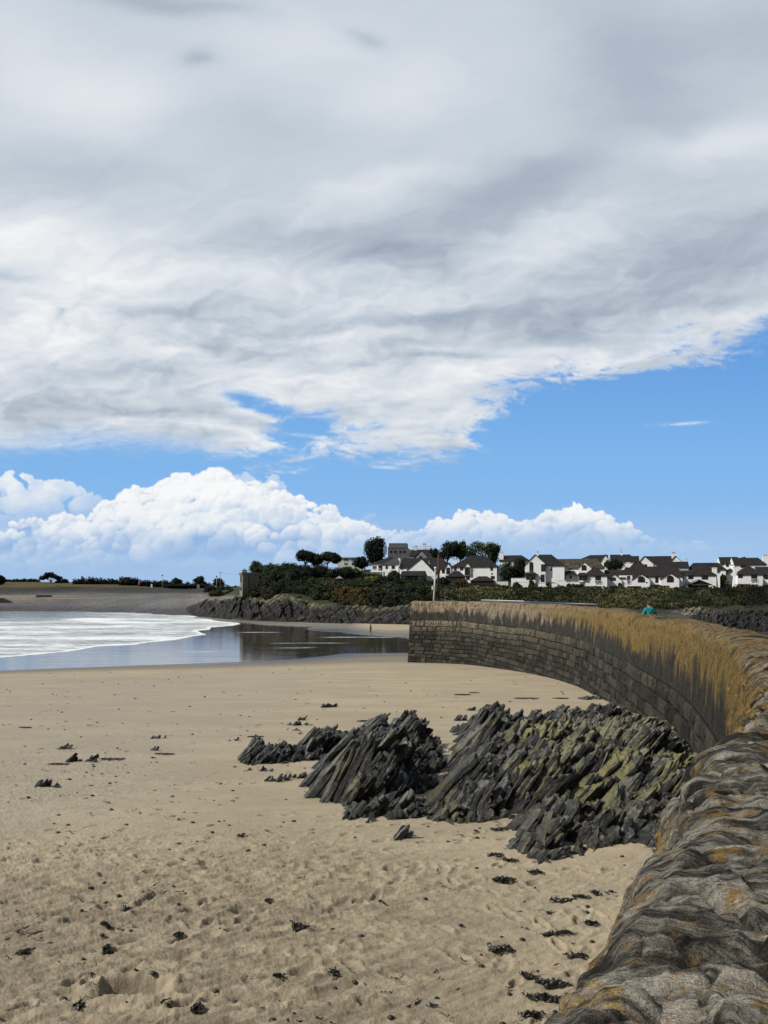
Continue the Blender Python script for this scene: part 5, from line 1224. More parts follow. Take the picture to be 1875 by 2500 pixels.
h.ridge_x(1575, 1642, 1374, 1357, 1.5, 10., (0., 0.)); h.gable(1557, 1591, 1376, 1358, 0., 8., apex=1571); h.gable(1628, 1656, 1374, 1358, .6, 8., apex=1640); h.chimney(1634, 1643, 1351, 1366, 4., 3); h.ridge_x(1540, 1560, 1372, 1356, 3., 9.); h.window(1571, 1577, 1378, 1386, 0.); h.window(1600, 1608, 1378, 1385, 1.5); h.done()
h = House('house', 'low brown roofed house showing only its roof behind the sweeping terrace roof', 278, 1528, 1420, roof=M_roof2)
h.ridge_x(1540, 1572, 1383, 1370, 0, 8, (3.2, 3.2)); h.done()
h = House('house', 'long low roof behind the end house, no wall showing', 284, 1604, 1425, roof=M_roof)
h.ridge_x(1604, 1674, 1386, 1371, 0, 8, (0, 0)); h.ridge_x(1676, 1756, 1390, 1374, 2., 10., (2., 2.)); h.chimney(1671, 1673, 1368, 1378, 4., 1); h.done()
h = House('house', 'white back row house at the right with flat gable end and two small windows', 298, 1758, 1402)
h.ridge_x(1760, 1800, 1375, 1359, 1., 9., (0., 0.)); h.gable(1788, 1822, 1380, 1360, .2, 8., apex=1812); h.window(1772, 1778, 1376, 1384, 1., mull=1); h.window(1762, 1767, 1376, 1380, 1.); h.done()
h = House('house', 'back row house at the far right with wide dark roof and tall white chimney', 292, 1792, 1405)
h.ridge_x(1793, 1862, 1378, 1361, 0, 10, (0., 2.)); h.chimney(1857, 1867, 1357, 1380, 2., 2, .7); h.window(1806, 1819, 1381, 1386, 0., mull=1); h.done()
h = House('house', 'white hip roofed house with X braced balcony, right end of front row', 258, 1793, 1440, roof=M_roof2)
h.ridge_x(1800, 1854, 1401, 1380, 0, 8., (3.7, 3.7)); h.chimney(1793, 1800, 1384, 1442, 1.5, 1, .4, 1.); h.window(1801, 1811, 1402, 1411, 0, mull=1); h.window(1829, 1842, 1402, 1420, 0, mull=2, trans=1); h.rail(1829, 1842, 1413, 1420)
h.window(1800, 1818, 1426, 1439, 0, mull=2); h.window(1828, 1844, 1427, 1440, 0, mull=1); h.done()
h = House('house', 'white house cut by the right edge of the picture with a steep gable roof', 262, 1854, 1440, roof=M_roof2)
h.ridge_x(1852, 1905, 1404, 1383, .5, 9.); h.gable(1856, 1898, 1411, 1395, 0., 5.); h.window(1864, 1880, 1403, 1414, -.0, mull=2); h.window(1862, 1884, 1428, 1440, 0., mull=2); h.done()
h = House('house', 'white gable of a house half hidden above the yellow green bush', 282, 1774, 1425)
h.gable(1772, 1800, 1405, 1393, 0., 6.); h.window(1786, 1791, 1407, 1423, 0., mull=0); h.done()
# ---- larger buildings behind
h = House('apartment_block', 'flat roofed grey clad block with a lower slope, rising behind the hill houses', 345, 945, 1376, 'building', None, R(-4), M_grey, M_grey)
h.block(947, 994, 1337, 0, 12); h.block(949, 993.5, 1326, .5, 11.5); h.wall.prism([(h.x(994), -2), (h.x(1003), -2), (h.x(1003), h.z(1343)), (h.x(994), h.z(1337))], 0, 12)
for (a, b) in ((952, 957), (962, 968), (975, 980), (984, 990)): h.window(a, b, 1344, 1350, -.02, mull=1)
h.done(); m = MB(); m.box(h.x(947)-.2, h.x(994)+.2, -.2, 12.2, h.z(1337), h.z(1336)); m.build('parapet', M_grey2, h.root)
h = House('house', 'grey house under repair with pale gable below the scaffolding', 338, 1000, 1372, 'house', None, TURN, M_grey2, M_roof)
h.ridge_x(1000, 1046, 1356, 1341, 0, 9., (0, 0)); h.gable(1013, 1043, 1360, 1344, -.5, 6., apex=1028); h.chimney(1006, 1013, 1333, 1345, 4., 2); h.chimney(1026, 1033, 1328, 1345, 5., 3); h.window(1024, 1031, 1358, 1364, -.5); h.done()
sc = thing('scaffolding', 'metal scaffolding round the chimneys of the grey house', 'scaffolding', at(1022, 1345, 340), TURN); k_ = 340/F
m = MB()
for px in (998, 1004, 1010, 1016, 1022, 1034, 1040, 1046, 1050): m.tube([((px-1022)*k_, 4.6, -2.5), ((px-1022)*k_, 4.6, (1345-random.choice((1326, 1329, 1332)))*k_)], .06, 5)
m.build('standards', plain('scaffold_tube', (.30, .31, .32), .5, .5), sc)
m = MB()
for py in (1333, 1338, 1343): m.tube([(-24*k_, 4.55, (1345-py)*k_), (28*k_, 4.55, (1345-py)*k_)], .05, 5); 
m.build('ledgers', bpy.data.materials['scaffold_tube'], sc)
m = MB(); m.box(-24*k_, 28*k_, 4.7, 5.6, (1345-1343.6)*k_, (1345-1343.2)*k_); m.build('boards', plain('scaffold_boards', (.25, .19, .12)), sc)
h = House('apartment_block', 'low modern cream block with blue tinted windows beside the umbrella pines', 335, 825, 1382, 'building', None, R(-3), M_cream, M_grey)
h.block(824, 888, 1362, 0, 10); m = MB(); m.box(h.x(822), h.x(890), -.5, 10.4, h.z(1362), h.z(1361)); m.build('roof', M_grey2, h.root)
m_bl, n, p = material('blue_tinted_glass'); n.put(p.inputs['Base Color'], n.mix((.03, .10, .14), (.06, .16, .20), n.noise(n.new('ShaderNodeTexCoord').outputs['Object'], 1.)))
p.inputs['Roughness'].default_value = .15
for (a, b) in ((838, 851), (857, 868), (876, 886)): h.window(a, b, 1364, 1370, -.02, mull=1, frame=M_wframe, pane=m_bl)
for (a, b) in ((840, 849), (858, 866)): h.window(a, b, 1374, 1379, -.02, mull=1, frame=M_wframe)
h.done()
# ---- sheds, garden walls and terraces
def shed(name, label, Y, x0, x1, base, eave, ridge, hip=True, wall=None, cat='shed', glass=False):
    h = House(name, label, Y, x0, base, cat, None, TURN, wall or M_frame, M_roof)
    d = max(2.5, min(5, (x1-x0)*Y/F*.7)); hp = min((x1-x0)*Y/F*.45, d*.5) if hip else 0
    h.ridge_x(x0, x1, eave, ridge, 0, d, (hp, hp))
    if glass: h.window(x0+2, x1-2, eave+2, base-3, -.02, mull=4)
    h.done(); return h
shed('garden_room', 'dark glazed garden room with grey roof below the wide plain gable', 276, 979, 1033, 1418, 1404, 1394, False, None, 'garden room', True)
shed('summerhouse', 'small hexagon like dark summerhouse before the broad white house', 276, 1092, 1131, 1416, 1406, 1394, True, None, 'summerhouse')
shed('garden_shed', 'black garden shed with low hipped roof at the edge of the bank', 268, 1149, 1202, 1431, 1417, 1407, True)
h = House('lychgate', 'black timber porch with broad gable standing before the end house', 250, 1670, 1445, 'porch', None, TURN, M_frame, M_roof)
h.gable(1674, 1730, 1427, 1415, -.05, 3.2, wall=False, apex=1702)
m = MB(); m.prism([(h.x(1677), h.z(1428)), (h.x(1727), h.z(1428)), (h.x(1702), h.z(1417))], .2, .4); m.build('gable_boards', M_frame, h.root)
for px in (1677, 1727):
    m = MB(); m.box(h.x(px)-.15, h.x(px)+.15, .1, .4, -.6, h.z(1428)); m.build('post', M_wframe, h.root)
m = MB(); m.box(h.x(1677), h.x(1727), 2.6, 2.8, -.6, h.z(1428)); m.build('back_wall', M_frame, h.root); h.done()
def gwall(label, Y, x0, x1, top, base, mat=None):
    k = Y/F; x, y, z = at(x0, base, Y); t = thing('garden_wall', label, 'garden wall', (x, y, z), TURN)
    L = (x1-x0)*k; m = MB(); m.box(0, L, 0, .3, -1.5, (base-top)*k); m.build('wall', mat or M_white, t)
    m = MB(); m.box(-.06, L+.06, -.06, .36, (base-top)*k, (base-top)*k+.1); m.build('cap', M_cream, t)
gwall('white garden wall beside the glazed garden room', 278, 1034, 1078, 1407, 1419)
gwall('white garden wall left of the tall gabled house', 260, 1248, 1284, 1412, 1424); gwall('low white terrace wall in front of the tall gabled house', 256, 1252, 1292, 1421, 1435)
gwall('white terrace wall right of the clipped cone tree', 256, 1314, 1360, 1424, 1436); gwall('white terrace pier below the dark veranda', 255, 1360, 1380, 1418, 1436)
gwall('pale low wall at the right of the black garden shed', 268, 1202, 1240, 1420, 1430, M_cream); gwall('white wall at the foot of the long mossy roofed house', 258, 1380, 1424, 1421, 1432)
def picket(label, Y, x0, x1, top, base):
    k = Y/F; t = thing('garden_fence', label, 'fence', at(x0, base, Y), TURN); L = (x1-x0)*k; H = (base-top)*k
    m = MB(); m.box(0, L, 0, .06, H-.12, H); m.box(0, L, 0, .06, H*.4, H*.4+.1); m.build('rails', M_frame, t)
    for i in range(max(2, int(L/2)+1)):
        m = MB(); xx = L*i/max(1, int(L/2)); m.box(xx-.06, xx+.06, -.03, .09, -.8, H+.08); m.build('post', M_frame, t)
picket('dark rail fence before the lychgate', 247, 1655, 1745, 1436, 1446); picket('dark rail fence before the sweeping terrace', 250, 1622, 1652, 1437, 1445)
# ---- the old tower
m_twr, n, p = material('tower_stone')
pos = n.new('ShaderNodeNewGeometry').outputs['Position']; f = n.noise(pos, 1.5, 7., .7); v = n.voro(n.scale(pos, (1, 1, 1.8)), 1.6, 'F1', out=1)
c = n.mix((.12, .108, .088), (.235, .215, .175), f); c = n.mix(c, v, .10, 'OVERLAY'); n.put(p.inputs['Base Color'], c); p.inputs['Roughness'].default_value = .9; n.put(p.inputs['Normal'], n.bump(f, .8, .12))
def tower():
    Y = 254; k = Y/F; t = thing('watch_tower', 'square grey stone watch tower with parapet and corner turret on the rocks', 'tower', at(593, 1459, Y), R(0))
    def X(px): return (px-593)*k
    def Z(py): return (1459-py)*k
    # seen corner-on: a narrow lit face on the left and a wide face on the right; plan as a turned square
    A, B, Cc, D_ = (X(581.0), 3.3), (X(592.5), 0.), (X(627), 3.6), (X(615), 7.4)
    def plan(s_, o=0.): 
        cx = sum(q[0] for q in (A, B, Cc, D_))/4; cy = sum(q[1] for q in (A, B, Cc, D_))/4
        return [(cx+(q[0]-cx)*s_, cy+(q[1]-cy)*s_) for q in (A, B, Cc, D_)]
    def frustum(mb, s0, s1, z0, z1):
        a, b = plan(s0), plan(s1)
        mb.add([(x, y, z0) for x, y in a]+[(x, y, z1) for x, y in b], [(3, 2, 1, 0), (4, 5, 6, 7), (0, 1, 5, 4), (1, 2, 6, 5), (2, 3, 7, 6), (3, 0, 4, 7)])
    m = MB(); frustum(m, 1.08, .98, -3., Z(1404)); m.build('wall', m_twr, t)
    m = MB(); frustum(m, 1.03, 1.03, Z(1430.5), Z(1429)); m.build('string_course', m_twr, t)
    m = MB(); frustum(m, 1.02, 1.12, Z(1404), Z(1402)); frustum(m, 1.12, 1.12, Z(1402), Z(1397)); m.build('parapet', m_twr, t)
    m = MB(); m.box(X(590), X(600), 1.0, 2.4, Z(1397), Z(1391)); m.box(X(589.4), X(600.6), .9, 2.5, Z(1391), Z(1390.4)); m.tube([(X(594.5), 1.7, Z(1390.5)), (X(594.5), 1.7, Z(1385.5))], [.12, .09], 7); m.build('turret', m_twr, t)
    # openings on the left face (it runs from A to B)
    d = np.array((B[0]-A[0], B[1]-A[1])); d /= np.linalg.norm(d); nn_ = np.array((d[1], -d[0])); nn_ = nn_ if nn_[1] < 0 else -nn_
    for (f0, f1, y0, y1) in ((.42, .62, 1406, 1421), (.32, .72, 1434, 1441)):
        m = MB(); L = math.hypot(B[0]-A[0], B[1]-A[1]); mid = np.array(A)
        zc = (Z(y0)+Z(y1))/2; sc_ = 1.0+.1*(1-zc/Z(1404))*.9; cx = sum(q[0] for q in (A, B, Cc, D_))/4; cy = sum(q[1] for q in (A, B, Cc, D_))/4
        a = np.array(A)+d*L*f0; b = np.array(A)+d*L*f1
        vs = []
        for q in (a, b):
            for off in (.22, -.3):
                for z_ in (Z(y1), Z(y0)): vs.append((q[0]+nn_[0]*off, q[1]+nn_[1]*off, z_))
        m.add(vs, [(0, 4, 5, 1), (2, 3, 7, 6), (0, 1, 3, 2), (4, 6, 7, 5), (1, 5, 7, 3), (0, 2, 6, 4)])
        m.build('window', M_frame, t)
    # thin drainpipe on the right face
    d2 = np.array((Cc[0]-B[0], Cc[1]-B[1])); q = np.array(B)+d2*.38; m = MB(); m.tube([(q[0]+.1, q[1]-.25, -1.), (q[0]+.1, q[1]-.18, Z(1405))], .09, 6); m.build('drainpipe', M_frame, t)
tower()
# ------------------------------------------------------------------ trees, shrubs, hedges
def leafmat(name):
    m, n, p = material(name)
    col = n.attr('Col', 0); pos = n.new('ShaderNodeNewGeometry').outputs['Position']
    c = n.mix(n.gain(col, .55), n.gain(col, 1.7), n.sm(n.noise(pos, 1.7, 3., .6), .3, .7))
    n.put(p.inputs['Base Color'], c); p.inputs['Roughness'].default_value = .7; p.inputs['Specular IOR Level'].default_value = .2
    return m
M_leaf = leafmat('foliage'); M_bark = plain('bark', (.045, .036, .028), .9, .1, .4, 2., .05)
def leaf_cards(C, size, nrm, rg, aspect=1.5):
    """one small bent leaf clump (two triangles) at every centre"""
    n_ = len(C); d = rg.normal(size=(n_, 3)); d[:, 2] *= .6; d += nrm*.2; d /= np.linalg.norm(d, axis=1, keepdims=True)
    a = np.cross(d, rg.normal(size=(n_, 3))); a /= np.linalg.norm(a, axis=1, keepdims=True); b = np.cross(d, a)
    s = (size*rg.uniform(.6, 1.4, n_))[:, None]
    v0 = C-a*s*aspect*.5; v1 = C-b*s*.42; v2 = C+a*s*aspect*.5; v3 = C+b*s*.42; v1 = v1+d*s*.18; v3 = v3+d*s*.18
    V = np.stack([v0, v1, v2, v3], 1).reshape(-1, 3); F_ = np.arange(n_*4).reshape(-1, 4)
    return V, F_
def crown(lobes, count, size, colour, rg, var=.35, flat=0.):
    """leaves spread through a set of lobes (cx,cy,cz,rx,ry,rz): most near the lobe surface, some inside"""
    vol = np.array([l[3]*l[5]+.4*l[4]*l[5] for l in lobes]); w = vol/vol.sum(); k = rg.choice(len(lobes), count, p=w); L = np.array(lobes)[k]
    d = rg.normal(size=(count, 3)); d /= np.linalg.norm(d, axis=1, keepdims=True)
    r = np.where(rg.random(count) < .72, rg.uniform(.82, 1.08, count), rg.random(count)**.5)
    r = r*(1+.16*vnoise(d[:, 0]*2.3+k*7, d[:, 1]*2.3, d[:, 2]*2.3, 5))
    C = L[:, :3]+d*L[:, 3:6]*r[:, None]
    V, F_ = leaf_cards(C, size, d, rg)
    lob = rg.uniform(-.25, .25, len(lobes))[k]
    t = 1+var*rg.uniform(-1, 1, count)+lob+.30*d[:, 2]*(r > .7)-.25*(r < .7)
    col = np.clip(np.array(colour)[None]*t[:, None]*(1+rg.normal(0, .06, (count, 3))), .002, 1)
    return V, F_, np.repeat(col, 4, 0)
def core(lobes, s=.80):
    m = MB()
    for l in lobes: m.ball((l[0], l[1], l[2]), (l[3]*s, l[4]*s, l[5]*s), 10, 7)
    return m
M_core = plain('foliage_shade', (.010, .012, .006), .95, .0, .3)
def foliage(name, lobes, count, size, colour, rg, parent, solid=True, var=.35):
    colour = tuple(x*.95 for x in colour)
    V, F_, Cc = crown(lobes, count, size, colour, rg, var)
    if solid:                                 # a dark inner mass so that the crown is not see-through everywhere
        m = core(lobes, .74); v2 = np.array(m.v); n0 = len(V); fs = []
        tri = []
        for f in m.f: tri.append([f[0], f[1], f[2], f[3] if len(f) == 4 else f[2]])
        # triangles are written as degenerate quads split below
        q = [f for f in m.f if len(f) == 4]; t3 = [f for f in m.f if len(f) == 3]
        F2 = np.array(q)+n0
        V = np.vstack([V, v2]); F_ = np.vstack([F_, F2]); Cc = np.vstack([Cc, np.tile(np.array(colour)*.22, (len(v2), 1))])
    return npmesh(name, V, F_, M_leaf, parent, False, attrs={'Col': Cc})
def tree(label, px, base, top, width, Y, colour, seed, style='round', trunk=.35, count=None, size=None, group=None, depth=None, name='tree', solid=True, crown_bottom=None, lean=0.):
    if 595 < px < 1060 and (style == 'bush' or 645 < px < 900): Y = hillY(px, base)
    rg = np.random.default_rng(seed); k = Y/F; H = (base-top)*k; Wd = width*k
    z0 = lz(px, Y); zb = -(base-HY)*k
    t = thing(name, label, 'tree' if name.endswith('tree') or name == 'tree' else name.replace('_', ' '), ((px-CX)*k, Y, min(z0, zb)), 0, group); dz = zb-min(z0, zb)
    cb = H*trunk if crown_bottom is None else (base-crown_bottom)*k
    lobes = []; n_l = {'round': 9, 'umbrella': 12, 'cone': 7, 'bush': 8, 'wind': 7, 'feather': 7}[style]
    for i in range(n_l):
        u = rg.uniform(-1, 1); v = rg.uniform(-.8, .8)
        if style == 'umbrella':
            zt = H-(.34+.34*u*u+.12*rg.random())*(H-cb); lobes.append((u*Wd*.40, v*Wd*.3, dz+zt, Wd*.19, Wd*.2, (H-cb)*.36))
        elif style == 'cone':
            f = (i+.5)/n_l; r = Wd*.5*(1-f)**.75; lobes.append((rg.normal(0, .06)*Wd, rg.normal(0, .06)*Wd, dz+cb+(H-cb)*f*.94, max(.3, r), max(.3, r), (H-cb)*.15))
        elif style == 'wind':
            f = i/(n_l-1); lobes.append(((f-.5)*Wd*.8, v*Wd*.15, dz+cb+(H-cb)*(.30+.5*math.sin(f*2.6+.3)*rg.uniform(.6, 1)), Wd*.17, Wd*.2, (H-cb)*.20))
        else:
            zz_ = cb+(H-cb)*rg.uniform(.22, .80); r = .30*math.sqrt(max(.15, 1-((zz_-cb)/(H-cb)*2-1)**2)); lobes.append((u*Wd*.33*(1 if style != 'feather' else .8), v*Wd*.28, dz+zz_, Wd*r*.72, Wd*r*.72, (H-cb)*.22))
    if style == 'round': lobes.append((0, 0, dz+cb+(H-cb)*.55, Wd*.34, Wd*.34, (H-cb)*.40)); lobes.append((rg.uniform(-.1, .1)*Wd, 0, dz+cb+(H-cb)*.80, Wd*.22, Wd*.2, (H-cb)*.20))
    if style == 'bush' and H > .55*Wd:          # a mound that climbs the slope
        lobes = []
        for i in range(16):
            f = (i+rg.random())/16; r = Wd*rg.uniform(.15, .25); lobes.append((rg.uniform(-.40, .40)*Wd*(1-.35*f), f*H*.8, dz+H*(.05+.78*f), r, r, r*rg.uniform(.65, .9)))
    elif style == 'bush': lobes = [(l[0], l[1], dz+H*.42+.2*(l[2]-dz-H*.5), l[3]*1.25, l[4]*1.25, H*.46) for l in lobes]
    area = width*(base-top); count = count or int(np.clip(area*.85, 260, 2600)); size = size or max(.30, .42*Y/300)
    # trunk and limbs
    if style != 'bush':
        m = MB(); r0 = max(.16, H*.035); fork = dz+cb*.75+.1*H
        m.tube([(0, 0, -1.), (lean*.2, 0, dz*.5+fork*.4), (lean*.4, 0, fork)], [r0*1.3, r0, r0*.8], 8)
        for l in lobes[:7]: m.tube([(lean*.4, 0, fork-.3), ((l[0]+lean*.4)*.45, l[1]*.4, fork+(l[2]-fork)*.55), (l[0]*.85, l[1]*.85, l[2])], [r0*.6, r0*.4, r0*.15], 6)
        m.build('trunk', M_bark, t)
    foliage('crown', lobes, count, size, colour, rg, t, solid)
    return t
G_dark = (.018, .026, .012); G_mid = (.040, .060, .020); G_light = (.075, .105, .030); G_olive = (.080, .080, .026); G_brown = (.110, .075, .028); G_sil = (.010, .012, .009)
TG = 'trees on the headland'
tree('light green tree just right of the stone tower', 628, 1412, 1369, 42, 284, (.045, .085, .030), 1, 'round', .04, 1500)
tree('mid green rounded tree, second to the right of the tower', 660, 1420, 1375, 52, 284, (.035, .060, .022), 2, 'round', .02, 1800)
tree('dark green tree with ragged top, third to the right of the tower', 694, 1420, 1373, 54, 288, (.026, .046, .018), 3, 'round', .02, 1900)
tree('feathery dark tree in the dip left of the umbrella pines', 724, 1416, 1380, 30, 286, (.020, .034, .016), 4, 'feather', .15, 800)
tree('left umbrella pine with forked bare trunk', 745, 1392, 1343, 60, 300, (.014, .022, .010), 5, 'umbrella', .30, 3000, name='pine_tree')
tree('right umbrella pine, broader and flatter, beside the cream block', 799, 1390, 1346, 70, 304, (.014, .021, .010), 6, 'umbrella', .28, 3400, name='pine_tree')
tree('big black green conifer left of the grey clad block', 921, 1384, 1310, 62, 316, (.010, .018, .010), 7, 'round', .02, 4200, name='conifer_tree')
tree('dark shrubby tree below the cream block', 884, 1396, 1358, 44, 306, (.012, .018, .010), 8, 'round', .1, 1100)
tree('small dark round tree right of the scaffolding', 1061, 1372, 1339, 24, 324, (.014, .024, .012), 9, 'round', .12, 700)
tree('dark layered pine at the left of the tree group above the broad house', 1092, 1382, 1321, 52, 318, (.014, .022, .012), 10, 'round', .15, 1800, name='pine_tree')
tree('bright green tree between the layered pine and the open tree', 1124, 1382, 1320, 42, 320, (.045, .075, .028), 11, 'round', .15, 1300)
tree('open crowned green tree with sky showing through above the broad house', 1163, 1382, 1322, 66, 322, (.045, .068, .026), 12, 'round', .12, 2000, solid=False)
tree('green tree at the right end of the group above the broad house', 1200, 1390, 1323, 44, 318, (.036, .060, .022), 13, 'round', .12, 1500)
tree('dark tree mass between the broad house and the tall gabled house', 1234, 1428, 1372, 52, 282, (.016, .026, .012), 14, 'round', .1, 1700)
tree('dark evergreen left of the tall gabled house', 1264, 1428, 1360, 44, 284, (.014, .021, .011), 15, 'round', .1, 1600)
tree('young green tree below the chimney house on the hill', 1234, 1428, 1388, 26, 272, (.030, .046, .018), 16, 'round', .3, 900)
tree('dark tree between the back row houses', 1502, 1402, 1364, 46, 286, (.013, .020, .010), 17, 'round', .1, 1500)
tree('yellow green bushy tree in the gap left of the right end house', 1765, 1440, 1402, 24, 272, (.095, .105, .024), 18, 'round', .08, 1000)
tree('low dark tree before the gap between the right houses', 1780, 1418, 1388, 26, 290, (.016, .024, .011), 19, 'round', .1, 800)
tree('spiky pale palm like tree on the terrace', 874, 1412, 1384, 26, 290, (.085, .105, .035), 20, 'feather', .3, 700, .5, name='palm_tree')
tree('second small palm like tree left of the spiky one', 848, 1408, 1387, 20, 292, (.065, .085, .030), 21, 'feather', .3, 500, .5, name='palm_tree')
# clipped cone
tree('clipped conical yew in front of the tall gabled house', 1297, 1437, 1408, 17, 252, (.050, .066, .016), 22, 'cone', .02, 1500, .28, name='topiary_tree')
# skyline at the far left
tree('dark tree cut by the left edge of the picture on the skyline', 0, 1434, 1405, 32, 445, G_sil, 30, 'round', .1, 800)
tree('wind bent dark tree with split crown on the left skyline', 124, 1427, 1397, 46, 470, G_sil, 31, 'wind', .18, 1100)
tree('dark dome shaped tree left of the pink sign', 312, 1432, 1407, 46, 432, (.011, .015, .009), 33, 'bush', .05, 1200)
tree('dark tree above the left end of the promenade shelter', 428, 1438, 1411, 32, 418, (.014, .022, .010), 34, 'round', .15, 800)
tree('small dark tree above the right end of the promenade shelter', 488, 1436, 1407, 30, 420, (.012, .018, .009), 35, 'round', .15, 800)
tree('dark tree between the telegraph pole and the tower', 536, 1440, 1412, 36, 400, (.014, .022, .010), 36, 'round', .12, 900)
def hedge(label, Y, x0, x1, top, base, colour, seed, lump=.5, count=None, cat='hedge', name='hedge', depth=2., size=.42):
    if 595 < (x0+x1)/2 < 1060: Y = hillY((x0+x1)/2, base)
    rg = np.random.default_rng(seed); k = Y/F; n_l = max(3, int((x1-x0)*k/(1.2 if lump < .3 else 2.2))); H = (base-top)*k; xc = (x0+x1)/2
    t = thing(name, label, cat, at(xc, base, Y), 0); lobes = []
    for i in range(n_l):
        u = (i+.5)/n_l; hh = H*(1-lump*rg.random()); lobes.append((((x0+(x1-x0)*u)-xc)*k, rg.uniform(-.3, .3), hh*.5-.2, (x1-x0)*k/n_l*.75, depth*.6, hh*.56+.2))
    foliage('leaves', lobes, count or int(np.clip((x1-x0)*(base-top)*1.3, 300, 3500)), size*Y/300, colour, rg, t)
    m = MB()
    for l in lobes[::2]: m.tube([(l[0], 0, -.8), (l[0], 0, l[2])], [.1, .05], 5)
    m.build('stems', M_bark, t); return t
hedge('low dark hedge along the left skyline, left of the wind bent tree', 500, 14, 96, 1413, 1421, G_sil, 40, .35)
hedge('short dark hedge right of the wind bent tree', 480, 136, 166, 1413, 1425, G_sil, 41, .25)
hedge('long dark thicket in the middle of the left skyline', 455, 178, 288, 1409, 1431, (.011, .014, .009), 42, .3, 1800)
hedge('dark dome of bushes between the thicket and the pink sign', 440, 291, 338, 1409, 1433, (.010, .013, .008), 43, .2, 900)
hedge('straight dark hedge right of the pink sign', 425, 340, 412, 1417, 1433, (.010, .014, .009), 44, .12, 1300)
hedge('dark shrubs behind the promenade shelter', 412, 400, 512, 1420, 1440, (.011, .016, .009), 45, .25, 1700)
hedge('green scrub on the slope left of the tower', 340, 500, 584, 1424, 1452, (.026, .036, .014), 46, .35, 2200, 'scrub', 'scrub')
hedge('low olive scrub at the foot of the slope left of the tower', 318, 512, 586, 1436, 1456, (.040, .046, .018), 47, .5, 1500, 'scrub', 'scrub')
HB = [(634, 1412, 1458, 44, 268, (.030, .036, .016), 'dark shrub against the right side of the tower'), (655, 1416, 1462, 50, 264, (.034, .034, .018), 'brownish shrub, second right of the tower near the rocks'),
 (690, 1410, 1448, 50, 262, (.022, .034, .015), 'deep green mound of gorse above the pale rocks'), (722, 1416, 1450, 48, 258, (.018, .032, .014), 'round dark green bush above the pale rocks'),
 (752, 1406, 1452, 44, 264, (.028, .044, .016), 'mid green bush below the umbrella pines'), (782, 1414, 1464, 46, 256, (.030, .044, .018), 'rounded green bush with pale rim above the brick patch'),
 (812, 1424, 1470, 50, 252, (.055, .050, .020), 'olive brown bush to the right of the brick patch'), (850, 1430, 1478, 56, 248, (.095, .062, .022), 'rust coloured bramble mound above the shore rocks'),
 (882, 1434, 1480, 52, 246, (.075, .060, .022), 'tawny bramble mound, right of the rust coloured one'), (918, 1424, 1478, 54, 250, (.026, .030, .015), 'dark bush in the hollow below the lime green bush'),
 (964, 1420, 1482, 64, 246, (.026, .036, .016), 'large dark green bush left of the two poles'), (1012, 1422, 1484, 62, 244, (.020, .030, .014), 'dark ivy covered mound directly behind the white pole'),
 (1046, 1428, 1474, 50, 242, (.026, .034, .014), 'dark bush at the left end of the shrub bank'), (908, 1405, 1424, 38, 268, (.110, .135, .030), 'lime green bush below the small white house'),
 (770, 1375, 1412, 74, 282, (.014, .022, .011), 'dark bush mass beneath the right umbrella pine'), (716, 1377, 1420, 74, 280, (.016, .024, .011), 'dark bush mass beneath the left umbrella pine'),
 (834, 1381, 1412, 64, 284, (.020, .030, .012), 'dark bush at the left of the palm like trees'), (960, 1392, 1428, 46, 272, (.016, .024, .011), 'dark shrub left of the glazed garden room'),
 (652, 1390, 1430, 66, 276, (.020, .030, .014), 'dark bush mass under the trees by the tower'), (690, 1388, 1428, 74, 276, (.018, .028, .013), 'dark bush mass under the ragged topped tree'),
 (1126, 1412, 1430, 40, 262, (.070, .042, .018), 'russet shrub behind the low hedge, right of the poles'), (1084, 1408, 1428, 44, 268, (.020, .026, .012), 'dark shrub between the poles and the summerhouse'),
 (1342, 1421, 1438, 16, 252, (.040, .052, .020), 'small round shrub right of the clipped cone tree'), (1262, 1420, 1438, 24, 254, (.018, .024, .010), 'dark clipped shrub left of the clipped cone tree'),
 (1588, 1432, 1446, 14, 252, (.010, .014, .008), 'dark square cut shrub between the arched windows'), (1518, 1420, 1444, 10, 253, (.030, .040, .018), 'climbing shrub against the end of the sweeping terrace'),
 (1820, 1424, 1452, 60, 247, (.030, .036, .014), 'olive bush before the right end house')]
for i, (px, top, base, w, Y, c, lab) in enumerate(HB):
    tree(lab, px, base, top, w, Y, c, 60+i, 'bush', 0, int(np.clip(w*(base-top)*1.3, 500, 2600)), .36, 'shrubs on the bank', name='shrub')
hedge('clipped green hedge below the trees, upper terrace', 270, 770, 824, 1404, 1412, (.040, .056, .018), 80, .1, 900)
hedge('clipped green hedge on the middle terrace with a grey roof at its left end', 266, 826, 912, 1418, 1426, (.034, .050, .016), 81, .1, 1100)
hedge('clipped hedge on the lowest terrace above the rust coloured bramble', 260, 834, 908, 1424, 1434, (.024, .036, .014), 82, .1, 1100)
hedge('long flat topped dark hedge under the left houses', 250, 1036, 1240, 1428, 1440, (.014, .022, .008), 83, .08, 3200)
hedge('flat topped dark hedge below the tall gabled house terrace', 249, 1236, 1424, 1434, 1444, (.013, .021, .008), 84, .08, 3000)
hedge('dark hedge in front of the corner house', 252, 1384, 1426, 1426, 1440, (.013, .021, .009), 85, .1, 900)
hedge('low dark hedge along the front of the right hand row', 248, 1424, 1668, 1441, 1448, (.013, .020, .008), 86, .1, 3000)
hedge('dark hedge to the right of the lychgate', 248, 1735, 1875, 1440, 1450, (.014, .022, .009), 87, .2, 2000)
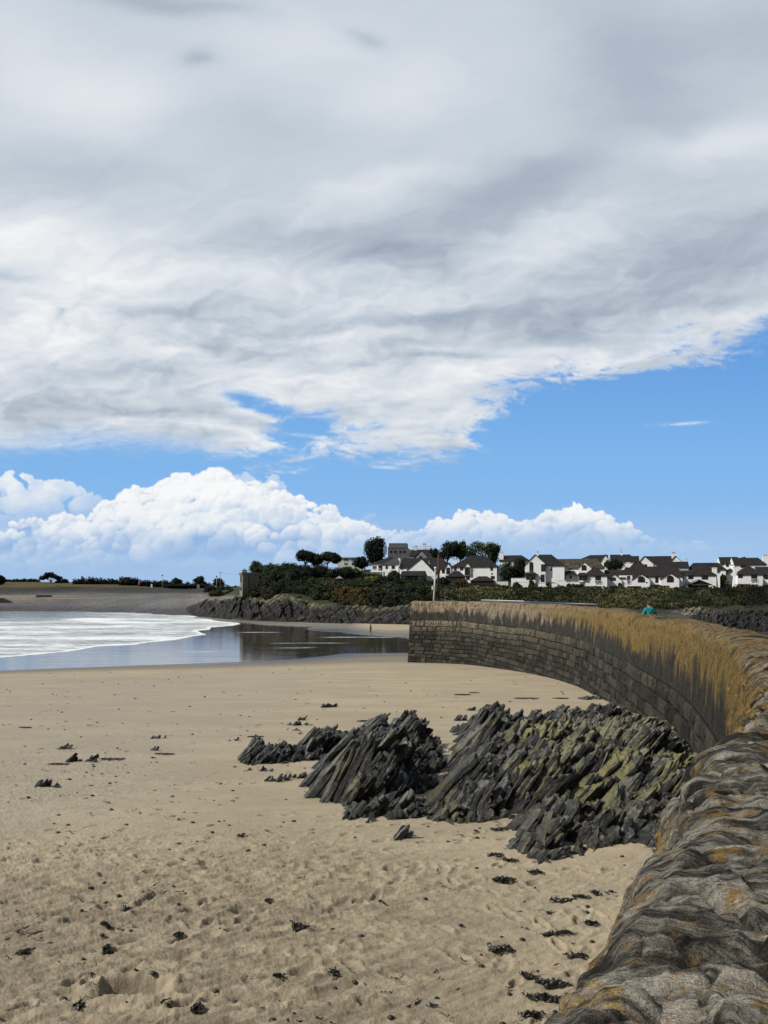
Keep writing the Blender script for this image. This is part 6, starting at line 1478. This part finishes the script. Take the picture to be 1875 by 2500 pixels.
# the long bank of scrub below the houses: one tangled mass
def bank():
    rg = np.random.default_rng(99); N_ = 44000
    px = rg.uniform(1040, 2150, N_); s = rg.random(N_)
    y0 = np.interp(px, [1040, 1200, 1350, 1650, 1875, 2150], [231, 228, 222, 208, 204, 204]); Y = y0+(247-y0)*s
    X = (px-CX)*Y/F; z = land_z(X, Y)
    lump = cellnoise(X*.22, Y*.16+.3*s, 3); hh = 1.5*(1-np.clip(lump[1], 0, 1)**2)*rg.random(N_)**.5*(.4+.9*smooth(0, .15, s)*smooth(1.05, .8, s))
    keep = ~((px > 1440) & (s < .10+.16*smooth(1550, 1700, px)*(fbm(px*.02, px*0, 2, 7)+.6))); 
    C = np.stack([X, Y, z+hh-.1+.5*fbm(X*.4, Y*.3, 2, 8)], -1)[keep]; lid = lump[0][keep]; f1 = np.clip(lump[1][keep], 0, 1); px = px[keep]; hh = hh[keep]
    V, F_ = leaf_cards(C, .42, np.tile((0, -.3, .8), (len(C), 1)), rg, 1.7)
    pal = np.array([(.014, .022, .009), (.020, .028, .011), (.040, .042, .016), (.062, .062, .025), (.012, .018, .008), (.046, .040, .019)])
    pick = np.clip((lid*6).astype(int), 0, 5); col = pal[pick]
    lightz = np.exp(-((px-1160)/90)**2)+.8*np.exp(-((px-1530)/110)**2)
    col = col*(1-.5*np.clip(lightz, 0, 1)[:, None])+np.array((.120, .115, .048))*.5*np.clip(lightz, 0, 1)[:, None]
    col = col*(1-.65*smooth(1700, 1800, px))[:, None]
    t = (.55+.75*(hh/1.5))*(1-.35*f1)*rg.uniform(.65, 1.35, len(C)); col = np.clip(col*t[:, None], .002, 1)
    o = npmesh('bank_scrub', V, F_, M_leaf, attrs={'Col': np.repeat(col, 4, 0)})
    tag(o, 'tangled green and olive scrub covering the bank below the houses', kind='stuff')
bank()
def ground_cover():
    rg = np.random.default_rng(98); N_ = 26000
    px = rg.uniform(585, 1060, N_); s = rg.random(N_)
    y0 = np.interp(px, [585, 640, 700, 760, 850, 1000, 1060], [hillY(590, 1464), hillY(640, 1466), hillY(700, 1454), hillY(760, 1474), hillY(850, 1486), hillY(1000, 1487), hillY(1060, 1487)]); Y = y0+(300-y0)*s; X = (px-CX)*Y/F; z = land_z(X, Y)
    keep = fbm(X*.15, Y*.15, 3, 9) > -.35+.5*(s < .08)
    C = np.stack([X, Y, z+.5*rg.random(N_)], -1)[keep]; V, F_ = leaf_cards(C, .5, np.tile((0, -.3, .8), (len(C), 1)), rg, 1.7)
    pal = np.array([(.013, .021, .008), (.022, .030, .011), (.046, .038, .016), (.034, .040, .014)]); col = pal[np.clip(((fbm(C[:, 0]*.08, C[:, 1]*.08, 3, 10)+.5)*4).astype(int), 0, 3)]*rg.uniform(.5, 1.3, len(C))[:, None]
    tag(npmesh('ground_cover', V, F_, M_leaf, attrs={'Col': np.repeat(col, 4, 0)}), 'low brambles, bracken and grass on the headland slope', kind='stuff')
ground_cover()
# ------------------------------------------------------------------ poles, rail, promenade furniture
M_metal = plain('galvanised_metal', (.42, .43, .43), .5, .5, .15); M_rust = plain('brown_painted_steel', (.060, .034, .024), .7, .3, .4, 6.); M_dk = plain('dark_paint', (.016, .017, .020), .5, .4, .3)
def wpos(Y, off): return float(wall_x(Y))+off
# two masts at the seaward end, standing on the walkway behind the wall
def mast(label, px0, px1, top, Y, r, mat, extra=None):
    x0, _, _ = at(px0, 1450, Y); x1, _, zt = at(px1, top, Y); t = thing('mast', label, 'pole', (x0, Y, -2.1))
    m = MB(); m.tube([(0, 0, 0), ((x1-x0)*.5, 0, (zt+2.1)*.5), (x1-x0, 0, zt+2.1)], [r*1.2, r, r*.7], 10); m.build('pole', mat, t)
    m = MB(); m.tube([(0, 0, 0), (0, 0, .12)], [r*2.4, r*2.2], 10); m.build('base', M_dk, t); return t, x1-x0, zt+2.1
t, dx_, zt = mast('pale leaning metal mast on the seaward end of the breakwater', 1058, 1063, 1389, 86.3, .11, M_metal)
m = MB(); m.box(dx_*.5-.3, dx_*.5-.12, -.1, .1, zt*.52, zt*.52+.45); m.build('junction_box', M_wframe, t)
m = MB(); m.ball((dx_, 0, zt+.1), (.16, .16, .14), 8, 5); m.build('lamp_head', M_wframe, t)
mast('taller straight brown mast beside the pale one', 1071, 1070.5, 1354, 86.6, .13, M_rust)
t = thing('mooring_bollard', 'short black bollard on the seaward end, right of the masts', 'bollard', (at(1091, 1450, 86.8)[0], 86.8, -2.1))
m = MB(); m.tube([(0, 0, 0), (0, 0, 1.6)], [.28, .24], 10); m.build('post', M_dk, t); m = MB(); m.ball((0, 0, 1.65), (.36, .36, .16), 10, 5); m.build('head', M_dk, t)
# dark blue tube rail behind the wall
a, b = Vector((at(1180, 1450, 80.5)[0], 80.5+1.4, 0)), Vector((at(1410, 1450, 58)[0]+1.5, 58, 0)); za, zb_ = -(1468-HY)*80.5/F, -(1477-HY)*58/F
t = thing('handrail', 'long dark blue rail running behind the wall towards the masts', 'handrail', (a.x, a.y, -2.1))
M_blue = plain('dark_blue_paint', (.018, .024, .045), .4, .5, .3); m = MB(); dv = b-a
m.tube([(0, 0, za+2.1), (dv.x, dv.y, zb_+2.1)], .13, 8); m.tube([(0, 0, za+1.7), (dv.x, dv.y, zb_+1.75)], .07, 8); m.build('rail', M_blue, t)
m = MB(); m.tube([(0, -.05, za+2.235), (dv.x*.45, dv.y*.45-.05, za+(zb_-za)*.45+2.235)], .035, 6); m.build('highlight_strip', M_wframe, t)  # white strip added along the rail top to stand in for its highlight
for i in range(9):
    f_ = i/8; m = MB(); m.tube([(dv.x*f_, dv.y*f_, 0), (dv.x*f_, dv.y*f_, za+(zb_-za)*f_+2.28)], .05, 6); m.build('post', M_blue, t)
# left skyline furniture
def lamp(label, px, top, base, Y):
    x, y, z = at(px, base, Y); t = thing('lamp_post', label, 'lamp post', (x, y, z)); H = (base-top)*Y/F
    m = MB(); m.tube([(0, 0, -.5), (0, 0, H-.5)], [.11, .07], 7); m.build('pole', M_metal, t); m = MB(); m.ball((0, 0, H-.15), (.38, .38, .42), 8, 6); m.build('lantern', M_dk, t)
lamp('left lamp post on the promenade, before the shelter', 396, 1404, 1441, 392); lamp('right lamp post on the promenade, near the telegraph pole', 529, 1407, 1440, 388)
x, y, z = at(538, 1442, 352); t = thing('telegraph_pole', 'thin telegraph pole left of the tower', 'telegraph pole', (x, y, z)); Hh = (1442-1396)*352/F
m = MB(); m.tube([(0, 0, -.5), (0, 0, Hh)], [.13, .09], 7); m.build('pole', plain('weathered_timber', (.20, .19, .17), .9), t); m = MB(); m.box(-.6, .6, -.05, .05, Hh-.35, Hh-.22); m.build('crossarm', M_rust, t)
p0 = Vector((x, y, z+Hh-.3)); p1 = Vector(at(600, 1402, 262)); m = MB(); pts = []
for i in range(13):
    f_ = i/12; q_ = p0.lerp(p1, f_); q_.z -= 1.0*4*f_*(1-f_)*.35; pts.append(q_)
m.tube(pts, .025, 5); tag(m.build('overhead_wire', M_dk), 'thin wire strung from the telegraph pole to the tower', 'wire')
x, y, z = at(445, 1442, 398); t = thing('promenade_shelter', 'long low promenade shelter with pale footed posts', 'shelter', (x, y, z)); k_ = 398/F
m = MB(); m.box(-45*k_, 52*k_, -.4, 3.2, 12.5*k_, 14.5*k_); m.build('roof', M_dk, t); m = MB(); m.box(-44*k_, 51*k_, 3.0, 3.2, -.3, 12.5*k_); m.build('back_wall', plain('shelter_shade', (.020, .020, .022), .9), t)
for px in (404, 415, 427, 438, 460, 472, 486):
    m = MB(); xx = (px-445)*k_; m.box(xx-.09, xx+.09, 0, .18, 2.5*k_, 12.5*k_); pst = m.build('post', M_frame, t); m = MB(); m.box(xx-.17, xx+.17, -.08, .26, -.3, 2.5*k_); m.build('foot', M_wframe, pst)
def sign(label, px, top, base, w, Y, col, name='sign_board'):
    k = Y/F; x, y, z = at(px, base, Y); t = thing(name, label, 'sign', (x, y, z)); H = (base-top)*k
    m = MB(); m.box(-w*k/2, w*k/2, -.05, .05, H*.35, H); m.build('panel', plain('panel_'+label.split()[0], col, .6, .3, .1), t)
    for s_ in (-.35, .35):
        m = MB(); m.box(w*k*s_-.05, w*k*s_+.05, .05, .12, -.5, H*.95); m.build('post', M_dk, t)
sign('pink sign board on the skyline hedge', 340, 1419, 1432, 5, 424, (.50, .10, .14)); sign('white notice board at the left end of the shelter', 370, 1426, 1440, 4, 395, (.7, .7, .7)); sign('grey notice board at the right end of the shelter', 484, 1427, 1441, 6, 392, (.25, .25, .24))
def block(label, px, base, w, h, Y, mat, name, cat, d=1.2):
    k = Y/F; x, y, z = at(px, base, Y); m = MB(); m.box(-w*k/2, w*k/2, 0, d, -.8, h*k*.7); m.box(-w*k/2-.06, w*k/2+.06, -.06, d+.06, h*k*.7, h*k)
    tag(m.build(name, mat, None, (x, y, z)), label, cat)
M_conc = plain('dark_concrete', (.045, .045, .045), .9, .2, .3)
block('small dark litter bin on the edge of the grass, left one', 141, 1434, 5, 3.5, 404, M_dk, 'litter_bin', 'bin'); block('dark bench block on the edge of the grass, right one', 310, 1437, 8, 4.5, 392, M_dk, 'bench_block', 'bench')
def slabwall(label, Y, x0, x1, top, base, name, cat, mat, taper=0):
    k = Y/F; x, y, z = at(x0, base, Y); L = (x1-x0)*k; H = (base-top)*k; m = MB(); m.prism([(0, -1.), (L, -1.), (L-taper*L, H), (0, H)], 0, 2.)
    tag(m.build(name, mat, None, (x, y, z)), label, cat)
slabwall('dark concrete slab half buried in the pebble bank', 378, 88, 128, 1453, 1459, 'concrete_slab', 'slab', M_conc, .15); slabwall('dark sea wall end at the left edge above the pebbles', 366, -60, 38, 1460, 1469, 'sea_wall', 'wall', M_conc, .35)
# things on the headland
x, y, z = at(828, 1412, 268); k_ = 268/F; t = thing('garden_shelter', 'small grey peaked roof among the terrace hedges', 'shelter', (x, y, z))
m = MB(); m.slab([(-9*k_, -.8, 1.*k_), (0, .6, 7*k_), (0, .61, 7*k_)], .1); m.slab([(-9*k_, -.8, 0), (9*k_, -.8, 0), (0, .6, 6.5*k_)], .12); m.slab([(9*k_, -.8, 0), (9*k_, 2, 0), (0, .6, 6.5*k_)], .12); m.slab([(-9*k_, 2, 0), (-9*k_, -.8, 0), (0, .6, 6.5*k_)], .12); m.build('roof', M_grey2, t); m = MB(); m.box(-7*k_, 7*k_, -.4, 1.6, -1.5, 0); m.build('wall', M_frame, t)
def ramp_slab(label, pts, Y, th, mat, name, cat):
    V = [at(px, py, Y+dy) for px, py, dy in pts]; c0 = V[0]; m = MB(); m.slab([(v[0]-c0[0], v[1]-c0[1], v[2]-c0[2]) for v in V], th); tag(m.build(name, mat, None, c0), label, cat)
M_pale = plain('pale_concrete', (.34, .33, .30), .9, .2, .2)
ramp_slab('pale tilted concrete slab above the shore rocks', [(772, 1466, -3.), (793, 1452, -3.), (790, 1451, .5), (769, 1463, .5)], 246, .5, M_pale, 'concrete_slab', 'slab'); ramp_slab('long low concrete ledge left of the tilted slab', [(740, 1469, -3.5), (776, 1466, -3.5), (772, 1459, -1.), (752, 1460, -1.)], 246, .5, plain('grey_concrete', (.17, .165, .15), .9), 'concrete_ledge', 'ledge')
m = MB(); k_ = 243/F; m.box(0, 20*k_, 0, 2, -1.5, 11*k_); m_br, n, p = material('old_red_brick'); uvw = n.new('ShaderNodeTexCoord').outputs['Object']; br = n.new('ShaderNodeTexBrick'); n.put(br.inputs['Vector'], n.vec(n.xyz(uvw)[0], n.xyz(uvw)[2])); br.inputs['Color1'].default_value = (.11, .045, .032, 1); br.inputs['Color2'].default_value = (.15, .07, .05, 1); br.inputs['Mortar'].default_value = (.12, .10, .08, 1); br.inputs['Scale'].default_value = 3.; n.put(p.inputs['Base Color'], br.outputs[0]); p.inputs['Roughness'].default_value = .9
m.add([(20*k_, 0, -1.5), (27*k_, .3, -1.5), (24*k_, .3, 6*k_), (20*k_, 0, 9*k_), (20*k_, 2, -1.5), (27*k_, 2, -1.5), (24*k_, 2, 6*k_), (20*k_, 2, 9*k_)], [(0, 1, 2, 3), (7, 6, 5, 4), (1, 5, 6, 2), (2, 6, 7, 3)])
tag(m.build('brick_wall', m_br, None, at(789, 1470, 243)), 'ruined red brick wall on the shore rocks', 'wall')

# ------------------------------------------------------------------ people
def skinmat(name, c): return plain(name, c, .6, .3, .08, 8.)
M_skin = skinmat('skin', (.42, .27, .20)); M_teal = plain('teal_jacket', (.012, .20, .20), .75, .2, .25, 9.); M_black = plain('black_clothes', (.010, .010, .012), .85, .1, .3, 9.); M_denim = plain('dark_trousers', (.020, .022, .030), .85, .1, .3, 9.); M_hairb = plain('brown_hair', (.05, .032, .022), .6, .3, .3, 30.); M_shoe = plain('shoe', (.03, .03, .03), .6)
def skinned(name, joints, bones, mat, parent, sub=2):
    me = bpy.data.meshes.new(name); me.from_pydata([j[0] for j in joints], bones, []); me.update()
    o = bpy.data.objects.new(name, me); COL.objects.link(o)
    sk = o.modifiers.new('skin', 'SKIN'); sk.use_smooth_shade = True; sk.branch_smoothing = .3
    for v, j in zip(me.skin_vertices[0].data, joints): v.radius = (j[1], j[1]) if not hasattr(j[1], '__len__') else j[1]
    me.skin_vertices[0].data[0].use_root = True
    sb = o.modifiers.new('smooth', 'SUBSURF'); sb.levels = sub; sb.render_levels = sub
    dg = bpy.context.evaluated_depsgraph_get(); ev = o.evaluated_get(dg); m2 = bpy.data.meshes.new_from_object(ev); m2.name = name
    bpy.data.objects.remove(o); m2.materials.clear(); m2.materials.append(mat)
    for pl in m2.polygons: pl.use_smooth = True
    o = bpy.data.objects.new(name, m2); COL.objects.link(o); o.parent = parent
    return o
def person(label, loc, rz, H, top_mat, leg_mat, hair_mat, pose, bag=False, hood=False):
    t = thing('person', label, 'person', loc, rz); s = H/1.72
    P = {'pelvis': (0, 0, .95), 'waist': (0, .0, 1.08), 'chest': (0, .0, 1.32), 'neck': (0, 0, 1.47), 'head': (0, -.02, 1.60), 'crown': (0, -.01, 1.70)}
    for sgn, k in ((-1, 'l'), (1, 'r')):
        P['sh'+k] = (sgn*.18, 0, 1.41); P['el'+k] = (sgn*.25, .03, 1.14); P['wr'+k] = (sgn*.25, -.06, .90); P['hip'+k] = (sgn*.09, 0, .90); P['kn'+k] = (sgn*.10, -.01, .50); P['an'+k] = (sgn*.10, .03, .08); P['to'+k] = (sgn*.11, -.14, .04)
    P.update(pose)
    J = []; I = {}
    def j(nm, r): I[nm] = len(J); J.append((tuple(c*s for c in P[nm]), r*s))
    for nm, r in (('pelvis', .14), ('waist', .125), ('chest', .15), ('neck', .055), ('head', .085), ('crown', .065)): j(nm, r)
    for k in 'lr':
        for nm, r in (('sh', .062), ('el', .045), ('wr', .030), ('hip', .085), ('kn', .058), ('an', .040), ('to', .035)): j(nm+k, r)
    Bn = [('pelvis', 'waist'), ('waist', 'chest'), ('chest', 'neck'), ('neck', 'head'), ('head', 'crown')]
    for k in 'lr': Bn += [('chest', 'sh'+k), ('sh'+k, 'el'+k), ('el'+k, 'wr'+k), ('pelvis', 'hip'+k), ('hip'+k, 'kn'+k), ('kn'+k, 'an'+k), ('an'+k, 'to'+k)]
    bones = [(I[a], I[b]) for a, b in Bn]
    for k in 'lr':                            # palm, four fingers of unequal length and a thumb from the side of the palm
        w = Vector(P['wr'+k]); d = (w-Vector(P['el'+k])).normalized(); side = Vector((0, 1, 0)); pm = w+d*.075; I['pm'+k] = len(J); J.append((tuple(pm*s), .030*s)); bones.append((I['wr'+k], I['pm'+k]))
        for fi, (o_, ln) in enumerate(((-.032, .075), (-.011, .085), (.011, .08), (.031, .06))):
            b0 = len(J); q1 = pm+d*.02+side*o_; q2 = q1+d*ln*.6+Vector((0, -.008, 0)); q3 = q2+d*ln*.4+Vector((-.02 if k == 'r' else .02, -.01, 0))
            J.extend([(tuple(q2*s), .009*s), (tuple(q3*s), .007*s)]); bones += [(I['pm'+k], b0), (b0, b0+1)]
        b0 = len(J); q1 = w+d*.04-side*.045; q2 = q1+d*.04-side*.015; J.extend([(tuple(q1*s), .010*s), (tuple(q2*s), .008*s)]); bones += [(I['wr'+k], b0), (b0, b0+1)]
    body = skinned('body', J, bones, M_skin, t)
    def cloth(nm, items, bn, mat): return skinned(nm, [(tuple(c*s for c in P[a]) if isinstance(a, str) else tuple(c*s for c in a), r*s) for a, r in items], bn, mat, t)
    sleeve = lambda k: tuple(np.array(P['wr'+k])*.92+np.array(P['el'+k])*.08)
    cloth('jacket', [('pelvis', .175), ('waist', .165), ('chest', .185), ('neck', .085), ('shl', .095), ('ell', .070), (sleeve('l'), .052), ('shr', .095), ('elr', .070), (sleeve('r'), .052)], [(0, 1), (1, 2), (2, 3), (2, 4), (4, 5), (5, 6), (2, 7), (7, 8), (8, 9)], top_mat)
    cloth('trousers', [('pelvis', .160), ('hipl', .105), ('knl', .078), ('anl', .062), ('hipr', .105), ('knr', .078), ('anr', .062)], [(0, 1), (1, 2), (2, 3), (0, 4), (4, 5), (5, 6)], leg_mat)
    for k in 'lr':
        a = Vector(P['an'+k])*s; b = Vector(P['to'+k])*s; m = MB(); c = (a+b)/2; m.ball((c.x, c.y, c.z-.01*s), (.05*s, .14*s, .055*s), 8, 5); m.build('shoe', M_shoe, t)
    hd = Vector(P['head'])*s; m = MB()
    if hood: m.ball((hd.x, hd.y+.02*s, hd.z+.035*s), (.118*s, .125*s, .145*s), 12, 8); m.build('hood', top_mat, t)
    else: m.ball((hd.x, hd.y+.028*s, hd.z+.05*s), (.100*s, .105*s, .115*s), 12, 8); m.build('hair', hair_mat, t)
    # face
    fy = hd.y-.088*s
    m = MB(); m.ball((hd.x, fy-.012*s, hd.z+.0*s), (.016*s, .022*s, .028*s), 6, 5); m.build('nose', M_skin, t)
    for sg in (-1, 1):
        m = MB(); m.ball((hd.x+sg*.034*s, fy+.006*s, hd.z+.028*s), (.012*s, .008*s, .008*s), 6, 4); m.build('eye', M_black, t)
        m = MB(); m.ball((hd.x+sg*.092*s, hd.y+.01*s, hd.z+.01*s), (.012*s, .024*s, .036*s), 6, 5); m.build('ear', M_skin, t)
    m = MB(); m.ball((hd.x, fy+.004*s, hd.z-.045*s), (.026*s, .008*s, .008*s), 6, 4); m.build('mouth', plain('lips', (.25, .10, .09)) if 'lips' not in bpy.data.materials else bpy.data.materials['lips'], t)
    if bag:
        m = MB(); pts = [Vector((-.16, .12, 1.46))*s, Vector((-.02, .195, 1.28))*s, Vector((.12, .195, 1.05))*s, Vector((.19, .10, .92))*s]; m.tube(pts, .022*s, 6); m.tube([Vector((-.16, .12, 1.46))*s, Vector((-.10, -.10, 1.44))*s, Vector((.10, -.19, 1.15))*s, Vector((.19, .0, .92))*s], .022*s, 6); m.build('bag_strap', M_black, t)
        m = MB(); m.ball((.21*s, .08*s, .84*s), (.07*s, .13*s, .12*s), 8, 6); m.build('shoulder_bag', M_black, t)
    return t
# the stroller behind the wall: seen from the back, head a little below eye level
Yp = 33.5; person('person in teal jacket with dark bag strap, seen from behind beyond the breakwater', (at(1586, 1450, Yp)[0], Yp, -2.1), R(180), 1.76, M_teal, M_denim, M_hairb, {'ell': (-.27, .02, 1.14), 'elr': (.27, .0, 1.14), 'wrl': (-.22, -.14, .95), 'wrr': (.24, -.10, .92), 'knl': (-.10, -.12, .50), 'anl': (-.10, -.02, .10), 'tol': (-.11, -.19, .06), 'head': (.0, -.05, 1.59), 'crown': (0, -.045, 1.69)}, bag=True)
X_, Y_, z_ = ground(905, 1545); Yw_ = 156.; person('person in black walking on the far wet sand near the rocks', (at(905, 1545, Yw_)[0], Yw_, -(1545-HY)*Yw_/F), R(-70), 1.74, M_black, M_denim, M_black, {'knl': (-.10, -.14, .50), 'anl': (-.10, -.12, .10), 'tol': (-.11, -.29, .06), 'knr': (.10, .02, .50), 'anr': (.10, .18, .12), 'tor': (.11, .05, .05)}, hood=True)
Yc_ = 150.; person('crouching person in a dark hooded coat at the edge of the shallow water', (at(748, 1552, Yc_)[0], Yc_, WATER-.08), R(150), 1.68, M_black, M_denim, M_black,
  {'pelvis': (0, .18, .50), 'waist': (0, .12, .64), 'chest': (0, -.06, .86), 'neck': (0, -.16, 1.0), 'head': (0, -.22, 1.11), 'crown': (0, -.22, 1.21), 'shl': (-.18, -.10, .94), 'shr': (.18, -.10, .94), 'ell': (-.25, -.22, .70), 'elr': (.25, -.22, .70), 'wrl': (-.16, -.40, .52), 'wrr': (.16, -.40, .52), 'hipl': (-.10, .15, .48), 'hipr': (.10, .15, .48), 'knl': (-.17, -.22, .55), 'knr': (.17, -.22, .55), 'anl': (-.13, .06, .10), 'anr': (.13, .06, .10), 'tol': (-.15, -.12, .05), 'tor': (.15, -.12, .05)}, hood=True)
